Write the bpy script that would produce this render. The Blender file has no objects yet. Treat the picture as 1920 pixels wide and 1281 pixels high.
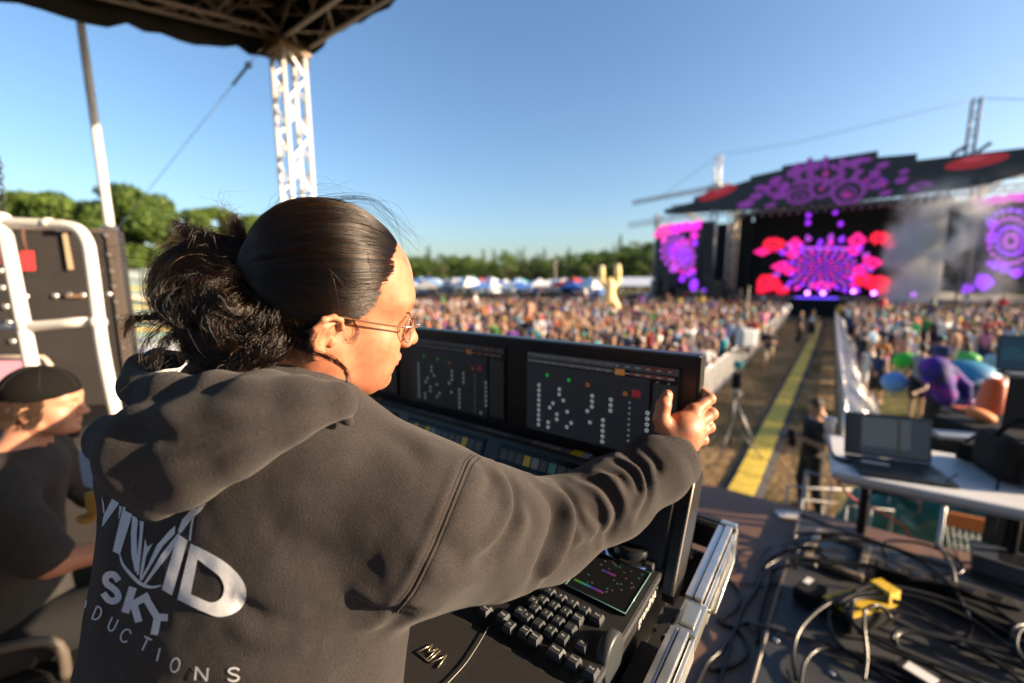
import bpy, bmesh, math, random
import numpy as np
from mathutils import Vector, Matrix, Euler
from mathutils.bvhtree import BVHTree
R_ = math.radians
random.seed(7); RNG = np.random.default_rng(11)
SC = bpy.context.scene
COL = SC.collection

# ------------------------------------------------------------------ camera
YAW, PITCH, FOC, CAMZ = R_(36.87), R_(8.2), 800.0, 3.6      # FOC in pixels of a 1920 wide frame
cam = bpy.data.cameras.new('camera'); camo = bpy.data.objects.new('camera', cam); COL.objects.link(camo)
camo.location = (0, 0, CAMZ); camo.rotation_euler = (math.pi/2 - PITCH, 0, YAW)
cam.sensor_width = 36.0; cam.lens = 36.0*FOC/1920.0
cam.clip_start = 0.02; cam.clip_end = 3000
cam.dof.use_dof = True; cam.dof.focus_distance = 0.56; cam.dof.aperture_fstop = 1.9
SC.camera = camo

# ------------------------------------------------------------------ sky, sun, exposure
SUN_AZ, SUN_EL = R_(25.0), R_(16.0)          # azimuth from +X towards +Y
SUN_DIR = Vector((math.cos(SUN_AZ)*math.cos(SUN_EL), math.sin(SUN_AZ)*math.cos(SUN_EL), math.sin(SUN_EL)))
W = bpy.data.worlds.new('World'); SC.world = W; W.use_nodes = True
nt = W.node_tree; bg = nt.nodes['Background']
sky = nt.nodes.new('ShaderNodeTexSky'); sky.sky_type = 'NISHITA'; sky.sun_disc = False
sky.sun_elevation = SUN_EL; sky.sun_rotation = math.pi/2 - SUN_AZ
sky.altitude = 0; sky.air_density = 1.0; sky.dust_density = 1.7; sky.ozone_density = 2.8
hs = nt.nodes.new('ShaderNodeHueSaturation'); hs.inputs['Saturation'].default_value = 1.06
nt.links.new(sky.outputs[0], hs.inputs['Color']); nt.links.new(hs.outputs[0], bg.inputs[0]); bg.inputs[1].default_value = 0.090
sl = bpy.data.lights.new('sun', 'SUN'); sl.energy = 5.0; sl.angle = R_(0.53); sl.color = (1.0, 0.75, 0.50)
so = bpy.data.objects.new('sun', sl); COL.objects.link(so)
so.rotation_euler = SUN_DIR.to_track_quat('Z', 'Y').to_euler(); so.location = (20, 8, 20)
SC.view_settings.view_transform = 'Standard'; SC.view_settings.look = 'None'
SC.view_settings.exposure = 1.5; SC.view_settings.gamma = 1.0; SC.view_settings.use_curve_mapping = False
SC.render.engine = 'CYCLES'
SC.cycles.use_denoising = True; SC.cycles.max_bounces = 8; SC.cycles.transparent_max_bounces = 16
SC.cycles.volume_bounces = 1; SC.cycles.volume_step_rate = 2.0; SC.cycles.volume_max_steps = 96
SC.cycles.caustics_reflective = False; SC.cycles.caustics_refractive = False
SC.cycles.sample_clamp_indirect = 6.0

# ------------------------------------------------------------------ measuring helpers: photograph pixel -> place in the world
FW = Vector((-math.sin(YAW)*math.cos(PITCH), math.cos(YAW)*math.cos(PITCH), -math.sin(PITCH)))
RT = Vector((math.cos(YAW), math.sin(YAW), 0)); UP = RT.cross(FW)
CAM = Vector((0, 0, CAMZ))
def ray(px, py): return RT*((px-960)/FOC) + UP*((640.5-py)/FOC) + FW
def at(px, py, d): return CAM + ray(px, py)*d            # d = depth in metres
def onz(px, py, z): r = ray(px, py); return CAM + r*((z-CAMZ)/r.z)
def ony(px, py, y): r = ray(px, py); return CAM + r*(y/r.y)
def onx(px, py, x): r = ray(px, py); return CAM + r*(x/r.x)
def pix(p):
    q = Vector(p)-CAM; d = q.dot(FW); return (960+FOC*q.dot(RT)/d, 640.5-FOC*q.dot(UP)/d, d)

# ------------------------------------------------------------------ materials
_M = {}
def mat(name, col, rough=0.6, metal=0.0, var=0.0, vscale=20.0, bump=0.0, bscale=200.0, emit=None, estr=1.0,
        spec=0.5, sub=0.0, subr=(1, .35, .2), trans=0.0, objcol=False, attr=None, coat=0.0, aniso=None, rvar=0.0, sheen=0.0, detail=4.0):
    if name in _M: return _M[name]
    m = bpy.data.materials.new(name); m.use_nodes = True; t = m.node_tree; b = t.nodes['Principled BSDF']
    c = (*col, 1)
    b.inputs['Base Color'].default_value = c; b.inputs['Roughness'].default_value = rough; b.inputs['Metallic'].default_value = metal
    b.inputs['Specular IOR Level'].default_value = spec
    if sub: b.inputs['Subsurface Weight'].default_value = sub; b.inputs['Subsurface Radius'].default_value = subr; b.inputs['Subsurface Scale'].default_value = 0.006
    if trans: b.inputs['Transmission Weight'].default_value = trans
    if coat: b.inputs['Coat Weight'].default_value = coat; b.inputs['Coat Roughness'].default_value = .15
    if sheen: b.inputs['Sheen Weight'].default_value = sheen; b.inputs['Sheen Roughness'].default_value = .5
    if emit: b.inputs['Emission Color'].default_value = (*emit, 1); b.inputs['Emission Strength'].default_value = estr
    tc = t.nodes.new('ShaderNodeTexCoord')
    src = None
    if objcol:
        oi = t.nodes.new('ShaderNodeObjectInfo'); src = oi.outputs['Color']
    if attr:
        an = t.nodes.new('ShaderNodeAttribute'); an.attribute_name = attr; src = an.outputs['Color']
    if var or rvar:
        n = t.nodes.new('ShaderNodeTexNoise'); n.inputs['Scale'].default_value = vscale; n.inputs['Detail'].default_value = detail; n.inputs['Roughness'].default_value = .6
        t.links.new(tc.outputs['Object'], n.inputs['Vector'])
        if var:
            mr = t.nodes.new('ShaderNodeMapRange'); mr.inputs[1].default_value = .25; mr.inputs[2].default_value = .75
            mr.inputs[3].default_value = 1-var; mr.inputs[4].default_value = 1+var; t.links.new(n.outputs['Fac'], mr.inputs[0])
            mx = t.nodes.new('ShaderNodeVectorMath'); mx.operation = 'SCALE'
            if src is not None: t.links.new(src, mx.inputs[0])
            else: mx.inputs[0].default_value = col
            t.links.new(mr.outputs[0], mx.inputs['Scale']); src = mx.outputs[0]
        if rvar:
            m2 = t.nodes.new('ShaderNodeMapRange'); m2.inputs[1].default_value = .3; m2.inputs[2].default_value = .7
            m2.inputs[3].default_value = max(.02, rough-rvar); m2.inputs[4].default_value = min(1, rough+rvar)
            t.links.new(n.outputs['Fac'], m2.inputs[0]); t.links.new(m2.outputs[0], b.inputs['Roughness'])
    if src is not None: t.links.new(src, b.inputs['Base Color'])
    if bump:
        n2 = t.nodes.new('ShaderNodeTexNoise'); n2.inputs['Scale'].default_value = bscale; n2.inputs['Detail'].default_value = 3
        t.links.new(tc.outputs['Object'], n2.inputs['Vector'])
        bp = t.nodes.new('ShaderNodeBump'); bp.inputs['Strength'].default_value = bump; bp.inputs['Distance'].default_value = .02 if bscale < 50 else .002
        t.links.new(n2.outputs['Fac'], bp.inputs['Height']); t.links.new(bp.outputs[0], b.inputs['Normal'])
    _M[name] = m; return m

# ------------------------------------------------------------------ things, parts
THINGS = {}
class Thing:
    """An Empty at the base of a thing; parts given in world (or local) coordinates hang on it."""
    def __init__(s, name, label, cat, loc=(0, 0, 0), rz=0.0, group=None, kind=None):
        s.o = bpy.data.objects.new(name, None); COL.objects.link(s.o); s.o.empty_display_size = .1
        s.o.location = loc; s.o.rotation_euler = (0, 0, rz)
        THINGS[s.o.name] = s
        s.M = Matrix.Translation(Vector(loc)) @ Matrix.Rotation(rz, 4, 'Z'); s.I = s.M.inverted()
        tag(s.o, label, cat, group, kind)
def tag(o, label=None, cat=None, group=None, kind=None):
    if label: o['label'] = label
    if cat: o['category'] = cat
    if group: o['group'] = group
    if kind: o['kind'] = kind
    return o
def link(name, me, m=None, parent=None, local=False):
    """mesh -> object; parent: Thing (vertices are world unless local) or a part object (vertices given in its thing's frame)"""
    if m is not None and not me.materials: me.materials.append(m)
    o = bpy.data.objects.new(name, me); COL.objects.link(o)
    if parent is not None:
        if isinstance(parent, Thing):
            o.parent = parent.o
            if not local: me.transform(parent.I)
        else:
            o.parent = parent; r = parent
            while r.parent: r = r.parent
            if not local and r.name in THINGS: me.transform(THINGS[r.name].I)
    return o
def copy_tree(o, parent=None, loc=None, rz=None, label=None, group=None, color=None, scale=None):
    c = o.copy(); COL.objects.link(c)
    if parent is not None: c.parent = parent
    if loc is not None: c.location = loc
    if rz is not None: c.rotation_euler = (0, 0, rz)
    if label: c['label'] = label
    if group: c['group'] = group
    if scale: c.scale = (scale,)*3 if not hasattr(scale, '__len__') else scale
    for ch in [k for k in o.children]: copy_tree(ch, c)
    return c

def frame(z, x=None):
    z = Vector(z).normalized(); a = Vector(x) if x is not None else (Vector((0, 0, 1)) if abs(z.z) < .9 else Vector((1, 0, 0)))
    xx = (a - z*a.dot(z)).normalized(); yy = z.cross(xx); return xx, yy, z

class MB:
    """collects simple shapes and links them as ONE mesh"""
    def __init__(s): s.v = []; s.f = []; s.c = []; s.col = None; s.sm = []
    def _add(s, vs, fs, smooth=False):
        k = len(s.v); s.v += [tuple(v) for v in vs]; s.f += [tuple(i+k for i in f) for f in fs]; s.sm += [smooth]*len(fs)
        s.c += [s.col or (1, 1, 1)]*len(vs); return s
    def box(s, c, size, rot=None, bev=0.0):
        c = Vector(c); h = Vector(size)/2
        if rot is None: rot = Matrix.Identity(3)
        elif not isinstance(rot, Matrix): rot = Matrix.Rotation(rot, 3, 'Z')
        if bev <= 0:
            vs = [c + rot @ Vector((sx*h.x, sy*h.y, sz*h.z)) for sx in (-1, 1) for sy in (-1, 1) for sz in (-1, 1)]
            return s._add(vs, [(0, 1, 3, 2), (4, 6, 7, 5), (0, 4, 5, 1), (2, 3, 7, 6), (0, 2, 6, 4), (1, 5, 7, 3)])
        bm = bmesh.new(); bmesh.ops.create_cube(bm, size=1.0)
        for v in bm.verts: v.co = Vector((v.co.x*size[0], v.co.y*size[1], v.co.z*size[2]))
        bmesh.ops.bevel(bm, geom=bm.edges[:], offset=min(bev, min(size)*.49), segments=2, profile=.6, affect='EDGES')
        bm.verts.ensure_lookup_table()
        vs = [c + rot @ v.co for v in bm.verts]; fs = [[v.index for v in f.verts] for f in bm.faces]; bm.free()
        return s._add(vs, fs)
    def cone(s, p0, p1, r0, r1=None, n=12, cap=True, smooth=True):
        if r1 is None: r1 = r0
        p0 = Vector(p0); p1 = Vector(p1); x, y, z = frame(p1-p0)
        vs = []
        for p, r in ((p0, r0), (p1, r1)):
            for i in range(n):
                a = 2*math.pi*i/n; vs.append(p + x*(r*math.cos(a)) + y*(r*math.sin(a)))
        s._add(vs, [(i, (i+1) % n, n+(i+1) % n, n+i) for i in range(n)], smooth)
        if cap: s._add(vs, [tuple(range(n-1, -1, -1)), tuple(range(n, 2*n))])
        return s
    def tube(s, pts, r, n=8, closed=False):
        pts = [Vector(p) for p in pts]; N = len(pts); vs = []; rr = r if hasattr(r, '__len__') else [r]*N
        prev = None
        for i, p in enumerate(pts):
            if closed: t = pts[(i+1) % N]-pts[i-1]
            else: t = pts[min(i+1, N-1)]-pts[max(i-1, 0)]
            if t.length < 1e-9: t = Vector((0, 0, 1))
            t.normalize()
            if prev is None: x, y, _ = frame(t)
            else:
                x = (prev - t*prev.dot(t)); x = x.normalized() if x.length > 1e-6 else frame(t)[0]; y = t.cross(x)
            prev = x
            for k in range(n):
                a = 2*math.pi*k/n; vs.append(p + (x*math.cos(a) + y*math.sin(a))*rr[i])
        fs = []
        for i in range(N if closed else N-1):
            j = (i+1) % N
            for k in range(n): fs.append((i*n+k, i*n+(k+1) % n, j*n+(k+1) % n, j*n+k))
        s._add(vs, fs, True)
        if not closed: s._add(vs, [tuple(range(n-1, -1, -1)), tuple(range((N-1)*n, N*n))])
        return s
    def ell(s, c, rad, rot=None, nu=14, nv=9):
        c = Vector(c); rad = rad if hasattr(rad, '__len__') else (rad,)*3; vs = []; fs = []
        rot = rot or Matrix.Identity(3)
        for j in range(nv+1):
            th = math.pi*j/nv
            for i in range(nu):
                ph = 2*math.pi*i/nu
                vs.append(c + rot @ Vector((rad[0]*math.sin(th)*math.cos(ph), rad[1]*math.sin(th)*math.sin(ph), rad[2]*math.cos(th))))
        for j in range(nv):
            for i in range(nu): fs.append((j*nu+i, (j+1)*nu+i, (j+1)*nu+(i+1) % nu, j*nu+(i+1) % nu))
        return s._add(vs, fs, True)
    def lathe(s, o, prof, n=20, axis=(0, 0, 1)):
        o = Vector(o); x, y, z = frame(axis); vs = []
        for r, h in prof:
            for i in range(n):
                a = 2*math.pi*i/n; vs.append(o + x*(r*math.cos(a)) + y*(r*math.sin(a)) + z*h)
        fs = [(j*n+i, j*n+(i+1) % n, (j+1)*n+(i+1) % n, (j+1)*n+i) for j in range(len(prof)-1) for i in range(n)]
        s._add(vs, fs, True); s._add(vs, [tuple(range(n-1, -1, -1)), tuple(range((len(prof)-1)*n, len(prof)*n))]); return s
    def prism(s, poly, d):
        """poly: list of 3-D points (planar), d: extrusion vector"""
        poly = [Vector(p) for p in poly]; d = Vector(d); n = len(poly); vs = poly + [p+d for p in poly]
        return s._add(vs, [tuple(range(n-1, -1, -1)), tuple(range(n, 2*n))] + [(i, (i+1) % n, n+(i+1) % n, n+i) for i in range(n)])
    def quad(s, *p): return s._add(p, [tuple(range(len(p)))])
    def mesh(s, name):
        me = bpy.data.meshes.new(name); me.from_pydata(s.v, [], s.f); me.polygons.foreach_set('use_smooth', s.sm); me.update()
        if s.col is not None:
            a = me.color_attributes.new('Col', 'FLOAT_COLOR', 'POINT')
            arr = np.ones((len(s.v), 4), np.float32); arr[:, :3] = np.array(s.c); a.data.foreach_set('color', arr.ravel())
        return me
    def build(s, name, m, parent=None, local=False):
        me = s.mesh(name)
        bm = bmesh.new(); bm.from_mesh(me); bmesh.ops.remove_doubles(bm, verts=bm.verts, dist=1e-6) if s.col is None else None
        bmesh.ops.recalc_face_normals(bm, faces=bm.faces); bm.to_mesh(me); bm.free()
        return link(name, me, m, parent, local)
def single(mb, name, m, label, cat, group=None, kind=None):
    """a thing that is one mesh, its origin at its base"""
    a = np.array(mb.v); lo = Vector((float((a[:, 0].min()+a[:, 0].max())/2), float((a[:, 1].min()+a[:, 1].max())/2), float(a[:, 2].min())))
    o = mb.build(name, m); o.data.transform(Matrix.Translation(-lo)); o.location = lo
    return tag(o, label, cat, group, kind)
def spline(pts, n=8, closed=False):
    """Catmull-Rom through the points"""
    P = [np.array(p, float) for p in pts]; out = []; N = len(P)
    for i in range(N if closed else N-1):
        g = (lambda k: P[k % N]) if closed else (lambda k: P[min(max(k, 0), N-1)])
        a, b, c, d = g(i-1), g(i), g(i+1), g(i+2)
        for k in range(n):
            t = k/n; out.append(.5*((2*b)+(c-a)*t+(2*a-5*b+4*c-d)*t*t+(3*b-a-3*c+d)*t**3))
    if not closed: out.append(P[-1])
    return out

# ------------------------------------------------------------------ signed distance modelling (bodies and cloth as one continuous surface)
def smin(a, b, k): h = np.clip(.5+.5*(b-a)/k, 0, 1); return b*(1-h)+a*h-k*h*(1-h)
def smax(a, b, k): return -smin(-a, -b, k)
def s_ell(p, c, r, M=None):
    q = p-np.array(c, np.float32)
    if M is not None: q = q @ np.array(M, np.float32)
    r = np.array(r, np.float32); k0 = np.linalg.norm(q/r, axis=1); k1 = np.linalg.norm(q/(r*r), axis=1)+1e-9
    return k0*(k0-1)/k1
def s_cap(p, a, b, ra, rb):
    a = np.array(a, np.float32); b = np.array(b, np.float32); ba = b-a; t = np.clip(((p-a)@ba)/max(float(ba@ba), 1e-12), 0, 1)
    return np.linalg.norm(p-a-t[:, None]*ba, axis=1)-(ra+(rb-ra)*t)
def s_chain(p, pts, rad, k=None):
    d = None
    for i in range(len(pts)-1):
        e = s_cap(p, pts[i], pts[i+1], rad[i], rad[i+1]); d = e if d is None else (np.minimum(d, e) if not k else smin(d, e, k))
    return d
def surface_nets(f, lo, hi, h):
    lo = np.array(lo, np.float32); hi = np.array(hi, np.float32); n = np.ceil((hi-lo)/h).astype(int)+1
    ax = [lo[i]+h*np.arange(n[i], dtype=np.float32) for i in range(3)]
    V = np.empty(n, np.float32); yz = np.stack(np.meshgrid(ax[1], ax[2], indexing='ij'), -1).reshape(-1, 2); st = max(1, int(300000/len(yz)))
    for i in range(0, n[0], st):
        xs = ax[0][i:i+st]; P = np.empty((len(xs), len(yz), 3), np.float32); P[:, :, 0] = xs[:, None]; P[:, :, 1:] = yz
        V[i:i+st] = f(P.reshape(-1, 3)).reshape(len(xs), n[1], n[2])
    I = V < 0; c = [(a, b, d) for a in (0, 1) for b in (0, 1) for d in (0, 1)]
    def sl_(A, o): return A[o[0]:n[0]-1+o[0], o[1]:n[1]-1+o[1], o[2]:n[2]-1+o[2]]
    cnt = sum(sl_(I, o).astype(np.int8) for o in c); cells = np.argwhere((cnt > 0) & (cnt < 8))
    acc = np.zeros((len(cells), 3), np.float32); num = np.zeros(len(cells), np.float32)
    for o in c:
        for axn in range(3):
            if o[axn]: continue
            o2 = list(o); o2[axn] = 1
            va = V[cells[:, 0]+o[0], cells[:, 1]+o[1], cells[:, 2]+o[2]]; vb = V[cells[:, 0]+o2[0], cells[:, 1]+o2[1], cells[:, 2]+o2[2]]
            m = (va < 0) != (vb < 0); t = np.where(m, va/np.where(m, va-vb, 1), 0)
            q = np.tile(np.array(o, np.float32), (len(cells), 1)); q[:, axn] += t; acc[m] += q[m]; num[m] += 1
    verts = lo+h*(cells+acc/num[:, None])
    idx = -np.ones(n-1, np.int64); idx[cells[:, 0], cells[:, 1], cells[:, 2]] = np.arange(len(cells)); F = []
    for axn in range(3):
        u, w = (axn+1) % 3, (axn+2) % 3; sa = [slice(None)]*3; sb = [slice(None)]*3; sa[axn] = slice(0, n[axn]-1); sb[axn] = slice(1, n[axn])
        A, B = I[tuple(sa)], I[tuple(sb)]; e = np.argwhere(A != B); e = e[(e[:, u] > 0) & (e[:, w] > 0) & (e[:, u] < n[u]-1) & (e[:, w] < n[w]-1)]
        ins = A[e[:, 0], e[:, 1], e[:, 2]]
        def g(du, dw): q = e.copy(); q[:, u] += du; q[:, w] += dw; return idx[q[:, 0], q[:, 1], q[:, 2]]
        Q = np.stack([g(-1, -1), g(0, -1), g(0, 0), g(-1, 0)], 1); Q[~ins] = Q[~ins][:, ::-1]; F.append(Q)
    return verts, np.concatenate(F)
def np_mesh(name, verts, faces, smooth=True):
    me = bpy.data.meshes.new(name); me.from_pydata(verts.tolist(), [], faces.tolist())
    me.polygons.foreach_set('use_smooth', [smooth]*len(me.polygons)); me.update(); return me
def mesh_normals(verts, faces):
    a = verts[faces[:, 2]]-verts[faces[:, 0]]; b = verts[faces[:, 3]]-verts[faces[:, 1]]; fn = np.cross(a, b); N = np.zeros_like(verts)
    for k in range(4): np.add.at(N, faces[:, k], fn)
    return N/(np.linalg.norm(N, axis=1, keepdims=True)+1e-12)
def relax(verts, faces, it=2, w=.5):
    E = np.concatenate([faces[:, [k, (k+1) % 4]] for k in range(4)]); deg = np.zeros(len(verts)); np.add.at(deg, E[:, 0], 1); np.add.at(deg, E[:, 1], 1)
    for _ in range(it):
        S = np.zeros_like(verts); np.add.at(S, E[:, 0], verts[E[:, 1]]); np.add.at(S, E[:, 1], verts[E[:, 0]]); verts = verts*(1-w)+w*S/deg[:, None]
    return verts
def vnoise(p, scale, seed=0):
    """smooth value noise, numpy"""
    q = p*scale+seed*17.3; i = np.floor(q).astype(np.int64); f = q-i; f = f*f*(3-2*f); r = 0
    def hsh(a): n = (a[:, 0]*73856093) ^ (a[:, 1]*19349663) ^ (a[:, 2]*83492791) ^ (seed*7919); n = (n*(n*n*15731+789221)+1376312589) & 0x7fffffff; return n/0x3fffffff-1.0
    for dx in (0, 1):
        for dy in (0, 1):
            for dz in (0, 1):
                w = (f[:, 0] if dx else 1-f[:, 0])*(f[:, 1] if dy else 1-f[:, 1])*(f[:, 2] if dz else 1-f[:, 2]); r = r+w*hsh(i+np.array([dx, dy, dz]))
    return r
# ================================================================== ground, walkway, deck
def ground_mat(name, c1, c2, c3, s1, s2):
    m = bpy.data.materials.new(name); m.use_nodes = True; t = m.node_tree; b = t.nodes['Principled BSDF']; b.inputs['Roughness'].default_value = .95; b.inputs['Specular IOR Level'].default_value = .1
    tc = t.nodes.new('ShaderNodeTexCoord'); last = None
    n1 = t.nodes.new('ShaderNodeTexNoise'); n1.inputs['Scale'].default_value = s1; n1.inputs['Detail'].default_value = 8; n1.inputs['Roughness'].default_value = .65
    n2 = t.nodes.new('ShaderNodeTexNoise'); n2.inputs['Scale'].default_value = s2; n2.inputs['Detail'].default_value = 5
    mp = t.nodes.new('ShaderNodeMapping'); mp.inputs['Scale'].default_value = (1, .45, 1); t.links.new(tc.outputs['Object'], mp.inputs[0])
    for n in (n1, n2): t.links.new(mp.outputs[0], n.inputs['Vector'])
    r = t.nodes.new('ShaderNodeValToRGB'); e = r.color_ramp.elements; e[0].position = .36; e[0].color = (*c1, 1); e[1].position = .66; e[1].color = (*c2, 1); k = e.new(.5); k.color = (*c3, 1)
    t.links.new(n1.outputs['Fac'], r.inputs[0])
    mr = t.nodes.new('ShaderNodeMapRange'); mr.inputs[1].default_value = .3; mr.inputs[2].default_value = .7; mr.inputs[3].default_value = .6; mr.inputs[4].default_value = 1.35; t.links.new(n2.outputs['Fac'], mr.inputs[0])
    s = t.nodes.new('ShaderNodeVectorMath'); s.operation = 'SCALE'; t.links.new(r.outputs[0], s.inputs[0]); t.links.new(mr.outputs[0], s.inputs['Scale']); t.links.new(s.outputs[0], b.inputs['Base Color'])
    bp = t.nodes.new('ShaderNodeBump'); bp.inputs['Strength'].default_value = .9; bp.inputs['Distance'].default_value = .05; t.links.new(n2.outputs['Fac'], bp.inputs['Height']); t.links.new(bp.outputs[0], b.inputs['Normal']); return m
M_GROUND = ground_mat('dry_grass', (.07, .075, .024), (.22, .165, .08), (.12, .11, .042), .35, 6)
M_PATH = ground_mat('trampled_path', (.070, .065, .024), (.27, .18, .09), (.19, .125, .06), .9, 9)
g = MB(); n = 48; rings = [0, 20, 60, 200, 700, 2400]
vs = [(0, 0, 0)]; fs = []
for r in rings[1:]: vs += [(r*math.cos(2*math.pi*i/n), r*math.sin(2*math.pi*i/n), 0) for i in range(n)]
fs += [(0, 1+i, 1+(i+1) % n) for i in range(n)]
for k in range(len(rings)-2): fs += [(1+k*n+i, 1+(k+1)*n+i, 1+(k+1)*n+(i+1) % n, 1+k*n+(i+1) % n) for i in range(n)]
g._add(vs, fs); tag(g.build('ground', M_GROUND), kind='structure')
p = MB()
for i in range(22): y0 = 3.7+i*2.05; p.quad((-2.75, y0, .004), (.35, y0, .004), (.35, y0+2.05, .004), (-2.75, y0+2.05, .004))
tag(p.build('path', M_PATH), kind='structure')
DZ = 1.97
M_DECK = mat('brown_ply', (.150, .080, .050), .55, var=.22, vscale=3.5, bump=.2, bscale=120, detail=8, rvar=.15)
M_STEEL = mat('galvanised_steel', (.45, .45, .45), .4, .9, var=.15, vscale=30)
M_BLK = mat('black_matt', (.012, .012, .013), .75, spec=.2); M_BLKG = mat('black_gloss', (.012, .012, .014), .28)
dk = Thing('platform', 'brown plywood mixing platform the desk and tables stand on', 'platform', (-.9, .2, 0))
proto = None
for ix in range(6):
    for iy in range(3):
        x0 = -6.6+ix*2.44; y0 = 3.55-(iy+1)*2.2
        if proto is None:
            proto = MB().box((0, 0, -.02), (2.434, 2.194, .04), bev=.004).build('deck_panel', M_DECK, dk, True)
            o = proto
        else: o = proto.copy(); COL.objects.link(o)
        o.location = Vector((x0+1.22, y0+1.1, DZ)) - Vector((-.9, .2, 0))
fr = MB()
for iy in range(4): fr.box((.7, 3.50-iy*2.18, DZ-.115), (14.5, .06, .14))
fr.build('frame_beam', M_BLK, dk)
for x in (-6.4, -3.4, -.4, 2.6, 5.4, 7.8):
    for y in (3.45, .2, -2.9): MB().cone((x, y, 0), (x, y, DZ-.19), .03, n=8).build('leg', M_STEEL, dk)
# yellow cable ramps along the walkway
M_YEL = mat('yellow_plastic', (.64, .47, .055), .6, var=.22, vscale=7, detail=8); M_RUB = mat('black_rubber', (.022, .022, .023), .75, var=.3, vscale=8)
ORD = ['first', 'second', 'third', 'fourth', 'fifth', 'sixth', 'seventh', 'eighth', 'ninth', 'tenth', 'eleventh', 'twelfth']
def ramp_curve(y): return -.98+.13*math.sin((y-6)/15)+.0045*max(0, y-16)
rp = None; N = 44
for i in range(N):
    y = 4.3+i*.94; x = ramp_curve(y); a = -math.atan((ramp_curve(y+.4)-ramp_curve(y-.4))/.8)
    if rp is None:
        T = Thing('cable_ramp', 'yellow lidded cable ramp, nearest the deck on the walkway', 'cable ramp', (x, y, .004), a, 'yellow cable ramps down the walkway'); rp = T.o
        b = MB().prism([(-.32, -.455, 0), (.32, -.455, 0), (.20, -.455, .055), (-.20, -.455, .055)], (0, .91, 0)); b.build('base', M_RUB, T, True)
        l = MB().box((0, 0, .062), (.385, .90, .012), bev=.004)
        for k in (-.3, 0, .3): l.box((0, k, .0695), (.30, .05, .004))
        l.build('lid', M_YEL, T, True)
    else: copy_tree(rp, loc=(x, y, .004), rz=a+random.uniform(-.02, .02), label=f'yellow lidded cable ramp, {ORD[i]} from the deck along the walkway' if i < len(ORD) else 'yellow lidded cable ramp in the far part of the row down the walkway')
for k, (px, py) in enumerate(((1480, 577), (1512, 578), (1570, 577))):
    q = onz(px, py+13, 0); copy_tree(rp, loc=(-2.4+k*1.15, 45.4, .004), rz=math.pi/2, label='yellow cable ramp lying across the far end of the walkway', group='yellow cable ramps across the walkway end')
# ------------------------------------------------------------------ barricades either side of the walkway
M_ALU = mat('aluminium', (.72, .72, .72), .38, .85, var=.08, vscale=40); M_MESHW = mat('pale_grey_scrim', (.30, .30, .30), .7, var=.10, vscale=3)
M_SCRIM2 = mat('grey_scrim', (.42, .44, .47), .7, var=.10, vscale=3)
def see_through(m, f):
    t = m.node_tree; o = t.nodes['Material Output']; b = t.nodes['Principled BSDF']; a = t.nodes.new('ShaderNodeBsdfTransparent'); x = t.nodes.new('ShaderNodeMixShader'); x.inputs[0].default_value = f
    t.links.new(b.outputs[0], x.inputs[1]); t.links.new(a.outputs[0], x.inputs[2]); t.links.new(x.outputs[0], o.inputs[0])
see_through(M_SCRIM2, .5); see_through(M_MESHW, .3)
def barricade(facing, m):
    T = Thing('crowd_barrier', '', 'barrier'); f = facing
    pn = MB().box((0, 0, .62), (.012, 1.16, .92)); pn.build('panel', m, T, True)
    t = MB().tube([(0, -.58, .05), (0, -.58, 1.08), (0, .58, 1.08), (0, .58, .05)], .022, 6); t.build('frame', M_ALU, T, True)
    s = MB()
    for k in (-.36, -.12, .12, .36): s.box((f*.014, k, .62), (.012, .018, .92))
    s.build('rib', mat('dull_rib', (.40, .40, .40), .7, .2), T, True)
    MB().box((-f*.45, 0, .02), (.9, 1.16, .02)).build('foot_plate', M_ALU, T, True)
    for k in (-.5, .5): MB().cone((0, k, .95), (-f*.82, k, .04), .018, n=6).build('brace', M_ALU, T, True)
    return T.o
for side, lab, grp, m in ((1, 'pale scrim covered crowd barrier on the left of the walkway', 'crowd barriers left of the walkway', M_MESHW), (-1, 'grey shaded crowd barrier on the right of the walkway', 'crowd barriers right of the walkway', M_SCRIM2)):
    p0 = barricade(side, m); tag(p0, lab, 'barrier', grp); first = True
    for i in range(29):
        y = 11.3+i*1.2; x = -2.75-.012*(y-14) if side == 1 else .38-.004*(y-14)
        if first: p0.location = (x, y, 0); first = False; p0['label'] = lab.replace('crowd barrier', 'crowd barrier, nearest of the row,')
        else: copy_tree(p0, loc=(x, y, 0), rz=random.uniform(-.012, .012), label=lab.replace('crowd barrier', f'crowd barrier, {ORD[i]} from the near end,').replace('scrim covered ', '').replace(' shaded', '') if i < 10 else lab.replace('crowd barrier', 'crowd barrier far along the row').replace('scrim covered ', ''))
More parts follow.
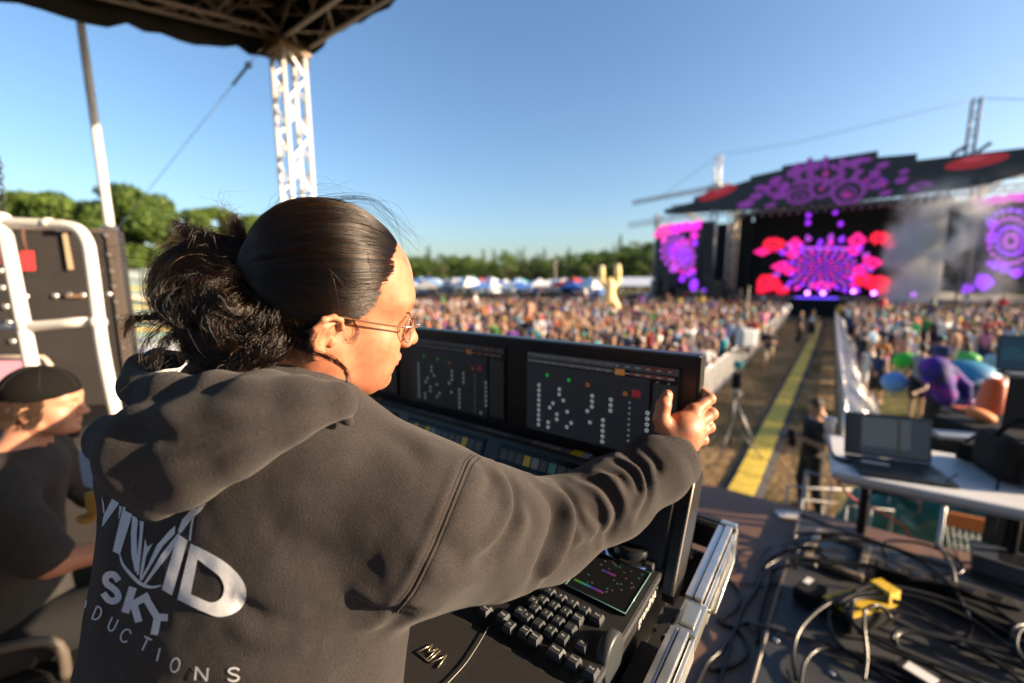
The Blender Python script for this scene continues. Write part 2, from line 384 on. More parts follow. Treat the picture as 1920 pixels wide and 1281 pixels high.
# ================================================================== trees
M_BARK = mat('bark', (.10, .075, .05), .9, var=.3, vscale=5)
def leaf_mat(name, c):
    m = bpy.data.materials.new(name); m.use_nodes = True; t = m.node_tree; b = t.nodes['Principled BSDF']; b.inputs['Roughness'].default_value = .6; b.inputs['Specular IOR Level'].default_value = .25
    oi = t.nodes.new('ShaderNodeObjectInfo'); ge = t.nodes.new('ShaderNodeNewGeometry'); ad = t.nodes.new('ShaderNodeMath'); ad.inputs[1].default_value = .5
    t.links.new(oi.outputs['Random'], ad.inputs[0]); mm = t.nodes.new('ShaderNodeMath'); mm.operation = 'MULTIPLY_ADD'; mm.inputs[1].default_value = .6
    t.links.new(ge.outputs['Random Per Island'], mm.inputs[0]); sc = t.nodes.new('ShaderNodeMath'); sc.operation = 'MULTIPLY'; sc.inputs[1].default_value = .5; t.links.new(oi.outputs['Random'], sc.inputs[0]); t.links.new(sc.outputs[0], mm.inputs[2])
    r = t.nodes.new('ShaderNodeValToRGB'); r.color_ramp.elements[0].color = (c[0]*.6, c[1]*.65, c[2]*.7, 1); r.color_ramp.elements[1].color = (c[0]*1.5, c[1]*1.35, c[2]*1.1, 1)
    t.links.new(mm.outputs[0], r.inputs[0]); t.links.new(r.outputs[0], b.inputs['Base Color'])
    tr = t.nodes.new('ShaderNodeBsdfTranslucent'); t.links.new(r.outputs[0], tr.inputs[0]); mx = t.nodes.new('ShaderNodeMixShader'); mx.inputs[0].default_value = .35
    t.links.new(b.outputs[0], mx.inputs[1]); t.links.new(tr.outputs[0], mx.inputs[2]); t.links.new(mx.outputs[0], t.nodes['Material Output'].inputs[0]); return m
M_LEAF = leaf_mat('broad_leaf', (.088, .150, .034)); M_NEED = leaf_mat('needle', (.055, .095, .032))
def crown_mesh(name, clumps, leaves, size, seed):
    """clumps: (centre, radii); leaf clusters as bent quads spread mostly in the shells of the clumps"""
    g = np.random.default_rng(seed); w = np.array([c[1][0]*c[1][1]+c[1][1]*c[1][2] for c in clumps]); w = w/w.sum(); V, F = [], []
    ci = g.choice(len(clumps), leaves, p=w); C = np.array([c[0] for c in clumps])[ci]; Rr = np.array([c[1] for c in clumps])[ci]
    d = g.normal(size=(leaves, 3)); d /= np.linalg.norm(d, axis=1, keepdims=True); rad = g.random(leaves)**.35
    P = C+d*Rr*rad[:, None]; nrm = d+g.normal(0, .7, (leaves, 3)); nrm /= np.linalg.norm(nrm, axis=1, keepdims=True)
    a = np.cross(nrm, g.normal(size=(leaves, 3))); a /= np.linalg.norm(a, axis=1, keepdims=True); b = np.cross(nrm, a); s = size*g.uniform(.5, 1.3, (leaves, 1))
    Q = np.stack([P-a*s, P-b*s*.6+nrm*s*.15, P+a*s, P+b*s*.6-nrm*s*.1], 1).reshape(-1, 3)
    return np_mesh(name, Q, np.arange(leaves*4).reshape(-1, 4), False)
def make_tree(name, label, h, seed, kind, leaves, group):
    g = np.random.default_rng(seed); T = Thing(name, label, 'tree', (0, 0, 0), 0, group); t = MB()
    t.tube([(0, 0, -.2), (.02*h*g.normal(), .02*h*g.normal(), h*.3), (.03*h*g.normal(), .03*h*g.normal(), h*.62), (.03*h*g.normal(), 0, h*.85)], [h*.026, h*.02, h*.012, h*.005], 8)
    cl = []
    if kind == 'broad':
        for k in range(15):
            a = g.uniform(0, 6.28); zz = g.uniform(.34, .92); r = (.27*math.sin(min(1, (zz-.2)*1.25)*math.pi)**.7+.05)*g.uniform(.45, 1.05)*h
            c = (math.cos(a)*r, math.sin(a)*r, zz*h); cl.append((c, (h*g.uniform(.09, .16), h*g.uniform(.09, .16), h*g.uniform(.055, .10))))
            t.tube([(0, 0, h*max(.25, zz-.25)), (c[0]*.55, c[1]*.55, c[2]-.06*h), c], [h*.009, h*.006, h*.002], 5)
        sz = h*.020
    else:
        for k in range(12):
            zz = .18+.8*k/11; r = .17*h*(1-zz)**.8+.02*h
            for q in range(3): a = g.uniform(0, 6.28); cl.append(((math.cos(a)*r*.5, math.sin(a)*r*.5, zz*h), (r*g.uniform(.6, 1), r*g.uniform(.6, 1), h*.04)))
        sz = h*.017
    t.build('trunk', M_BARK, T, True)
    link('crown', crown_mesh('crown', cl, leaves, sz, seed+1), M_LEAF if kind == 'broad' else M_NEED, T, True)
    return T.o
TREES = [make_tree('tree', 'broad green tree in the wood behind the tents', 11, 31+i, 'broad', 1700, 'trees in the wood behind the tents') for i in range(3)]
TREES += [make_tree('pine_tree', 'narrow dark conifer in the wood behind the tents', 12.5, 41+i, 'pine', 1300, 'conifers in the wood behind the tents') for i in range(2)]
used = [False]*5; rt = random.Random(3)
for row, (d0, n0) in enumerate(((150, 46), (172, 44))):
    for i in range(n0):
        px = 690+i*(1290-690)/n0+rt.uniform(-6, 6)+row*7; r = ray(px, 525); d = d0+rt.uniform(-9, 12); p = CAM+r*d
        k = rt.choice((0, 1, 2, 0, 1, 3, 4)); s = (1.08+.42*max(0, (px-1060)/180)+rt.uniform(-.14, .14))*(1.12 if row else .98)*d/160
        if not used[k]: TREES[k].location = (p.x, p.y, 0); TREES[k].scale = (s,)*3; used[k] = True
        else: copy_tree(TREES[k], loc=(p.x, p.y, 0), rz=rt.uniform(0, 6.28), scale=(s*1.15, s*1.15, s))
# the taller trees on the left
BT = [make_tree('tree', 'tall spreading tree beyond the black road case', 9, 61+i, 'broad', 7500, 'tall trees beyond the black road case') for i in range(2)]
for i, (px, top, d) in enumerate(((95, 392, 40), (150, 384, 46), (215, 374, 42), (268, 380, 44), (312, 392, 47), (350, 440, 52), (428, 408, 60), (470, 418, 64), (20, 440, 52), (395, 452, 66))):
    r = ray(px, 525); p = CAM+r*d; zt = at(px, top, d).z; s = zt/7.9
    if i < 2: o = BT[i]; o['label'] = ('tall spreading tree left of the slim pole above the road case', 'tall spreading tree directly behind the slim pole')[i]; o.location = (p.x, p.y, 0); o.scale = (s*.95, s*.95, s); o.rotation_euler.z = i*2.1
    else: copy_tree(BT[i % 2], loc=(p.x, p.y, 0), rz=rt.uniform(0, 6.28), scale=(s*.95, s*.95, s), label={2: 'tall spreading tree right beside the slim pole', 3: 'tall spreading tree second right of the slim pole', 4: 'tall spreading tree third right of the slim pole', 5: 'bushy tree just left of the bun\'s upright wisps', 6: 'bushy tree showing between bun and head', 7: 'small bushy tree nearest the truss tower', 8: 'low tree at the far left behind the chain', 9: 'small far tree behind the upright wisps of hair'}[i], group='trees behind the bun' if px > 360 else None)
# ================================================================== camp: tents, canopies and vans on the far field
PAL = {'white': (.78, .78, .76), 'blue': (.035, .12, .42), 'pale blue': (.30, .48, .66), 'grey': (.30, .31, .33), 'navy': (.02, .035, .10), 'red': (.45, .05, .04), 'teal': (.04, .30, .34)}
M_FAB = mat('tent_fabric', (.8, .8, .8), .7, objcol=True, var=.06, vscale=2); M_DK = mat('dark_glass', (.02, .025, .03), .15); M_PAINT = mat('van_paint', (.8, .8, .8), .3, objcol=True)
def canopy():
    T = Thing('pop_up_canopy', '', 'canopy')
    f = MB(); h = 1.55; e = 2.15; c = [(-h, -h, e), (h, -h, e), (h, h, e), (-h, h, e)]
    for i in range(4): f.quad(c[i], c[(i+1) % 4], (0, 0, 3.15))
    for i in range(4): a, b = c[i], c[(i+1) % 4]; f.quad(a, (a[0], a[1], e-.3), (b[0], b[1], e-.3), b)
    f.build('roof', M_FAB, T, True)
    for q in c: MB().cone((q[0]*.97, q[1]*.97, 0), (q[0]*.97, q[1]*.97, e-.02), .03, n=5).build('leg', M_STEEL, T, True)
    return T.o
def dome():
    T = Thing('dome_tent', '', 'tent'); f = MB(); n = 10; vs = []; fs = []
    for j in range(6):
        th = j/5*math.pi/2
        for i in range(n): a = 2*math.pi*i/n; rr = 1.6*math.cos(th)**.75*(1-.06*(i % 2)); vs.append((rr*math.cos(a), rr*.85*math.sin(a), 1.55*math.sin(th)**.9))
    for j in range(5): fs += [(j*n+i, j*n+(i+1) % n, (j+1)*n+(i+1) % n, (j+1)*n+i) for i in range(n)]
    f._add(vs, fs, True); f.build('fly_sheet', M_FAB, T, True)
    MB().prism([(-.45, -1.36, .05), (.45, -1.36, .05), (0, -.98, 1.1)], (0, -.03, .01)).build('door', M_DK, T, True)
    for s in (-1, 1): MB().tube([(s*1.5, -1.0, 0), (s*.75, -.5, 1.25), (-s*.75, .5, 1.25), (-s*1.5, 1.0, 0)], .03, 5).build('pole', M_STEEL, T, True)
    return T.o
def van():
    T = Thing('parked_van', '', 'van'); b = MB()
    b.prism([(-2.4, -.9, .35), (2.4, -.9, .35), (2.4, -.9, .95), (1.9, -.9, 1.1), (1.2, -.9, 1.85), (-2.3, -.9, 1.95), (-2.4, -.9, 1.0)], (0, 1.8, 0)); b.build('body', M_PAINT, T, True)
    for y in (-.91, .91): MB().prism([(-2.1, y, 1.15), (1.5, y, 1.15), (1.1, y, 1.7), (-2.1, y, 1.75)], (0, .012*(1 if y > 0 else -1), 0)).build('window_or_glint', M_DK, T, True)
    MB().prism([(1.93, -.8, 1.14), (1.93, .8, 1.14), (1.28, .75, 1.8), (1.28, -.75, 1.8)], (.02, 0, .02)).build('windscreen', M_DK, T, True)
    for x in (-1.5, 1.5):
        for y in (-.85, .85): MB().cone((x, y-.1, .34), (x, y+.1, .34), .34, n=12).build('wheel', M_RUB, T, True)
    return T.o
PROT = {'canopy': canopy(), 'dome tent': dome(), 'van': van()}; first = {k: True for k in PROT}
place = {'canopy': 'pop-up canopy', 'dome tent': 'dome tent', 'van': 'parked van'}
for i in range(200):
    px = rt.uniform(705, 1122); t_ = rt.random(); d = 76+t_*52; r = ray(px, 525); p = CAM+r*d
    kd = rt.choices(['canopy', 'dome tent', 'van'], [5, 3, 2.2])[0]
    cn = rt.choices(list(PAL), [9, 5, 3, 2.5, 1.5, .8, .7])[0] if kd != 'van' else rt.choice(['white', 'white', 'grey', 'navy', 'pale blue'])
    lab = f'{cn} {place[kd]} in the camp below the wood'; grp = f'{cn} {place[kd]}s in the camp'
    if first[kd]: o = PROT[kd]; o.location = (p.x, p.y, 0); o.rotation_euler.z = rt.uniform(0, 6.28); first[kd] = False; tag(o, lab, None, grp)
    else: o = copy_tree(PROT[kd], loc=(p.x, p.y, 0), rz=rt.uniform(0, 6.28), label=lab, group=grp, scale=rt.uniform(1.0, 1.4))
    for c in o.children: c.color = (*PAL[cn], 1)
# dark fence in front of the camp
fa = onz(690, 574, 0); fb = onz(1098, 571, 0); n = 26; pf = None
F = Thing('fence', 'long low dark fence between the crowd and the camp', 'fence', tuple((fa+fb)/2), math.atan2((fb-fa).y, (fb-fa).x)); L = (fb-fa).length
pm = MB().box((0, 0, .95), (L/n-.04, .05, 1.75)).mesh('panel')
for i in range(n):
    o = link('panel', pm, mat('black_scrim', (.018, .02, .022), .85), F, True); o.location = ((i+.5)/n*L-L/2, 0, 0)
tm = MB().cone((0, 0, 0), (0, 0, 2.0), .04, n=6).mesh('post')
for i in range(n+1): o = link('post', tm, M_STEEL, F, True); o.location = (i/n*L-L/2, .06, 0)
# lamp post, marquee, golden figure
q = CAM+ray(1041, 525)*120
T = Thing('utility_pole', 'thin pale pole rising from the camp in front of the wood', 'pole', (q.x, q.y, 0)); MB().cone((0, 0, 0), (0, 0, 9.4), .22, .14, 8).build('shaft', mat('weathered_wood', (.36, .30, .24), .8), T, True); MB().box((0, 0, 8.9), (1.5, .16, .16)).build('cross_arm', M_STEEL, T, True)
q = CAM+ray(1192, 525)*92
T = Thing('marquee', 'white marquee roof beside the black speaker stack left of the stage', 'marquee', (q.x, q.y, 0), R_(10))
MB().prism([(-4.2, -5, 2.3), (-4.2, 5, 2.3), (-4.2, 5, 2.5), (0, 5, 4.3) if False else (-4.2, 0, 4.2), (-4.2, -5, 2.5)], (8.4, 0, 0)).build('roof', mat('white_pvc', (.78, .79, .80), .5), T, True)
for x in (-4, 0, 4):
    for y in (-4.8, 4.8): MB().cone((x, y, 0), (x, y, 2.4), .07, n=6).build('leg', M_STEEL, T, True)
q = CAM+ray(1143, 525)*32
T = Thing('inflatable_figure', 'tall golden inflatable figure with raised arms above the crowd', 'inflatable', (q.x, q.y, 0), YAW)
def fig(p):
    d = s_cap(p, (0, 0, 3.2), (.1, 0, 4.6), .62, .55)
    d = smin(d, s_ell(p, (.05, 0, 5.05), (.42, .4, .5)), .2)
    d = smin(d, s_chain(p, [(-.4, 0, 4.5), (-.85, 0, 5.0), (-.9, 0, 6.2)], [.3, .3, .36]), .15); d = smin(d, s_chain(p, [(.5, 0, 4.5), (.95, 0, 5.1), (.85, 0, 6.3)], [.3, .3, .38]), .15)
    d = smin(d, s_chain(p, [(-.25, 0, 3.2), (-.8, 0, 2.2), (-.75, 0, .5)], [.45, .38, .36]), .2); d = smin(d, s_chain(p, [(.35, 0, 3.2), (1.0, 0, 2.0), (1.35, 0, .4)], [.45, .4, .42]), .2); return d
v, f = surface_nets(fig, (-1.8, -1, -.1), (2.2, 1, 7.2), .16); T.o.scale = (.69,)*3; link('body', np_mesh('body', v, f), mat('gold_vinyl', (.92, .66, .26), .4, var=.15, vscale=1.2), T, True)
for x, z in ((-.9, 6.55), (.85, 6.7)): MB().ell((x, 0, z), (.3, .3, .25)).build('hand', mat('pale_vinyl', (.8, .68, .4), .4), T, True)
for x in (-.75, 1.35): MB().ell((x, -.1, .35), (.5, .55, .38)).build('foot', mat('white_vinyl', (.8, .78, .7), .4), T, True)
# ================================================================== the festival stage
SY = 52.0
M_STG = mat('stage_black', (.016, .016, .018), .6); M_LED = mat('led_panel', (.022, .024, .027), .45); M_CLOTH = mat('black_drape', (.006, .006, .007), .95)
M_TR = mat('truss_alu', (.55, .54, .52), .4, .8)
def pixel_mat(name, s):
    m = bpy.data.materials.new(name); m.use_nodes = True; t = m.node_tree; b = t.nodes['Principled BSDF']; b.inputs['Base Color'].default_value = (.02, .02, .02, 1); b.inputs['Roughness'].default_value = .5
    a = t.nodes.new('ShaderNodeAttribute'); a.attribute_name = 'Col'; t.links.new(a.outputs['Color'], b.inputs['Emission Color']); b.inputs['Emission Strength'].default_value = s; return m
M_PIX = pixel_mat('led_pixels', .62); M_PIXD = pixel_mat('led_pixels_dim', .16)
stage = Thing('festival_stage', 'big black outdoor stage with stepped screen roof showing purple and red patterns', 'stage', (-1, SY, 0))
b = MB().box((-1.2, SY+6.5, .95), (40, 13, 1.9)); b.build('stage_deck', M_STG, stage)
MB().box((-1.2, SY-.06, 1.82), (40, .1, .2)).build('deck_edge', mat('grey_edge', (.16, .16, .17), .5), stage)
sk = MB()
for i in range(40): sk.box((-20.7+i, SY-.04+(.03 if i % 2 else 0), .85), (.98, .03, 1.68))
sk.build('skirt', M_CLOTH, stage)
HDR = [(-16.7, 11.3), (-16.7, 11.75), (-13.5, 12.3), (-13.5, 12.8), (-8, 13.95), (-8, 14.25), (-5.24, 14.55), (-5.24, 14.9), (2.1, 15.1), (2.1, 14.55), (4.74, 14.4), (4.74, 13.85), (12, 13.8), (17, 12.9), (17, 12.0), (11.1, 11.8), (9.2, 11.3), (4.6, 11.0), (-3.4, 10.76), (-9.5, 10.95)]
MB().prism([(x, SY, z) for x, z in HDR], (0, .5, 0)).build('header_screen', M_LED, stage)
# seams between the header's cabinets
class Art:
    def __init__(s, y): s.m = MB(); s.m.col = (1, 1, 1); s.y = y; s.k = 0
    def disc(s, x, z, rx, rz, col, ang=0, hole=0, n=20, wob=0, lobes=0):
        s.m.col = col; s.k += 1; y = s.y-.004*(s.k % 12)-.004; ca, sa = math.cos(ang), math.sin(ang); vs = []
        for i in range(n):
            a = 2*math.pi*i/n; w = 1+wob*math.cos(lobes*a); u, v = rx*w*math.cos(a), rz*w*math.sin(a); vs.append((x+u*ca-v*sa, y, z+u*sa+v*ca))
        if hole:
            for i in range(n): a = 2*math.pi*i/n; u, v = rx*hole*math.cos(a), rz*hole*math.sin(a); vs.append((x+u*ca-v*sa, y, z+u*sa+v*ca))
            s.m._add(vs, [(i, (i+1) % n, n+(i+1) % n, n+i) for i in range(n)])
        else: s.m._add(vs, [tuple(range(n))])
    def pxdisc(s, px, py, rx, ry, col, **k):
        c = ony(px, py, s.y); d = ony(px+rx, py, s.y); e = ony(px, py-ry, s.y); s.disc(c.x, c.z, (d-c).x, (e-c).z, col, **k)
PUR = (.36, .05, .55); MAG = (.75, .02, .55); RED = (.9, .01, .03); VIO = (.30, .03, .95); PINK = (.85, .05, .35)
A = Art(SY); D = tuple(c*.9 for c in PUR)
A.pxdisc(1345, 362, 38, 10, (.55, .01, .02), ang=.25); A.pxdisc(1352, 358, 14, 4, (.75, .05, .1), ang=.25)
A.pxdisc(1830, 303, 62, 12, (.55, .02, .03), ang=.1); A.pxdisc(1825, 298, 24, 5, (.8, .08, .12))
A.pxdisc(1540, 354, 25, 18, D, hole=.70, wob=.06, lobes=12); A.pxdisc(1540, 354, 5, 4, MAG); A.pxdisc(1590, 360, 34, 24, D, hole=.74, wob=.06, lobes=14); A.pxdisc(1588, 366, 8, 6, MAG); A.pxdisc(1500, 367, 28, 16, D, hole=.70, wob=.06, lobes=12); A.pxdisc(1590, 362, 16, 11, D, hole=.7); A.pxdisc(1500, 369, 12, 7, D, hole=.6)
for a in range(12):
    t = a/12*6.283; A.pxdisc(1548+30*math.cos(t), 325+14*math.sin(t), 8, 5, D, ang=t); A.pxdisc(1548+62*math.cos(t), 322+22*math.sin(t), 9, 5, PUR, ang=t)
A.pxdisc(1548, 326, 6, 5, MAG)
for cx_, cy_, R0 in ((1640, 342, 24), (1452, 356, 22)):
    for k in range(2):
        rr = R0*(.55+.3*k); n_ = 9+4*k
        for i in range(n_):
            t = i/n_*6.283; x, y = cx_+rr*math.cos(t), cy_+rr*.55*math.sin(t)
            top = 341-(x-1406)*.17 if x < 1647 else 302-(x-1647)*-.06
            if top+4 < y < 392-(x-1500)*.12-6 and 1400 < x < 1735: A.pxdisc(x, y, 3.4, 2.4, (PUR, VIO, MAG)[(i+k) % 3], ang=t)
for px, py, rx, ry in ((1398, 383, 20, 9), (1418, 368, 16, 8), (1424, 352, 12, 6), (1455, 338, 16, 8), (1462, 368, 18, 7), (1473, 350, 10, 12), (1500, 342, 20, 5), (1490, 325, 20, 8), (1445, 385, 14, 5), (1515, 314, 40, 7), (1600, 305, 36, 8), (1640, 325, 14, 8), (1655, 310, 16, 7), (1650, 345, 20, 8), (1690, 338, 16, 8), (1695, 322, 12, 6), (1725, 350, 28, 10), (1660, 362, 16, 6), (1625, 300, 14, 5)): A.pxdisc(px, py, rx*.80, ry*.78, PUR, ang=.2, wob=.12, lobes=5)
A.pxdisc(1728, 350, 12, 4, (.05, .02, .06)); A.pxdisc(1402, 382, 8, 3, (.05, .02, .06))
A.m.build('header_artwork', M_PIXD, stage)['kind'] = 'stuff'
# side screens
def side_screen(px0, px1, pyt, pyb, y):
    a = ony(px0, (pyt[0]+pyb[0])/2, y); c = ony(px1, (pyt[1]+pyb[1])/2, y); zt = ony(px0, pyt[0], y).z; zb = ony(px0, pyb[0], y).z
    MB().box(((a.x+c.x)/2, y+.2, (zt+zb)/2), (abs(c.x-a.x), .38, zt-zb)).build('side_screen', M_LED, stage)
side_screen(1228, 1311, (427, 417), (545, 545), SY); side_screen(1806, 1990, (378, 365), (548, 548), SY)
A = Art(SY); rs = random.Random(9)
for i in range(17): A.pxdisc(1240+i*4.6, 432-i*.6+rs.uniform(-3, 3), 7, 8, MAG if i > 4 else PINK)
for k, (cx, cy) in enumerate(((1265, 470), (1285, 482))):
    for rr, n, col in ((10, 8, VIO), (20, 11, PUR), (30, 14, MAG if k else PUR)):
        for i in range(n):
            t = i/n*6.283; x, y = cx+rr*math.cos(t)*.8, cy+rr*math.sin(t)
            if 1240 < x < 1306 and y < 520: A.pxdisc(x, y, 4, 3.6, col, ang=t)
for px, py, rx, ry, c in ((1302, 442, 7, 7, MAG), (1303, 456, 5, 6, VIO), (1290, 515, 5, 5, VIO), (1279, 523, 6, 6, VIO), (1301, 534, 8, 12, VIO), (1322, 541, 7, 6, VIO), (1262, 505, 7, 8, PUR), (1298, 510, 6, 6, VIO), (1245, 447, 6, 8, PINK), (1232, 440, 6, 7, PINK)): A.pxdisc(px, py, rx, ry, c)
for i in range(26): A.pxdisc(1832+i*5, 380-i*.6+rs.uniform(-3, 3), 8, 7, (.5, .05, .45))
for rr, n, col in ((12, 9, PUR), (26, 14, VIO), (42, 20, PUR), (58, 24, VIO)):
    for i in range(n):
        t = i/n*6.283; x, y = 1895+rr*math.cos(t), 452+rr*math.sin(t)
        if 1848 < x < 1975 and 385 < y < 525: A.pxdisc(x, y, 5.5, 4.5, col, ang=t, wob=.25, lobes=3)
for px, py, rx, ry in ((1812, 541, 14, 9), (1846, 530, 18, 15), (1905, 512, 12, 9), (1868, 498, 12, 8), (1885, 500, 8, 7), (1838, 520, 8, 6), (1858, 445, 8, 14), (1862, 420, 12, 9)): A.pxdisc(px, py, rx, ry, VIO, wob=.1, lobes=4)
A.m.build('side_artwork', M_PIX, stage)['kind'] = 'stuff'
# central screen, set back
CY = SY+5.0
a = ony(1402, 560, CY); c = ony(1706, 560, CY); zt = ony(1550, 383, CY).z
MB().box(((a.x+c.x)/2, CY+.25, (zt+1.9)/2), (c.x-a.x, .4, zt-1.9)).build('centre_screen', M_CLOTH, stage)
A = Art(CY)
for px, py, rx, ry, ang, h in ((1450, 458, 26, 12, -.15, .35), (1652, 446, 28, 11, .25, .35), (1440, 530, 26, 16, .2, .28), (1646, 531, 29, 15, -.1, .3), (1466, 543, 16, 8, .1, 0), (1620, 525, 22, 12, -.3, 0), (1428, 543, 13, 7, 0, 0), (1655, 547, 16, 6, 0, 0)): 
    for q in range(8):
        t = q/8*6.283; A.pxdisc(px+rx*.56*math.cos(t), py+ry*.56*math.sin(t+ang*.5), rx*.40, ry*.34, RED if q % 2 else (.8, .005, .05), ang=-t*.6, wob=.12, lobes=3)
    if h: A.pxdisc(px, py, rx*.40, ry*.34, (.05, .0, .004)); A.pxdisc(px, py, rx*.2, ry*.16, (.7, .01, .1))
for px, py, rx, ry in ((1430, 472, 15, 7), (1674, 461, 14, 6), (1490, 458, 14, 11), (1607, 451, 16, 13), (1486, 476, 12, 9), (1602, 470, 12, 8), (1463, 500, 16, 8), (1637, 493, 18, 9), (1610, 506, 12, 8), (1478, 507, 12, 8), (1627, 486, 9, 6), (1540, 536, 20, 8), (1600, 520, 8, 8)): A.pxdisc(px, py, rx, ry, (.85, .01, .22), wob=.15, lobes=4, hole=.3 if rx > 15 else 0)
for rr, n in ((7, 6), (15, 10), (24, 14), (34, 16), (45, 20), (57, 22), (70, 24), (84, 26)):
    for i in range(n):
        col = ((VIO, PUR), (MAG, VIO), (PUR, MAG))[(rr//9) % 3][i % 2]
        if rr > 62 and i % 3 == 0: continue
        t = i/n*6.283+rr*.13; x, y = 1543+rr*1.05*math.cos(t), 503+rr*.70*math.sin(t)
        if y < 546: A.pxdisc(x, y, 2.0+rr*.062, 1.5+rr*.036, col, ang=-t, wob=.18, lobes=3, hole=.3 if rr > 40 and i % 2 else 0)
for i in range(14): A.pxdisc(1502+i*6.2, 466, 3.2, 3.5, PUR)
for px, py in ((1516, 404), (1566, 398), (1515, 418), (1576, 420)): A.pxdisc(px, py, 5, 5, (.32, .02, .8)); 
A.m.build('centre_artwork', M_PIX, stage)['kind'] = 'stuff'
for k, (px, py) in enumerate(((1514, 550), (1543, 550), (1600, 547), (1638, 550), (1712, 552), (1384, 547))):
    p = ony(px, py, SY+.4); MB().box((p.x, SY+.4, 2.1), (.4, .3, .35), bev=.05).cone((p.x, SY+.3, p.z), (p.x, SY+.14, p.z+.02), .2, .24, 12).build('floor_light', M_STG, stage)
    MB().ell((p.x, SY+.13, p.z+.02), (.19, .04, .19)).build('lens', mat('violet_lamp', (.1, .1, .1), .4, emit=(.55, .12, 1.0), estr=4 if k < 2 else 1.6), stage)
p = ony(1530, 557, SY-.1); MB().box((p.x, SY-.12, 1.86), (3.4, .05, .14)).build('edge_light', mat('blue_glow', (.05, .05, .1), .5, emit=(.12, .04, .9), estr=.9), stage)
# drapes and wings
for px0, px1 in ((1368, 1404), (1700, 1770)):
    a = ony(px0, 500, SY+3); c = ony(px1, 500, SY+3); MB().box(((a.x+c.x)/2, SY+3, 6.4), (c.x-a.x, .3, 9)).build('wing_drape', M_CLOTH, stage)
MB().box((-1.2, SY+12.5, 6.6), (36, .3, 9.0)).build('back_drape', M_CLOTH, stage)
def lattice(p0, p1, w, r=.035, n=None, name='truss', m=M_TR, T=stage, seg=6):
    p0 = Vector(p0); p1 = Vector(p1); x, y, z = frame(p1-p0); L = (p1-p0).length; n = n or max(2, int(L/(w*1.2))); b = MB()
    cs = [(x*sx+y*sy)*w/2 for sx, sy in ((-1, -1), (1, -1), (1, 1), (-1, 1))]
    for c in cs: b.cone(p0+c, p1+c, r, n=seg)
    for i in range(n):
        a0 = z*(L*i/n); a1 = z*(L*(i+1)/n)
        for k in range(4):
            u, v = (cs[k], cs[(k+1) % 4]) if i % 2 else (cs[(k+1) % 4], cs[k]); b.cone(p0+u+a0, p0+v+a1, r*.55, n=max(4, seg-2), cap=False)
    return b.build(name, m, T)
for X, Y in ((-11.2, SY-.3), (-9.6, SY+1), (6.9, SY+1), (8.6, SY-.3), (-17.5, SY+.6), (16, SY+.6)): lattice((X, Y, 1.9), (X, Y, 11.2), .6, .05, name='tower')
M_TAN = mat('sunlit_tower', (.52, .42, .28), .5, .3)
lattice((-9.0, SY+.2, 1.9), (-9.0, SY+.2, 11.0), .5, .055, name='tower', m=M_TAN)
lattice((-21, SY+1, 13.1), (-10, SY+1, 13.9), .35, .05, name='roof_beam'); lattice((-21.5, SY+1, 10.4), (-16, SY+1, 10.8), .5, .03, name='roof_beam'); lattice((-17.7, SY+.3, 9.9), (-17.7, SY+.3, 11.4), .3, .05, name='hanger')
for z in (11.35, 12.4): lattice((-17, SY+3.5, z), (16, SY+3.5, z), .5, .045, name='roof_beam')
for x in range(-15, 16, 5): lattice((x, SY+1.0, 11.8), (x, SY+12, 11.2), .45, .045, name='rafter')
# loudspeaker columns hung beside the screens
for px in (1324, 1787):
    p = ony(px, 480, SY-.6)
    for k in range(13): MB().box((p.x+.02*k, SY-.6+.012*k*k*.3, 9.6-k*.56), (1.25, .8, .53), bev=.03).build('loudspeaker', M_STG, stage)
    MB().box((p.x, SY-.6, 9.95), (1.1, .5, .16)).build('rigging_bar', M_STEEL, stage)
for k, px in enumerate(range(1396, 1770, 17)):
    p = ony(px, 389-(px-1396)*.075, SY+.7); b = MB().box((p.x, SY+.7, 10.72), (.42, .36, .3), bev=.06).cone((p.x, SY+.7, 10.6), (p.x, SY+.55, 10.2), .16, .2, 10); b.build('spotlight', mat('fixture_grey', (.10, .10, .11), .4), stage)
for k in range(6):
    p = ony(1655+k*8, 384+k*1.5, SY+2.5); MB().cone((p.x, SY+2.5, p.z), (p.x, SY+2.3, p.z-.05), .12, n=10).build('lamp', mat('warm_fixture', (.5, .38, .25), .4), stage)
# masts with their stays, small gear on the roof
for X, Y, z0, z1, m in ((-11.2, SY+.3, 13.0, 17.0, M_TR), (7.95, SY+.3, 13.6, 18.2, mat('dark_mast', (.14, .15, .17), .5))): lattice((X, Y, z0), (X, Y, z1), .5, .06, name='mast', m=m)
st = MB()
for a, c in (((-11.2, SY+.3, 17.0), (-18, SY+1, 13.2)), ((-11.2, SY+.3, 17), (-4, SY+.3, 17.0)), ((-4, SY+.3, 17), (7.95, SY+.3, 18.2)), ((7.95, SY+.3, 18.2), (16, SY+.3, 16))): st.cone(a, c, .028, n=5)
st.build('stay_wire', M_STEEL, stage)
for px, py, ang in ((1797, 283, .6), (1845, 277, .7)): p = ony(px, py, SY+.2); MB().box((p.x, SY+.2, p.z), (.9, .4, .25), Matrix.Rotation(-ang, 3, 'Y')).build('roof_fixture', M_STG, stage)
p = ony(1340, 352, SY+.2); MB().ell((p.x, SY+.2, p.z), (.9, .4, .4)).build('canvas_bundle', mat('pale_canvas', (.6, .57, .5), .8), stage)
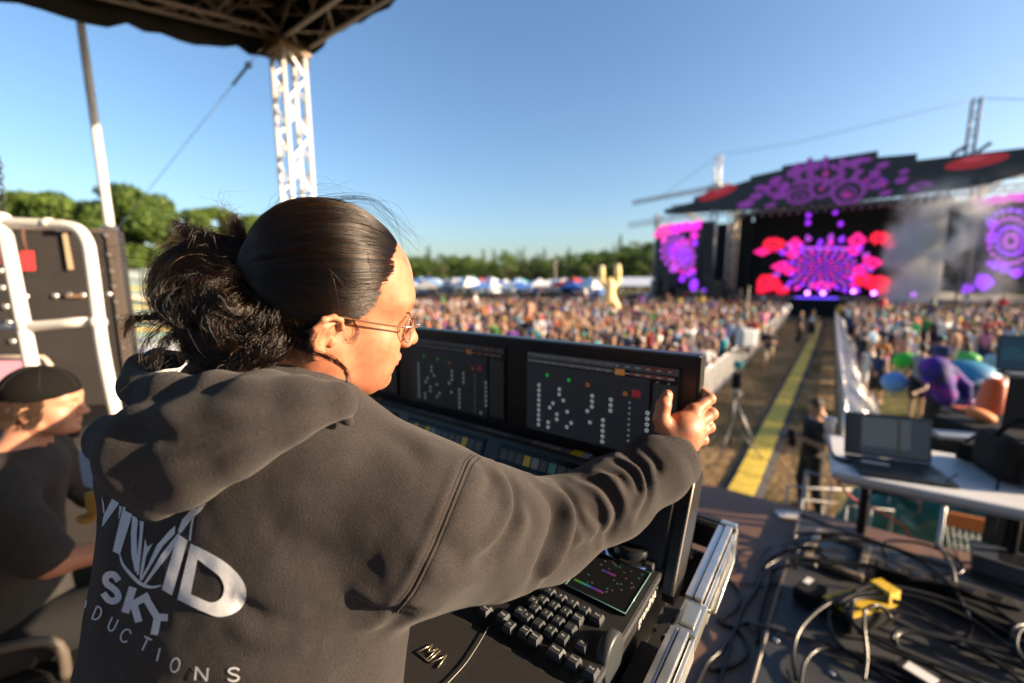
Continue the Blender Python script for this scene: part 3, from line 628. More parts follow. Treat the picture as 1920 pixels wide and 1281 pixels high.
# ground gear at the stage's left: stacks of black cabinets
for k, (px, w, h) in enumerate(((1250, 2.2, 4.6), (1232, 1.3, 3.8), (1275, 2.0, 3.3), (1345, 2.0, 3.6), (1375, 1.6, 2.9))):
    p = ony(px, 545, SY-1.2); n = int(h/.9); sx = -1.6 if k < 3 else 0
    T = Thing('speaker_stack', ('tall black speaker stack left of the side screen', 'narrow grey framed speaker stack at the far left of the stage', 'low black speaker stack under the left side screen', 'black cabinet stack beside the lattice tower', 'small black cabinet stack left of the red screen')[k], 'speakers', (p.x, SY-1.2, 0))
    for i in range(n): MB().box((0, 0, .45+i*.9), (w, 1.0, .88), bev=.03).build('cabinet', M_STG if k != 1 else mat('grey_cabinet', (.2, .2, .2), .6), T, True)
    for i in range(n): MB().cone((0, -.505, .45+i*.9), (0, -.52, .45+i*.9), min(.38, w*.35), n=14).build('driver', M_BLKG, T, True)
# smoke drifting on the right of the stage
sm = MB().box((7.6, SY-.1, 7.0), (9.4, 6.4, 12.4)).build('smoke', None)
mv = bpy.data.materials.new('smoke_volume'); mv.use_nodes = True; t = mv.node_tree; t.nodes.remove(t.nodes['Principled BSDF'])
vol = t.nodes.new('ShaderNodeVolumePrincipled'); vol.inputs['Color'].default_value = (.97, .97, .96, 1); vol.inputs['Anisotropy'].default_value = .0
tc = t.nodes.new('ShaderNodeTexCoord'); no = t.nodes.new('ShaderNodeTexNoise'); no.inputs['Scale'].default_value = .42; no.inputs['Detail'].default_value = 5; no.inputs['Distortion'].default_value = .5
t.links.new(tc.outputs['Object'], no.inputs['Vector'])
sx = t.nodes.new('ShaderNodeSeparateXYZ'); t.links.new(tc.outputs['Object'], sx.inputs[0])
def mth(op, a, b_=None, c_=None):
    k = t.nodes.new('ShaderNodeMath'); k.operation = op
    for i, q in enumerate((a, b_, c_)):
        if q is None: continue
        if hasattr(q, 'links'): t.links.new(q, k.inputs[i])
        else: k.inputs[i].default_value = q
    return k.outputs[0]
def rng(x, a, b_, c0, c1): k = t.nodes.new('ShaderNodeMapRange'); k.interpolation_type = 'SMOOTHSTEP'; t.links.new(x, k.inputs[0]); k.inputs[1].default_value = a; k.inputs[2].default_value = b_; k.inputs[3].default_value = c0; k.inputs[4].default_value = c1; return k.outputs[0]
X_, Y_, Z_ = sx.outputs
cx = mth('ADD', mth('MULTIPLY', Z_, .26), 4.5)                     # the plume leans to the right as it climbs
dx = mth('ABSOLUTE', mth('SUBTRACT', X_, cx)); wd = mth('ADD', mth('MULTIPLY', Z_, .20), 1.3)
core = rng(mth('DIVIDE', dx, wd), .25, 1.25, 1.0, 0.0)
edge = mth('MULTIPLY', mth('MULTIPLY', rng(X_, 2.95, 3.7, 0, 1), rng(X_, 10.2, 12.2, 1, 0)), mth('MULTIPLY', rng(Z_, 4.0, 12.5, 1, 0), rng(mth('ABSOLUTE', mth('SUBTRACT', Y_, SY-.1)), 1.6, 3.1, 1, 0)))
nz = rng(no.outputs['Fac'], .42, .62, .03, 1.0)
dn = mth('MULTIPLY', mth('MULTIPLY', mth('ADD', mth('MULTIPLY', core, 3.4), .26), nz), edge); t.links.new(dn, vol.inputs['Density'])
t.links.new(vol.outputs[0], t.nodes['Material Output'].inputs['Volume']); sm.data.materials.append(mv); tag(sm, kind='stuff'); sm['label'] = 'grey stage smoke drifting in front of the right screen'
# ================================================================== people
M_CSK = mat('crowd_skin', (.44, .24, .15), .55, objcol=False); M_CLO = mat('crowd_cloth', (.5, .5, .5), .85, objcol=True, var=.1, vscale=8); M_HR = mat('crowd_hair', (.03, .02, .014), .6, objcol=True)
def figure_sdf(P, part):
    """a standing figure facing -Y (towards the mixing platform is -Y; rotate to taste). P: pose dictionary"""
    sh, hp, hd = P['sh'], P['hip'], P['head']
    la, ra, ll, rl = P['la'], P['ra'], P['ll'], P['rl']
    def trunk(p, g): return smin(s_chain(p, [hp, (np.array(hp)+sh)/2+np.array([0, 0, .02]), sh], [.135+g, .12+g, .14+g], .05)*1.0, s_cap(p, np.array(sh)+np.array([-.13, 0, .05]), np.array(sh)+np.array([.13, 0, .05]), .07+g, .07+g), .06)
    def f(p):
        p = p.astype(np.float32)
        if part == 'body':
            d = trunk(p, 0); d = smin(d, s_cap(p, np.array(sh)+np.array([0, 0, .08]), hd, .055, .05), .04); d = smin(d, s_ell(p, hd, (.078, .098, .118)), .02)
            d = smin(d, s_cap(p, np.array(hd)+np.array([0, -.09, -.01]), np.array(hd)+np.array([0, -.108, -.03]), .012, .016), .02)
            for A in (la, ra): d = smin(d, s_chain(p, A, [.058, .044, .034], .02), .03); d = smin(d, s_ell(p, A[-1], (.042, .042, .05)), .02)
            for L in (ll, rl): d = smin(d, s_chain(p, L, [.092, .06, .04], .03), .03); d = smin(d, s_cap(p, np.array(L[-1])+np.array([0, .03, -.02]), np.array(L[-1])+np.array([0, -.15, -.03]), .045, .04), .03)
            return d
        if part == 'shirt':
            d = smax(trunk(p, .022), (P['hem']-p[:, 2]), .02); d = smax(d, p[:, 2]-(sh[2]+.115), .02)
            if P['sleeve']:
                for A in (la, ra):
                    a = np.array(A[0]); e = np.array(A[1]); q = a+(e-a)*P['sleeve']; d = smin(d, s_cap(p, a, q, .08, .068), .04)
            return d
        if part == 'bottoms':
            d = None
            for L in (ll, rl):
                a, k, c = [np.array(x, float) for x in L]; q = [a+np.array([0, 0, .1]), a, k] if P['short'] else [a+np.array([0, 0, .1]), a, k, c]
                r = [.12, .115, .085] if P['short'] else [.12, .112, .08, .07]; e = s_chain(p, q, r, .03); d = e if d is None else smin(d, e, .06)
            return smax(d, p[:, 2]-(P['hem']+.08), .02)
        if part == 'hair':
            h = np.array(hd); d = s_ell(p, h+np.array([0, .012, .02]), (.092, .108, .118)); d = smax(d, -(p[:, 1]-h[1]+.055+(p[:, 2]-h[2])*-.55), .02)
            if P['long']: d = smin(d, s_chain(p, [h+np.array([0, .06, .02]), h+np.array([0, .095, -.14]), h+np.array([0, .12, -.30])], [.075, .07, .04]), .04)
            return d
        if part == 'cap':
            h = np.array(hd); d = smax(s_ell(p, h+np.array([0, 0, .03]), (.096, .115, .11)), -(p[:, 2]-h[2]-.03), .01); return smin(d, s_ell(p, h+np.array([0, -.13, .045]), (.075, .07, .012)), .01)
    return f
def pose(h=1.72, lean=0, arms='down', sleeve=.75, short=True, long=False, step=.05, hem=None, turn=0):
    k = h/1.72; sh = np.array([0, lean*.25, 1.33])*k; hip = np.array([0, 0, .93])*k; hd = (sh+np.array([0, lean*.12-.015, .285*k]))
    L = lambda *a: [np.array(q)*k for q in a]
    SHL_, SHR_ = (-.185, 0, 1.36), (.185, 0, 1.36)
    AR = {'down': (L(SHL_, (-.25, .03, 1.07), (-.25, -.06, .82)), L(SHR_, (.25, .03, 1.07), (.25, -.06, .82))),
          'up': (L(SHL_, (-.32, -.05, 1.60), (-.24, -.12, 1.88)), L(SHR_, (.32, -.05, 1.60), (.26, -.10, 1.90))),
          'one': (L(SHL_, (-.24, .03, 1.08), (-.17, -.2, 1.0)), L(SHR_, (.30, -.06, 1.62), (.20, -.12, 1.90))),
          'hold': (L(SHL_, (-.24, .02, 1.09), (-.08, -.26, 1.16)), L(SHR_, (.24, .02, 1.09), (.08, -.26, 1.18))),
          'hips': (L(SHL_, (-.38, .06, 1.12), (-.20, -.05, 1.0)), L(SHR_, (.25, .02, 1.08), (.27, -.10, .85)))}[arms]
    off = np.array([0, lean*.25, 0])*k
    la, ra = [[q+off for q in a] for a in AR]
    return dict(sh=sh, hip=hip, head=hd, la=la, ra=ra, ll=L((-.09, 0, .88), (-.10, -.02-step, .48), (-.11, .02-step*.5, .07)), rl=L((.09, 0, .88), (.10, -.02+step, .48), (.11, .04+step*1.6, .07)), hem=(hem if hem is not None else .86)*k, sleeve=sleeve, short=short, long=long)
def figure_parts(P, h=.036, extra=()):
    out = {}
    for part in ('body', 'shirt', 'bottoms', 'hair')+tuple(extra):
        f = figure_sdf(P, part); lo, hi = (-.5, -.42, -.02), (.5, .5, 2.06)
        if part in ('hair', 'cap'): c = P['head']; lo, hi = c-np.array([.2, .25, .5]), c+np.array([.2, .3, .2])
        v, q = surface_nets(f, lo, hi, h); out[part] = (relax(v, q, 1, .4), q)
    return out
VAR = [pose(1.74, arms='down'), pose(1.66, arms='down', long=True, sleeve=0, hem=1.05), pose(1.76, arms='up', sleeve=.6), pose(1.65, arms='one', long=True, sleeve=0, hem=1.02), pose(1.78, arms='hold', short=False), pose(1.68, arms='hips', long=True, sleeve=.5), pose(1.72, arms='one', sleeve=.7), pose(1.7, arms='hold', long=True, sleeve=0, hem=.98), pose(1.8, arms='down', sleeve=0, hem=.9, step=.1)]
CAPPED = {0, 4, 8}
PARTS = [figure_parts(P, .040, ('cap',) if i in CAPPED else ()) for i, P in enumerate(VAR)]
WORD = ['arms hanging', 'arms hanging', 'both arms raised', 'one arm raised', 'hands held together', 'hand on hip', 'one arm raised', 'hands held together', 'arms hanging']
def crowd_proto(i):
    T = Thing('person', '', 'person'); M = {'body': M_CSK, 'shirt': M_CLO, 'bottoms': M_CLO, 'hair': M_HR, 'cap': M_CLO}
    for part, (v, q) in PARTS[i].items(): link({'bottoms': 'shorts' if VAR[i]['short'] else 'trousers'}.get(part, part), np_mesh(part, v, q), M[part], T, True)
    return T.o
PROTOS = [None]*len(VAR)
CLO = {'white': (.72, .70, .66), 'black': (.018, .018, .02), 'red': (.48, .045, .04), 'teal': (.02, .34, .36), 'yellow': (.65, .42, .05), 'navy': (.02, .035, .11), 'pink': (.62, .20, .32), 'green': (.08, .32, .07), 'orange': (.62, .20, .03), 'grey': (.26, .26, .27), 'purple': (.22, .06, .38), 'pale blue': (.30, .46, .64), 'nude': (.45, .25, .16)}
CW = [10, 11, 3.4, 2.6, 2, 4, 3.2, 1.8, 1.8, 4, 2, 3.4, 3.5]
HAIRC = {'dark': (.018, .012, .009), 'brown': (.06, .033, .017), 'fair': (.34, .22, .10), 'red': (.20, .06, .02)}; HW = [6, 5, 3, .6]
rc = random.Random(21)
EXTRA = []                                                     # hidden behind the desk and the woman from the camera
def crowd_points():
    out = []
    y = 13.0
    while y < 49.5:                                            # left of the walkway
        x = -3.4
        while x > -46:
            p = Vector((x+rc.uniform(-.5, .5), y+rc.uniform(-.5, .5), 0)); a = pix(p+Vector((0, 0, 1.62))); sp = .80 if y < 34 else .92
            dens = (1.0 if (-x < 20+y*.35) else .42)*(.55+.45*(vnoise(np.array([[x, y, 0.]]), .32, 5)[0] > -.25))
            ok = rc.random() < dens*.93
            if 770 < a[0] < 1500 and a[1] > 556 and a[1] < 672 and ok and a[1]-664 < (a[0]-1300)*.1+6: out.append((p, 'left', a))
            elif ok and 250 < a[0] < 1330 and 556 < a[1] < 770: EXTRA.append((p, 'left', a))
            x -= sp
        y += .80 if y < 34 else .92
    y = 15.0
    while y < 49.5:                                            # right of the walkway
        x = 1.3
        while x < 34:
            p = Vector((x+rc.uniform(-.35, .35), y+rc.uniform(-.35, .35), 0)); a = pix(p+Vector((0, 0, 1.62)))
            dens = .22 if y < 19 else .45 if y < 24 else .75 if y < 30 else .97
            if 1560 < a[0] < 1990 and rc.random() < dens: out.append((p, 'right', a))
            x += .92
        y += .92
    return out
CP = crowd_points()
CP.sort(key=lambda q: q[2][2])
SOLO = CP[:262]; MASS = CP[262:]+EXTRA
for i, (p, side, a) in enumerate(SOLO):
    k = rc.randrange(len(VAR)); cn = rc.choices(list(CLO), CW)[0]; hn = rc.choices(list(HAIRC), HW)[0]; bn = rc.choices(['black', 'navy', 'grey', 'white', 'pale blue', 'nude', 'pink'], [6, 4, 2, 1.5, 2, 1, 1])[0]
    kn = rc.choice(['white', 'white', 'yellow', 'red', 'black', 'pale blue', 'teal']); capn = f'{kn} cap and ' if k in CAPPED else ''
    lab = f'{hn} haired person in {capn}{cn} top, {WORD[k]}, {side} crowd'
    grp = f'crowd {side} of the walkway, {hn} hair, {capn}{cn} top, {WORD[k]}'
    rz = math.pi+rc.gauss(0, .55)                              # most face the stage
    if PROTOS[k] is None: o = PROTOS[k] = crowd_proto(k); o.location = p; o.rotation_euler.z = rz; tag(o, lab, None, grp)
    else: o = copy_tree(PROTOS[k], loc=p, rz=rz, label=lab, group=grp)
    s = rc.uniform(.88, 1.10); o.scale = (s, s, s)
    for c in o.children:
        n = c.name.split('.')[0]; c.color = (*(CLO[cn] if n == 'shirt' else CLO[bn] if n in ('shorts', 'trousers') else HAIRC[hn] if n == 'hair' else CLO[kn] if n == 'cap' else (1, 1, 1)), 1)
# the rest of the crowd as one mass with its own colours
M_MASS = mat('crowd_mass', (.3, .3, .3), .8, attr='Col')
LOW = []
for P in VAR:
    vs, fs, tg, k = [], [], [], 0
    for part in ('body', 'shirt', 'bottoms', 'hair'):
        v, q = surface_nets(figure_sdf(P, part), (-.5, -.42, -.05), (.5, .5, 2.06), .075); vs.append(v); fs.append(q+k); tg += [part]*len(v); k += len(v)
    LOW.append((np.concatenate(vs), np.concatenate(fs), np.array(tg)))
def fast_mesh(name, V, F, C=None):
    me = bpy.data.meshes.new(name); me.vertices.add(len(V)); me.vertices.foreach_set('co', V.astype(np.float32).ravel()); me.loops.add(F.size); me.loops.foreach_set('vertex_index', F.astype(np.int32).ravel())
    me.polygons.add(len(F)); me.polygons.foreach_set('loop_start', np.arange(0, F.size, 4, dtype=np.int32)); me.polygons.foreach_set('loop_total', np.full(len(F), 4, np.int32)); me.polygons.foreach_set('use_smooth', np.ones(len(F), bool)); me.update(calc_edges=True)
    if C is not None: a = me.color_attributes.new('Col', 'FLOAT_COLOR', 'POINT'); a.data.foreach_set('color', np.concatenate([C, np.ones((len(C), 1))], 1).astype(np.float32).ravel())
    me.validate(); return me
for side in ('left', 'right'):
    VV, FF, CC, k = [], [], [], 0
    for p, s_, a in MASS+[(q+Vector((0, .1, .62)), z_, a_) for q, z_, a_ in MASS if rc.random() < .035]:
        if s_ != side: continue
        i = rc.randrange(len(VAR)); v, f, tg = LOW[i]; rz = math.pi+rc.gauss(0, .6); c, s = math.cos(rz), math.sin(rz); sc = rc.uniform(.86, 1.14)
        w = np.stack([v[:, 0]*c-v[:, 1]*s, v[:, 0]*s+v[:, 1]*c, v[:, 2]], 1)*sc+np.array(p)
        col = {'body': (lambda q: (.46*q, .25*q, .155*q))(rc.uniform(.5, 1.15)), 'shirt': CLO[rc.choices(list(CLO), CW)[0]], 'bottoms': CLO[rc.choice(['black', 'navy', 'grey', 'white'])], 'hair': HAIRC[rc.choices(list(HAIRC), HW)[0]]}
        C = np.zeros((len(v), 3))
        for part in col: C[tg == part] = col[part]
        VV.append(w); FF.append(f+k); CC.append(C); k += len(v)
    o = link('crowd', fast_mesh('crowd', np.concatenate(VV), np.concatenate(FF), np.concatenate(CC)), M_MASS); tag(o, f'dense far crowd {side} of the walkway before the stage', None, None, 'stuff')
# ---- people one can single out
def person_at(label, P, loc, rz, shirt, bottoms, hair, extra=(), cap=None, h=.03):
    T = Thing('person', label, 'person', loc, rz); pr = figure_parts(P, h, extra)
    for part, (v, q) in pr.items():
        o = link({'bottoms': 'shorts' if P['short'] else 'trousers'}.get(part, part), np_mesh(part, v, q), {'body': M_CSK, 'shirt': M_CLO, 'bottoms': M_CLO, 'hair': M_HR, 'cap': M_CLO}[part], T, True)
        o.color = (*{'body': (1, 1, 1), 'shirt': shirt, 'bottoms': bottoms, 'hair': hair, 'cap': cap or shirt}[part], 1)
    return T
q = onz(1437, 692, 0); person_at('person in black T-shirt and beige trousers walking up the walkway', pose(1.72, arms='hold', short=False, long=True, step=.10), q, math.pi*.08, CLO['black'], (.42, .32, .21), HAIRC['dark'])
q = onz(1497, 643, 0); person_at('guard dressed all in black standing at the left of the walkway end', pose(1.82, arms='down', short=False), q, math.pi*.55, CLO['black'], CLO['black'], HAIRC['dark'])
q = onz(1519, 640, 0); T = person_at('guard in black T-shirt with white back print standing on the yellow ramps', pose(1.85, arms='hold', short=True), q, math.pi, CLO['black'], CLO['black'], HAIRC['dark'])
MB().ell((0, .165, 1.30), (.13, .02, .12)).build('back_print', mat('white_ink', (.75, .76, .78), .7), T, True)
q = onz(1572, 607, 0); person_at('person in yellow top beside the far end of the right barrier', pose(1.7, arms='down'), q, math.pi*.9, (.55, .34, .06), CLO['black'], HAIRC['dark'])
q = onz(1650, 690, 0); T = person_at('man in navy T-shirt and pink shorts standing by the right barrier', pose(1.84, arms='hips', sleeve=.85, hem=.82), q, math.pi*1.05, (.018, .035, .085), (.62, .06, .14), HAIRC['fair'])
q = onz(1705, 660, 0); T = person_at('person with bright green backpack standing in the right crowd', pose(1.75, arms='down'), q, math.pi*.95, CLO['black'], CLO['black'], HAIRC['brown'])
b = Thing('backpack', 'bright green backpack worn by a person in the right crowd', 'backpack', q+Vector((0, 0, .95))); MB().box((q.x+.03, q.y-.26, 1.22), (.34, .2, .52), bev=.08).build('bag', mat('green_nylon', (.03, .50, .10), .5), b); MB().box((q.x+.03, q.y-.38, 1.12), (.24, .07, .2), bev=.03).build('pocket', mat('green_nylon', (.03, .50, .10), .5), b)
q = onz(1845, 680, 0); T = person_at('person in bright green waistband bending in the right crowd', pose(1.7, arms='down', lean=-.9, sleeve=0, hem=1.1), q, math.pi*.5, (.45, .25, .16), (.05, .6, .06), HAIRC['brown'])
for lab, px, py, cl, P in (('kneeling person in teal hood at the near left barrier', 1352, 632, CLO['teal'], pose(1.6, arms='hold', long=True)), ('person in yellow shirt with white cap in the left crowd', 1330, 612, CLO['yellow'], pose(1.75)), ('person in white T-shirt close to the left barrier', 1238, 668, CLO['white'], pose(1.76)), ('person in bright turquoise top among the left crowd', 1112, 640, (.02, .45, .52), pose(1.72, long=True)), ('person in magenta dress among the left crowd', 1134, 655, (.40, .03, .33), pose(1.66, long=True, sleeve=0, hem=.7)), ('person in mustard dungarees among the left crowd', 1162, 652, (.62, .38, .05), pose(1.7, sleeve=0))):
    z = CAM+ray(px, py)*((1.45-CAMZ)/ray(px, py).z); person_at(lab, P, (z.x, z.y, 0), math.pi+rc.gauss(0, .4), cl, CLO['navy'], HAIRC['dark'])
for k, (px, y0_, lab) in enumerate(((1403, 26, 'thin pale totem pole held up in the crowd by the left barrier'), (1150, 40, 'short totem pole with a round sign in the middle of the left crowd'), (1010, 34, 'totem pole with a small pink flag in the left crowd'))):
    r = ray(px, 560); q = CAM+r*(y0_/r.y); T = Thing('totem_pole', lab, 'pole', (q.x, q.y, 0)); h_ = (3.3, 3.0, 2.9)[k]; MB().cone((0, 0, .9), (0, 0, h_), .022, n=6).build('pole', mat('pale_wood', (.6, .55, .42), .6), T, True)
    if k == 1: MB().cone((0, -.02, h_), (0, .02, h_), .22, n=16).build('sign', mat('cream_sign', (.7, .62, .45), .6), T, True)
    if k == 2: MB().prism([(0, 0, h_-.35), (.5, .05, h_-.3), (.5, -.02, h_-.05), (0, 0, h_)], (0, .01, 0)).build('flag', mat('pink_flag', (.7, .2, .4), .7), T, True)
# few people far left beyond the mural
for k, (px, py, cn) in enumerate(((262, 640, 'pink'), (285, 632, 'white'), (300, 645, 'nude'), (320, 636, 'white'), (246, 650, 'orange'))):
    d = 11+k*.6; z = at(px, py-40, d); person_at(('person in pink top', 'person in white cap and shirt', 'bare shouldered person', 'long haired person in white', 'person in orange top')[k]+' seen under the bun by the mural', pose(1.7, arms='hold', long=k % 2 == 1), (z.x, z.y, 0), .4*k, CLO[cn], CLO['white'], HAIRC['brown'])
# ================================================================== the woman at the lighting desk
def skin_mat():
    m = bpy.data.materials.new('skin'); m.use_nodes = True; t = m.node_tree; b = t.nodes['Principled BSDF']; b.inputs['Specular IOR Level'].default_value = .42
    b.inputs['Subsurface Weight'].default_value = .10; b.inputs['Subsurface Radius'].default_value = (1, .35, .2); b.inputs['Subsurface Scale'].default_value = .005
    tc = t.nodes.new('ShaderNodeTexCoord'); N = []
    for sc, de in ((26, 3), (110, 4), (420, 2), (1500, 2)):
        n = t.nodes.new('ShaderNodeTexNoise'); n.inputs['Scale'].default_value = sc; n.inputs['Detail'].default_value = de; t.links.new(tc.outputs['Object'], n.inputs['Vector']); N.append(n.outputs['Fac'])
    def ramp(x, p0, c0, p1, c1): r = t.nodes.new('ShaderNodeValToRGB'); r.color_ramp.elements[0].position = p0; r.color_ramp.elements[0].color = (*c0, 1); r.color_ramp.elements[1].position = p1; r.color_ramp.elements[1].color = (*c1, 1); t.links.new(x, r.inputs[0]); return r.outputs[0]
    base = ramp(N[0], .35, (.47, .225, .130), .68, (.455, .165, .092))
    mott = ramp(N[1], .3, (.90, .88, .86), .7, (1.08, 1.08, 1.08)); frk = ramp(N[2], .68, (1, 1, 1), .78, (.74, .62, .55))
    def mul(a, c): x = t.nodes.new('ShaderNodeMix'); x.data_type = 'RGBA'; x.blend_type = 'MULTIPLY'; x.inputs[0].default_value = 1; t.links.new(a, x.inputs[6]); t.links.new(c, x.inputs[7]); return x.outputs[2]
    t.links.new(mul(mul(base, mott), frk), b.inputs['Base Color'])
    ro = t.nodes.new('ShaderNodeMapRange'); ro.inputs[1].default_value = .3; ro.inputs[2].default_value = .7; ro.inputs[3].default_value = .34; ro.inputs[4].default_value = .56; t.links.new(N[1], ro.inputs[0]); t.links.new(ro.outputs[0], b.inputs['Roughness'])
    ad = t.nodes.new('ShaderNodeMath'); ad.operation = 'ADD'; t.links.new(N[2], ad.inputs[0]); t.links.new(N[3], ad.inputs[1])
    bp = t.nodes.new('ShaderNodeBump'); bp.inputs['Strength'].default_value = .35; bp.inputs['Distance'].default_value = .0006; t.links.new(ad.outputs[0], bp.inputs['Height']); t.links.new(bp.outputs[0], b.inputs['Normal']); return m
M_SKIN = skin_mat()
M_LIP = mat('lip', (.50, .17, .13), .35, sub=.1)
def hoodie_mat():
    m = bpy.data.materials.new('hoodie_cotton'); m.use_nodes = True; t = m.node_tree; b = t.nodes['Principled BSDF']
    b.inputs['Roughness'].default_value = .92; b.inputs['Specular IOR Level'].default_value = .15
    b.inputs['Sheen Weight'].default_value = .10; b.inputs['Sheen Roughness'].default_value = .6
    tc = t.nodes.new('ShaderNodeTexCoord')
    n = t.nodes.new('ShaderNodeTexNoise'); n.inputs['Scale'].default_value = 620; n.inputs['Detail'].default_value = 2
    n3 = t.nodes.new('ShaderNodeTexNoise'); n3.inputs['Scale'].default_value = 14; n3.inputs['Detail'].default_value = 5
    for k in (n, n3): t.links.new(tc.outputs['Object'], k.inputs['Vector'])
    r = t.nodes.new('ShaderNodeValToRGB'); r.color_ramp.elements[0].position = .25; r.color_ramp.elements[1].position = .80
    r.color_ramp.elements[0].color = (.0180, .0156, .0158, 1); r.color_ramp.elements[1].color = (.049, .0422, .0430, 1)
    t.links.new(n.outputs['Fac'], r.inputs['Fac'])
    mr = t.nodes.new('ShaderNodeMapRange'); mr.inputs[1].default_value = .3; mr.inputs[2].default_value = .7; mr.inputs[3].default_value = .82; mr.inputs[4].default_value = 1.2
    t.links.new(n3.outputs['Fac'], mr.inputs[0])
    s = t.nodes.new('ShaderNodeVectorMath'); s.operation = 'SCALE'; t.links.new(r.outputs[0], s.inputs[0]); t.links.new(mr.outputs[0], s.inputs['Scale'])
    t.links.new(s.outputs[0], b.inputs['Base Color'])
    w = t.nodes.new('ShaderNodeTexWave'); w.inputs['Scale'].default_value = 190; w.inputs['Distortion'].default_value = 1.5; w.inputs['Detail'].default_value = 1
    w.bands_direction = 'DIAGONAL'; t.links.new(tc.outputs['Object'], w.inputs['Vector'])
    ad = t.nodes.new('ShaderNodeMath'); ad.operation = 'MULTIPLY_ADD'; ad.inputs[1].default_value = .2; t.links.new(w.outputs['Fac'], ad.inputs[0]); t.links.new(n.outputs['Fac'], ad.inputs[2])
    bp = t.nodes.new('ShaderNodeBump'); bp.inputs['Strength'].default_value = .55; bp.inputs['Distance'].default_value = .0012
    t.links.new(ad.outputs[0], bp.inputs['Height']); t.links.new(bp.outputs[0], b.inputs['Normal']); return m
M_HOOD = hoodie_mat()

woman = Thing('person', 'woman with messy dark bun and glasses, in charcoal hooded sweatshirt, gripping the desk screen', 'person', (-.54, .1, 1.97))
# --- frames
TB = Vector((.958, .285, 0)); TF = Vector((-.285, .958, 0)); TO = Vector((-.535-.022*.958, .205-.022*.285, CAMZ))     # torso: right, front, origin
def tl(x, y, z): return TO + TB*x + TF*y + Vector((0, 0, z))
HC = at(628, 563, .560)                                                                            # middle of the skull
HR = (Matrix.Rotation(R_(-23), 3, 'Z') @ Matrix.Rotation(R_(-11.5), 3, 'X') @ Matrix.Rotation(R_(12), 3, 'Y'))
def hl(x, y, z): return HC + HR @ Vector((x, y, z))

# --- head, neck
def head_sdf(p):
    ax = np.abs(p[:, 0:1]); q = np.concatenate([ax, p[:, 1:]], 1)
    d = s_ell(p, (0, -.010, .034), (.0735, .088, .077))
    d = smin(d, s_ell(p, (0, .026, -.022), (.0625, .066, .082)), .03)
    d = smin(d, s_ell(p, (0, .032, .042), (.061, .056, .052)), .03)              # forehead
    d = smin(d, s_chain(q, [(.055, -.004, -.045), (.052, .012, -.078), (.030, .050, -.099), (0, .072, -.104)], [.016, .016, .018, .017]), .028)
    d = smin(d, s_ell(p, (0, .079, -.101), (.019, .014, .014)), .016)
    d = smin(d, s_ell(q, (.044, .052, -.034), (.022, .026, .022)), .025)          # cheekbone
    d = smin(d, s_ell(q, (.036, .056, -.068), (.024, .026, .030)), .03)           # cheek
    d = smin(d, s_cap(q, (.010, .083, .020), (.043, .068, .019), .010, .010), .03)  # brow
    d = smax(d, -s_ell(q, (.033, .097, .000), (.019, .017, .012)), .014)          # eye socket
    d = smin(d, s_ell(q, (.032, .0735, -.001), (.0155, .0145, .0125)), .005)       # lids over the eye
    d = smin(d, s_cap(p, (0, .088, .012), (0, .108, -.034), .0075, .0105), .014)   # nose
    d = smin(d, s_ell(p, (0, .111, -.038), (.0105, .0105, .0095)), .006)
    d = smin(d, s_ell(q, (.0125, .100, -.042), (.0075, .010, .0075)), .006)
    d = smax(d, -s_ell(q, (.006, .103, -.050), (.0038, .006, .004)), .003)
    d = smin(d, s_cap(q, (0, .0945, -.0655), (.020, .081, -.069), .0062, .003), .006)
    d = smin(d, s_cap(q, (0, .0925, -.0765), (.018, .080, -.0725), .0072, .003), .006)
    d = smax(d, -s_cap(q, (0, .104, -.0705), (.022, .087, -.0705), .0022, .0016), .004)
    d = smin(d, s_cap(p, (0, -.030, -.05), (.0, -.075, -.2), .050, .058), .03)     # neck
    d = smin(d, s_cap(q, (.052, -.020, -.055), (.018, .0, -.185), .013, .014), .03)
    return d
def ear_sdf(p):   # p in ear frame: x outwards, y forward, z up
    helix = [(-.002, .010, .006), (.006, .013, .018), (.012, .004, .029), (.017, -.008, .031), (.020, -.019, .024), (.018, -.023, .008), (.014, -.019, -.010), (.008, -.008, -.024)]
    d = s_chain(p, helix, [.003, .0032, .0034, .0038, .0040, .0040, .0040, .005], .004)
    d = smin(d, s_chain(p, [(.010, -.002, .022), (.013, -.011, .012), (.011, -.012, -.004), (.007, -.006, -.014)], [.003, .004, .0042, .0035]), .004)   # antihelix
    plate = s_ell(p, (.006, -.006, .004), (.0045, .018, .028), np.array(Matrix.Rotation(R_(28), 3, 'Z')))
    d = smin(d, plate, .005)
    d = smin(d, s_ell(p, (.006, -.002, -.028), (.0055, .0095, .011)), .007)           # lobe
    d = smin(d, s_ell(p, (.004, .010, -.008), (.004, .005, .0075)), .004)             # tragus
    d = smax(d, -s_ell(p, (.013, -.001, -.004), (.0085, .0075, .011)), .004)          # concha
    return d
hv, hf = surface_nets(head_sdf, (-.105, -.14, -.21), (.105, .135, .125), .0021)
hv = relax(hv, hf, 2, .5)
EAR_O = Vector((.0725, -.012, -.026)); EAR_R = Matrix.Rotation(R_(-14), 3, 'X') @ Matrix.Rotation(R_(8), 3, 'Z')
ev, ef = surface_nets(ear_sdf, (-.012, -.035, -.046), (.03, .025, .044), .00095); ev = relax(ev, ef, 2, .5)*.84
evr = (np.array(EAR_R) @ ev.T).T; evR = evr+np.array(EAR_O); evL = evr*np.array([-1, 1, 1])+np.array(EAR_O)*np.array([-1, 1, 1])
def hw(v): return (np.array(HR) @ v.T).T + np.array(HC)

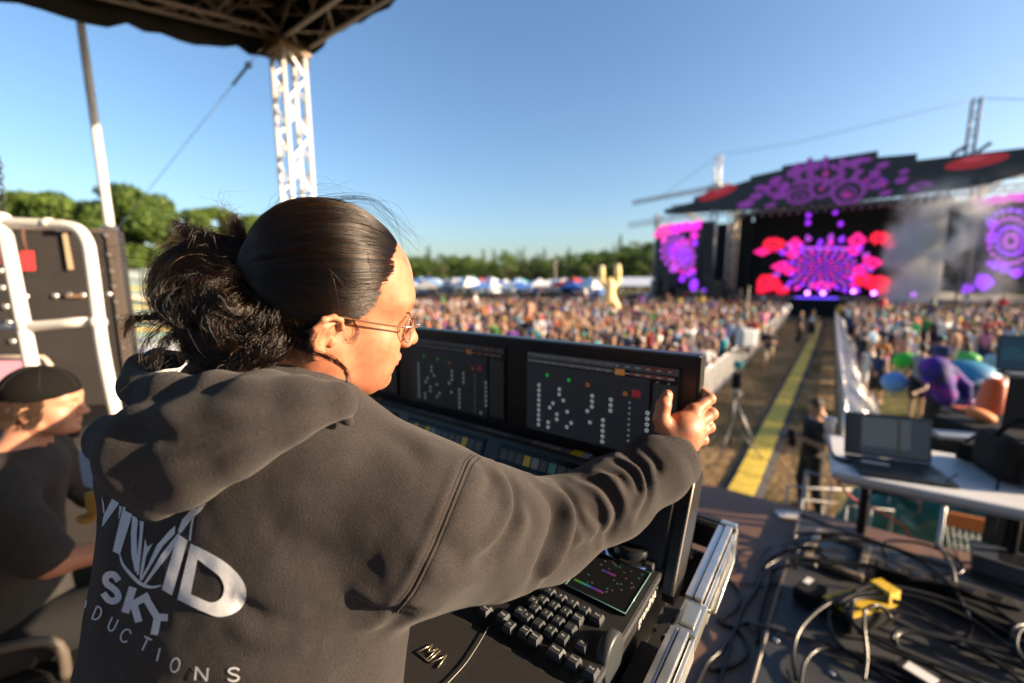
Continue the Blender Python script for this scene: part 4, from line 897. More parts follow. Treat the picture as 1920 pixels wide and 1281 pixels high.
# --- the reaching hand on the edge of the screen, and the other on the desk
def hand_sdf_factory(J):
    def f(p):
        d = s_cap(p, J['arm'], J['wrist'], .029, .0265)
        d = smin(d, s_chain(p, [J['wrist'], J['palm']], [.028, .028]), .02)
        for k in ('index', 'middle', 'ring', 'pinky'): d = smin(d, s_cap(p, J['palm'], J[k][0], .0185, .0125), .016)
        d = smin(d, s_cap(p, J['wrist'], J['thumb'][0], .02, .0165), .018)
        for k, r in (('index', (.0112, .0096, .0086, .0072)), ('middle', (.0113, .0098, .0088, .0075)), ('ring', (.0108, .0094, .0084, .007)), ('pinky', (.0096, .0084, .0074, .0064))):
            d = smin(d, s_chain(p, J[k], r, .002), .0035); d = smin(d, s_ell(p, J[k][1], (r[1]*1.14,)*3), .003); d = smin(d, s_ell(p, J[k][0], (r[0]*1.16,)*3), .006)
        d = smin(d, s_chain(p, J['thumb'], (.0175, .0136, .0120, .0094), .004), .008)
        return d
    return f
JH = {k: [np.array(at(*q)) for q in v] for k, v in {
    'index': [(1300, 772, .728), (1330, 748, .745), (1312, 731, .775), (1297, 742, .797)],
    'middle': [(1305, 796, .722), (1334, 776, .738), (1316, 760, .772), (1298, 768, .797)],
    'ring': [(1303, 816, .718), (1329, 801, .733), (1315, 787, .766), (1298, 790, .792)],
    'pinky': [(1294, 834, .714), (1318, 825, .727), (1311, 809, .755), (1298, 806, .778)],
    'thumb': [(1252, 812, .716), (1240, 786, .710), (1244, 760, .712), (1251, 741, .722)]}.items()}
JH['arm'] = np.array(at(1212, 900, .708)); JH['wrist'] = np.array(at(1254, 852, .718)); JH['palm'] = np.array(at(1280, 806, .720))
allp = np.concatenate([np.array(v).reshape(-1, 3) for v in JH.values()])
nv, nf = surface_nets(hand_sdf_factory(JH), allp.min(0)-.04, allp.max(0)+.04, .0017); nv = relax(nv, nf, 2, .5)
# left hand, resting on the desk
WL = np.array(tl(-.13, .40, -.455)); dl = np.array(TF)*.9+np.array(TB)*.35; sl_ = np.array(TB)
JL = {'arm': WL-dl*.09+np.array([0, 0, .03]), 'wrist': WL, 'palm': WL+dl*.055+np.array([0, 0, .003])}
for i, k in enumerate(('index', 'middle', 'ring', 'pinky')):
    b0 = WL+dl*(.088-.006*i)+sl_*(.030-.02*i); L = (.036, .04, .037, .03)[i]
    JL[k] = [b0, b0+dl*L+np.array([0, 0, .006]), b0+dl*L*1.7+np.array([0, 0, -.01]), b0+dl*L*2.05+np.array([0, 0, -.026])]
t0 = WL+dl*.02+sl_*.026; JL['thumb'] = [t0, t0+dl*.035+sl_*.022, t0+dl*.06+sl_*.03+np.array([0, 0, -.006]), t0+dl*.083+sl_*.03+np.array([0, 0, -.015])]
allq = np.concatenate([np.array(v).reshape(-1, 3) for v in JL.values()])
lv, lf = surface_nets(hand_sdf_factory(JL), allq.min(0)-.04, allq.max(0)+.04, .003); lv = relax(lv, lf, 1, .5)

# --- trunk, arms and legs under the clothes, and the same shape larger for the sweatshirt
SHR = np.array(at(800, 975, .520)); ELR = np.array(at(1020, 992, .635)); WRR = np.array(at(1256, 860, .720))
SHL = np.array(tl(-.165, .02, -.245)); ELL = np.array(tl(-.225, .14, -.44)); WRL = WL-dl*.03
TZ = np.array([-1.0, -.75, -.55, -.42, -.30, -.22, -.16, -.10, -.05])
TA = np.array([.232, .238, .232, .228, .222, .190, .116, .060, .04])
TX = np.array([-.055, -.048, -.036, -.026, -.012, 0, 0, 0, 0])
TBk = np.array([.14, .135, .128, .125, .118, .102, .085, .068, .05])
TY = np.array([-.07, -.05, -.02, .005, .022, .035, .042, .052, .06])
rbn = np.array(TB); tfn = np.array(TF); ton = np.array(TO)
def torso(p, g=0.0, zlo=-.70):
    q = p-ton; x = q@rbn; y = q@tfn; z = q[:, 2]; x = x-np.interp(z, TZ, TX)
    a = np.interp(z, TZ, TA)+g; b = np.interp(z, TZ, TBk)+g; yc = np.interp(z, TZ, TY)
    k = np.sqrt((x/a)**2+((y-yc)/b)**2); d = (k-1)*np.minimum(a, b)
    return smax(smax(d, zlo-z, .02), z-(-.105+g), .04)
def hoodie_sdf(p):
    p = p.astype(np.float32)
    d = torso(p, .006)
    d = smin(d, s_chain(p, [tl(.06, .04, -.178), SHR], [.06, .083]), .05)
    m1 = SHR*.5+ELR*.5+np.array([0, 0, -.006]); m2 = ELR*.5+WRR*.5+np.array([0, 0, -.010])
    arm = s_chain(p, [SHR, m1, ELR, m2, WRR*.82+m2*.18, WRR*.97+m2*.03], [.086, .080, .066, .057, .050, .0425], .03)
    d = smin(d, arm, .045)
    d = smin(d, s_chain(p, [tl(-.05, .04, -.155), SHL, ELL, WRL], [.07, .08, .062, .042]), .04)
    return d
HN = -np.array(TF)*.92+np.array([0, 0, .39]); HN = HN/np.linalg.norm(HN); HCN = np.array(at(400, 800, .455))
def hood_sdf(p):
    p = p.astype(np.float32); p = p+HN.astype(np.float32)*(((p-HCN.astype(np.float32))@HN.astype(np.float32))*.42)[:, None]
    def ch(L, k=.01): return s_chain(p, [np.array(at(a, b, c)) for a, b, c, r in L], [r for *_, r in L], k)
    B = ch([(182, 822, .468, .026), (250, 838, .432, .044), (345, 822, .415, .044), (450, 782, .413, .037), (560, 757, .427, .025), (640, 750, .452, .015), (674, 768, .474, .007)], .02)
    B = smin(B, ch([(250, 850, .432, .038), (276, 905, .424, .026), (283, 936, .421, .0135)], .015), .03)
    B = smin(B, ch([(283, 932, .421, .014), (345, 890, .414, .026), (440, 835, .414, .026), (540, 784, .424, .017), (662, 766, .468, .006)], .015), .03)
    A = ch([(240, 722, .495, .019), (300, 748, .458, .027), (390, 752, .437, .030), (490, 750, .437, .028), (580, 752, .452, .020), (668, 774, .474, .007)], .02)
    C = ch([(678, 794, .482, .007), (615, 758, .484, .013), (530, 728, .485, .017), (445, 702, .487, .018), (375, 705, .505, .017)], .015)
    D = ch([(238, 712, .50, .015), (262, 690, .535, .013), (310, 678, .575, .013), (360, 680, .59, .013)], .015)
    F = ch([(375, 705, .505, .017), (350, 722, .49, .014), (300, 742, .465, .018)], .01)
    d = smin(A, B, .004); d = smin(d, smin(C, smin(D, F, .008), .008), .005)
    return d
hoodv = None
gv, gf = surface_nets(lambda p: smin(hoodie_sdf(p), hood_sdf(p)+.0, .008), tuple(np.array(tl(0, 0, 0))+np.array([-.42, -.28, -.74])), (-.13, .93, CAMZ-.045), .0040)
gv = relax(gv, gf, 2, .5)

# --- creases: lines traced on the cloth, pushed in along the surface normal with a raised lip beside them
def bvh_of(v, f): return BVHTree.FromPolygons(v.tolist(), f.tolist())
def crease(v, n, bvh, pts, depth, width, lip=.5, side=1):
    P = []
    for a in spline([(x, y, 0) for x, y in pts], 40):
        h = bvh.ray_cast(CAM, ray(a[0], a[1]).normalized())
        if h[0] is not None: P.append(np.array(h[0]))
    if len(P) < 3: return
    P = np.array(P); T = np.gradient(P, axis=0); box = (v > P.min(0)-4*width).all(1) & (v < P.max(0)+4*width).all(1); I = np.where(box)[0]
    D = v[I][:, None, :]-P[None]; dist = np.linalg.norm(D, axis=2); j = dist.argmin(1); dm = dist[np.arange(len(I)), j]
    tt = np.linspace(0, 1, len(P))[j]; fade = np.sin(np.pi*np.clip(tt, .04, .96))**.6
    side_v = np.cross(T[j], n[I]); side_v /= np.linalg.norm(side_v, axis=1, keepdims=True)+1e-9
    s = (D[np.arange(len(I)), j]*side_v).sum(1)
    g = -depth*np.exp(-(dm/width)**2) + lip*depth*np.exp(-((s-side*1.7*width)/(1.2*width))**2)*np.exp(-np.maximum(dm-2.2*width, 0)**2/width**2)*(dm < 4*width)
    v[I] += n[I]*(g*fade)[:, None]
gn = mesh_normals(gv, gf); gb = bvh_of(gv, gf)
CRE = [([(948, 886), (966, 925), (964, 975), (940, 1018), (912, 1050)], .013, .010, .8, 1), ([(1008, 912), (1044, 955), (1040, 1005), (1018, 1058), (1000, 1090)], .016, .010, .9, -1),
       ([(1046, 905), (1076, 940), (1094, 990)], .008, .0065, .6, 1), ([(1092, 896), (1132, 916), (1156, 962), (1140, 1010)], .009, .007, .7, 1),
       ([(1172, 852), (1206, 876), (1216, 925), (1198, 968)], .009, .0065, .6, 1), ([(1208, 846), (1230, 868), (1234, 890)], .006, .006, .5, 1), ([(1128, 880), (1160, 890), (1176, 915)], .007, .006, .6, 1), ([(1100, 950), (1128, 985), (1120, 1020)], .006, .008, .5, 1),
       ([(1120, 890), (1150, 925), (1164, 955)], .005, .005, .6, -1), ([(1062, 930), (1080, 985), (1068, 1040)], .006, .007, .5, 1), ([(985, 930), (1000, 985), (975, 1045)], .005, .010, .4, 1), ([(1150, 862), (1190, 890), (1200, 930)], .005, .005, .6, -1),
       ([(900, 868), (922, 898), (905, 935)], .007, .009, .5, 1), ([(560, 1150), (640, 1165), (760, 1150)], .007, .012, .4, 1), ([(520, 1010), (620, 1060), (720, 1050)], .005, .02, .3, -1), ([(640, 1120), (700, 1145), (755, 1140)], .006, .008, .5, -1),
       ([(430, 1130), (500, 1165), (600, 1180)], .006, .011, .4, 1), ([(600, 1215), (700, 1190), (770, 1150)], .007, .012, .4, -1), ([(220, 1010), (205, 1100), (190, 1200)], .006, .018, .3, 1),
       ([(820, 1010), (870, 1050), (930, 1050)], .006, .013, .3, 1), ([(300, 832), (440, 797), (540, 772), (640, 762)], .008, .008, .6, 1), ([(300, 900), (400, 858), (520, 805), (620, 775)], .004, .009, .4, 1), ([(205, 795), (270, 812), (330, 822)], .006, .010, .5, -1), ([(400, 742), (480, 752), (570, 744)], .004, .010, .4, 1),
       ([(700, 800), (760, 830), (800, 880)], .004, .014, .3, 1), ([(1160, 990), (1110, 1020), (1050, 1050)], .006, .010, .3, 1)]
for c in CRE: crease(gv, gn, gb, *c)
gv += gn*(vnoise(gv, 22, 3)*.0022+vnoise(gv, 55, 5)*.0008)[:, None]
SEAM = [(893, 856), (880, 868), (868, 895), (852, 935), (832, 985), (806, 1045), (776, 1105), (744, 1146)]
gn = mesh_normals(gv, gf); gb = bvh_of(gv, gf)
crease(gv, gn, gb, SEAM, .0032, .006, 1.0, 1)
gv = relax(gv, gf, 1, .4)
hoodie = link('sweatshirt', np_mesh('sweatshirt', gv, gf), M_HOOD, woman)
gb = bvh_of(gv, gf); gn = mesh_normals(gv, gf)
def on_cloth(px, py, off=.0012, bvh=None):
    r = ray(px, py).normalized(); h = (bvh or gb).ray_cast(CAM, r)
    return None if h[0] is None else h[0]+h[1]*(off if h[1].dot(r) < 0 else -off)
# seam stitching: a thin cord and a row of stitches
sp = [on_cloth(a[0], a[1], .0006) for a in spline([(x, y, 0) for x, y in SEAM], 10)]; sp = [p for p in sp if p is not None]
MB().tube(sp, .0016, 6).build('seam', M_HOOD, woman)
st = MB()
for off in (-9, 8):
    L = [on_cloth(a[0]+off, a[1]+off*.3, .0004) for a in spline([(x, y, 0) for x, y in SEAM], 26)]
    for i in range(0, len(L)-1, 2):
        if L[i] is not None and L[i+1] is not None and (L[i]-L[i+1]).length < .01: st.cone(L[i], L[i+1], .0005, n=5)
M_THREAD = mat('black_thread', (.012, .011, .011), .8)
st.build('stitching', M_THREAD, woman)
# cuff ribbing at the wrist
axw = Vector(WRR-ELR).normalized(); x_, y_, _z = frame(axw)
cuff_mb = MB(); vs = []; fs = []; nn = 120; PR = [(.0480, -.056), (.0525, -.052), (.0522, -.030), (.0505, -.008), (.0470, .001), (.0400, -.003), (.0390, -.02)]
for r_, h_ in PR:
    for k in range(nn): a = 2*math.pi*k/nn; rr_ = r_*(1+.010*math.cos(a*nn/3)); vs.append(Vector(WRR)+axw*(h_+.020)+x_*(rr_*math.cos(a))+y_*(rr_*math.sin(a)))
for q in range(len(PR)-1): fs += [(q*nn+k, q*nn+(k+1) % nn, (q+1)*nn+(k+1) % nn, (q+1)*nn+k) for k in range(nn)]
cuff_mb._add(vs, fs, True); cuff = cuff_mb.build('cuff', M_HOOD, woman)
# --- the body: head, neck, ears, trunk, hands as one mesh
def body_sdf(p):
    d = torso(p, -.012, -.9)
    d = smin(d, s_chain(p, [SHR, ELR, np.array(at(1230, 880, .710))], [.055, .045, .030]), .03)
    d = smin(d, s_chain(p, [SHL, ELL, WL-dl*.05], [.055, .045, .028]), .03)
    for sx in (-1, 1): d = smin(d, s_chain(p, [tl(.09*sx, -.05, -.85), tl(.10*sx, -.03, -1.2), tl(.105*sx, -.07, -1.56), tl(.105*sx, .05, -1.61)], [.085, .06, .042, .03]), .04)
    return d
bv, bf = surface_nets(body_sdf, np.array(tl(0, 0, 0))+np.array([-.45, -.35, -1.64]), (-.15, .92, CAMZ-.06), .011)
parts = [(hw(hv), hf), (hw(evR), ef), (hw(evL), ef[:, ::-1]), (nv, nf), (lv, lf), (bv, bf)]; V_ = []; F_ = []; k_ = 0
for v, f in parts: V_.append(v); F_.append(f+k_); k_ += len(v)
body = link('body', np_mesh('body', np.concatenate(V_), np.concatenate(F_)), M_SKIN, woman)
# lips, brow, eyes
hb = bvh_of(hw(hv), hf)
for sx in (-1, 1):
    e = MB().ell(hl(.032*sx, .0755, -.001), .0125, nu=20, nv=12).build('eye', mat('eye_white', (.75, .7, .66), .15), woman)
    MB().ell(hl(.033*sx, .0826, -.001), (.006, .006, .006)).build('iris', mat('iris_brown', (.03, .014, .008), .1), e)
def lip_strip(z0, w, r):
    L = []
    for k in range(-8, 9):
        x = k/8*w; L.append(hl(x, .0965-x*x*26, z0-.004*abs(k/8)*(1 if z0 > -.07 else -1)))
    return L
lp = MB()
lp.tube(lip_strip(-.0665, .019, 0), [.0016+.0052*math.cos(math.pi/2*min(1, abs(k)/8)) for k in range(-8, 9)], 10)
lp.tube([p+HR @ Vector((0, -.003, 0)) for p in lip_strip(-.0762, .017, 0)], [.0016+.0062*math.cos(math.pi/2*min(1, abs(k)/8)) for k in range(-8, 9)], 10)
lp.build('lip', M_LIP, woman)
# trousers and shoes (below the frame)
def leg_sdf(p):
    d = None
    for sx in (-1, 1):
        e = s_chain(p, [tl(.085*sx, -.05, -.72), tl(.09*sx, -.05, -.85), tl(.10*sx, -.03, -1.2), tl(.105*sx, -.07, -1.53)], [.115, .10, .075, .062], .03); d = e if d is None else smin(d, e, .04)
    return d
pv, pf = surface_nets(leg_sdf, np.array(tl(0, 0, 0))+np.array([-.35, -.3, -1.64]), np.array(tl(0, 0, 0))+np.array([.35, .25, -.58]), .012)
link('trousers', np_mesh('trousers', pv, pf), mat('black_denim', (.012, .012, .014), .85, bump=.3, bscale=700), woman)
for sx in (-1, 1):
    MB().ell(tl(.108*sx, .02, -1.585), (.05, .05, .045)).ell(tl(.108*sx, .10, -1.597), (.046, .085, .033)).build('shoe', mat('black_shoe', (.015, .015, .016), .6), woman)
# finger ring
p0 = Vector(JH['ring'][0]*.62+JH['ring'][1]*.38); axr = Vector(JH['ring'][1]-JH['ring'][0])
x_, y_, _z = frame(axr)
MB().tube([p0+(x_*math.cos(a)+y_*math.sin(a))*.0108 for a in np.linspace(0, 2*math.pi, 25)[:-1]], .0011, 6, True).build('finger_ring', mat('silver', (.8, .8, .8), .2, 1), woman)
# thumb nail
MB().ell(Vector(JH['thumb'][3])+(CAM-Vector(JH['thumb'][3])).normalized()*.0070+Vector((0, 0, -.001)), (.0052, .0052, .0068), nu=12, nv=8).build('fingernail', mat('nail', (.66, .36, .27), .25), woman)

# ------------------------------------------------------------------ the print on her back (flat ink on the cloth)
from mathutils.geometry import tessellate_polygon
M_INK = mat('pale_print', (.76, .78, .82), .75, var=.12, vscale=300)
def q4(L): return [(120+x/1.998, 640+y/1.998) for x, y in L]
def stroke(L, w, closed=False, taper=None):
    L = [np.array(p, float) for p in L]; n = len(L); A, B = [], []
    for i in range(n):
        t = (L[(i+1) % n]-L[i-1]) if closed else (L[min(i+1, n-1)]-L[max(i-1, 0)]); t /= np.linalg.norm(t)+1e-9; nn = np.array([-t[1], t[0]])
        ww = w*.5*(taper[i] if taper else 1); A.append(L[i]+nn*ww); B.append(L[i]-nn*ww)
    return [[A[i], A[(i+1) % n], B[(i+1) % n], B[i]] for i in range(n if closed else n-1)]
def rot2(L, c, deg, s=1.0): a = R_(deg); return [(c[0]+s*(x*math.cos(a)-y*math.sin(a)), c[1]+s*(x*math.sin(a)+y*math.cos(a))) for x, y in L]
def sp2(L, n=6, closed=False): return [tuple(p) for p in spline(L, n, closed)]
inkbvh = bvh_of(gv, gf)
def print_on(name, polys, parent, off=.0009):
    bm = bmesh.new()
    for pl in polys:
        holes = pl if isinstance(pl[0][0], (list, tuple, np.ndarray)) else [pl]
        flat = [Vector((p[0], p[1], 0)) for ring in holes for p in ring]
        vs = [bm.verts.new(v) for v in flat]
        for tri in tessellate_polygon([[Vector((p[0], p[1], 0)) for p in ring] for ring in holes]):
            try: bm.faces.new([vs[i] for i in tri])
            except ValueError: pass
    for _ in range(4):
        E = [e for e in bm.edges if e.calc_length() > 6]
        if not E: break
        bmesh.ops.subdivide_edges(bm, edges=E, cuts=1); bmesh.ops.triangulate(bm, faces=bm.faces[:])
    dead = []
    for v in bm.verts:
        p = on_cloth(v.co.x, v.co.y, off, inkbvh)
        if p is None or (p-CAM).length > .9 or abs(float(hoodie_sdf(np.array([p], np.float32))[0])) > .014: dead.append(v)
        else: v.co = p
    bmesh.ops.delete(bm, geom=dead, context='VERTS')
    me = bpy.data.meshes.new(name); bm.to_mesh(me); bm.free(); return tag(link(name, me, M_INK, parent), kind='stuff')
big = [[(188, 580), (217, 598), (146, 697), (151, 655)], [(144, 575), (150, 640), (157, 650), (152, 605)], [(212, 605), (223, 612), (208, 672), (209, 640)],
       [(228, 607), (266, 626), (213, 799), (186, 785)],
       [(262, 630), (284, 640), (276, 720), (279, 862), (270, 862), (256, 800), (254, 720)], [(289, 642), (305, 650), (297, 740), (284, 872), (277, 875), (276, 820), (287, 720)],
       [(308, 738), (315, 770), (336, 756), (312, 803), (300, 862), (290, 889), (287, 880), (296, 820)],
       [(420, 690), (396, 712), (350, 765), (318, 838), (285, 896), (297, 893), (334, 832), (372, 768), (418, 722)],
       [(440, 708), (405, 750), (366, 800), (338, 850), (300, 908), (311, 908), (352, 856), (402, 792), (428, 745)],
       [(564, 572), (500, 606), (446, 668), (430, 711), (441, 719), (484, 662), (512, 640)],
       [(430, 721), (466, 746), (408, 951), (370, 928)]]
polys = [q4(p) for p in big]
polys.append([q4(sp2([(478, 757), (540, 787), (600, 823), (650, 866), (680, 913), (685, 955), (668, 995), (630, 1022), (580, 1031), (530, 1014), (478, 990), (428, 965)][:11], 3)+[(428, 965)]), q4([(503, 815)]+sp2([(545, 848), (585, 880), (602, 918), (596, 952), (575, 972), (548, 976), (515, 963)], 4)+[(478, 946)])])
polys += [q4(p) for p in stroke(sp2([(213, 797), (224, 835), (254, 872), (290, 906), (330, 920), (368, 913)], 5), 11, taper=[.4+.9*math.sin(math.pi*k/25) for k in range(26)])]
polys += [q4(p) for p in stroke(sp2([(483, 570), (495, 604), (490, 642), (481, 690), (474, 746)], 5), 7)]
polys += [q4(p) for p in stroke(sp2([(208, 897), (193, 875), (170, 873), (159, 888), (164, 907), (185, 922), (202, 938), (207, 958), (193, 972), (170, 967), (150, 942)], 4), 25)]
polys += [q4(p) for p in stroke([(262, 920), (233, 1016)], 30)+stroke([(322, 950), (252, 990)], 27)+stroke([(262, 975), (284, 1050)], 28)]
polys += [q4(p) for p in stroke([(314, 968), (352, 1032)], 27)+stroke([(392, 1034), (352, 1032)], 27)+stroke([(356, 1026), (341, 1098)], 28)]
print_on('logo_print', polys, hoodie)
E_ = [(.42*math.cos(a), .5*math.sin(a)) for a in np.linspace(0, 2*math.pi, 21)[:-1]]
GLY = {'O': [(E_, True)], 'D': [([(-.3, -.5), (-.3, .5)], False), (sp2([(-.3, -.5), (.1, -.46), (.34, -.2), (.34, .2), (.1, .46), (-.3, .5)], 4), False)],
       'U': [(sp2([(-.32, -.5), (-.32, .15), (-.2, .42), (0, .5), (.2, .42), (.32, .15), (.32, -.5)], 4), False)],
       'C': [(sp2([(.34, -.3), (.15, -.48), (-.15, -.46), (-.36, -.2), (-.36, .2), (-.15, .46), (.15, .48), (.34, .3)], 4), False)],
       'T': [([(-.36, -.46), (.36, -.46)], False), ([(0, -.5), (0, .5)], False)], 'I': [([(0, -.5), (0, .5)], False)],
       'N': [([(-.34, .5), (-.34, -.5)], False), ([(-.34, -.48), (.34, .48)], False), ([(.34, .5), (.34, -.5)], False)],
       'S': [(sp2([(.32, -.36), (.1, -.5), (-.2, -.44), (-.3, -.22), (-.1, -.04), (.15, .05), (.32, .24), (.2, .45), (-.1, .5), (-.34, .36)], 4), False)]}
small = []
for ch, c, deg, w, h in (('O', (75, 982), 14, 26, 50), ('D', (128, 1018), 22, 36, 50), ('U', (186, 1060), 24, 38, 50), ('C', (235, 1101), 26, 42, 50), ('T', (308, 1132), 26, 42, 52), ('I', (357, 1172), 14, 40, 50), ('O', (420, 1211), 14, 38, 52), ('N', (518, 1244), 6, 64, 50), ('S', (638, 1246), 2, 62, 48)):
    for L, cl in GLY[ch]:
        L = rot2([(x*w, y*h) for x, y in L], c, deg); small += [q4(p) for p in stroke(L, 7.5 if ch in 'NS' else 6.2, cl)]
print_on('lettering_print', small, hoodie)
# ------------------------------------------------------------------ her hair
def hair_mat():
    m = bpy.data.materials.new('black_brown_hair'); m.use_nodes = True; t = m.node_tree
    t.nodes.remove(t.nodes['Principled BSDF']); h = t.nodes.new('ShaderNodeBsdfHairPrincipled'); h.parametrization = 'MELANIN'
    h.inputs['Melanin'].default_value = .955; h.inputs['Melanin Redness'].default_value = .30; h.inputs['Roughness'].default_value = .27; h.inputs['Coat'].default_value = .2; h.inputs['Radial Roughness'].default_value = .4
    h.inputs['Random Roughness'].default_value = .2; h.inputs['Random Color'].default_value = .45
    t.links.new(h.outputs[0], t.nodes['Material Output'].inputs[0]); return m
M_HAIR = hair_mat(); M_SCALP = mat('hair_under', (.010, .007, .006), .45)
def hairs(name, strands, rad, parent, m=None, ends=(1, .45)):
    """strands: list of (n,3) arrays in world coordinates; rad: root radius"""
    hc = bpy.data.hair_curves.new(name); hc.add_curves([len(s) for s in strands])
    P = np.concatenate(strands).astype(np.float32); inv = np.array(parent.I); P = P @ inv[:3, :3].T + inv[:3, 3]
    hc.position_data.foreach_set('vector', P.astype(np.float32).ravel())
    ra = hc.attributes.new('radius', 'FLOAT', 'POINT') if 'radius' not in hc.attributes else hc.attributes['radius']
    rr = np.concatenate([rad*np.interp(np.linspace(0, 1, len(s)), (0, .25, 1), (ends[0], 1, ends[1])) for s in strands]).astype(np.float32); ra.data.foreach_set('value', rr)
    hc.materials.append(m or M_HAIR); o = bpy.data.objects.new(name, hc); COL.objects.link(o); o.parent = parent.o; return o
CE = np.array([0, -.010, .036]); CR = np.array([.0735, .088, .0775])+np.array([.008, .006, .009])
def hairline(z): return np.where(z > -.02, .021+(z+.02)*.67, -.024+(z+.02)*.42)
def cap_sdf(p):
    d = s_ell(p, CE, CR-.002); d = smin(d, s_ell(p, (0, -.050, -.035), (.054, .040, .045)), .03)
    return smax(d, p[:, 1]-hairline(p[:, 2])-.004, .012)
cv, cf = surface_nets(cap_sdf, (-.1, -.13, -.1), (.1, .12, .14), .0032)
link('scalp_hair', np_mesh('scalp_hair', hw(relax(cv, cf, 1)), cf), M_SCALP, woman)
TIE = np.array([.012, -.112, .018])
rg = np.random.default_rng(5)
def cap_strand(u, lock, lift, n=16):
    """from a root direction u on the head back to the tie, along a great circle of the head's ellipsoid"""
    td = (TIE-CE)/CR; tr = np.linalg.norm(td); td = td/tr; om = math.acos(np.clip(u@td, -1, 1)); s = np.linspace(0, 1, n)[:, None]
    P = (np.sin((1-s)*om)*u+np.sin(s*om)*td)/math.sin(om)
    side = np.cross(u, td); side /= np.linalg.norm(side)+1e-9
    P = P+side*(lock[0]*np.sin(s*math.pi)+.025*lock[2]*np.sin(s*7+lock[1]*9)*np.sin(s*math.pi))
    sag = 1+lift*np.sin(np.clip(s*1.15, 0, 1)*math.pi)**.8
    rad = sag*(1-s**6)+tr*s**6
    return CE+P*CR*rad
def push_out(L, gap=.0016):
    n = [len(a) for a in L]; P = np.concatenate(L); c = np.array([0, -.02, .01]); r = P-c; r /= np.linalg.norm(r, axis=1, keepdims=True)
    for _ in range(3): P = P+r*np.maximum(gap-cap_sdf(P.astype(np.float32)), 0)[:, None]*(P[:, 1] > -.104)[:, None]
    return np.split(P, np.cumsum(n)[:-1])
locks = [(rg.normal(0, .03), rg.uniform(0, 1), rg.normal(0, .5), rg.normal(.010, .020)) for _ in range(240)]
lockdir = rg.normal(size=(240, 3)); lockdir /= np.linalg.norm(lockdir, axis=1, keepdims=True)
S = []
while len(S) < 14000:
    u = rg.normal(size=3); u /= np.linalg.norm(u); q = CE+u*CR
    if q[1] > hairline(q[2])+abs(rg.normal(0, .0045))-.004 or q[2] < -.09: continue
    edge = hairline(q[2])-q[1]
    if edge > .03 and rg.random() > .45: continue
    i = int((lockdir@u).argmax()); lk = locks[i]
    td = (TIE-CE)/CR; td /= np.linalg.norm(td)
    if u@td > .97: continue
    S.append(cap_strand(u, (lk[0]+rg.normal(0, .008), lk[1], lk[2]), lk[3]+rg.normal(.0, .006)))
for k in range(2600):                                    # from the nape and behind the ears up to the tie
    a = rg.uniform(-2.0, 2.0); z = rg.uniform(-.09, -.02); e = (1-.35*abs(a)/2)
    p0 = np.array([.055*math.sin(a*.75), -.05-.035*math.cos(a*.75), z]); s = np.linspace(0, 1, 16)[:, None]; c = np.array([0, -.02, .0])
    d0 = p0-c; d1 = TIE-c; r0 = np.linalg.norm(d0); r1 = np.linalg.norm(d1); d0 = d0/r0; d1 = d1/r1; om = math.acos(np.clip(d0@d1, -1, 1))
    D = (np.sin((1-s)*om)*d0+np.sin(s*om)*d1)/math.sin(om); q = rg.normal(0, .0015)+.003*math.sin(a*9)
    S.append(c+D*(r0+(r1-r0)*s)+np.cross(d0, d1)*np.sin(s*math.pi)*q)
S = [hw(a) for a in push_out(S)]
hairs('combed_hair', S, .00032, woman, None, (.25, .8))
# bundles of the messy bun: centre lines traced on the photograph, each a lock of its own width
def bundle(pts, width, n, wav=1.0, taper=.3, seed=0, spread=1.0):
    g = np.random.default_rng(seed); C = np.array(spline([np.array(at(*p)) for p in pts], 9)); m = len(C); out = []
    T = np.gradient(C, axis=0); T /= np.linalg.norm(T, axis=1, keepdims=True)
    X = np.cross(T, np.array(FW)); X /= np.linalg.norm(X, axis=1, keepdims=True)+1e-9; Y = np.cross(T, X); s = np.linspace(0, 1, m)
    for _ in range(n):
        a = g.uniform(0, 2*math.pi); r = width*math.sqrt(g.random()); tw = g.normal(.8, .6)
        env = (.35+.65*np.sin(np.clip(s*1.1+.08, 0, 1)*math.pi)**.5)*(1-s*taper)+spread*.5*(s**3)*g.random()
        ph = g.uniform(0, 6.3, 2); k = a+tw*s*3
        w_ = wav*g.gamma(1.6, .75); o = X*(np.cos(k)*r*env+w_*.0017*np.sin(s*g.uniform(4, 15)+ph[0]))[:, None]+Y*(np.sin(k)*r*env*.9+w_*.0017*np.sin(s*g.uniform(4, 15)+ph[1]))[:, None]
        e = int(m*g.uniform(.72, 1)); out.append((C+o)[:max(6, e)])
    return out
print('TIE', pix(hl(*TIE)))
TP = (478, 525, 0.515)
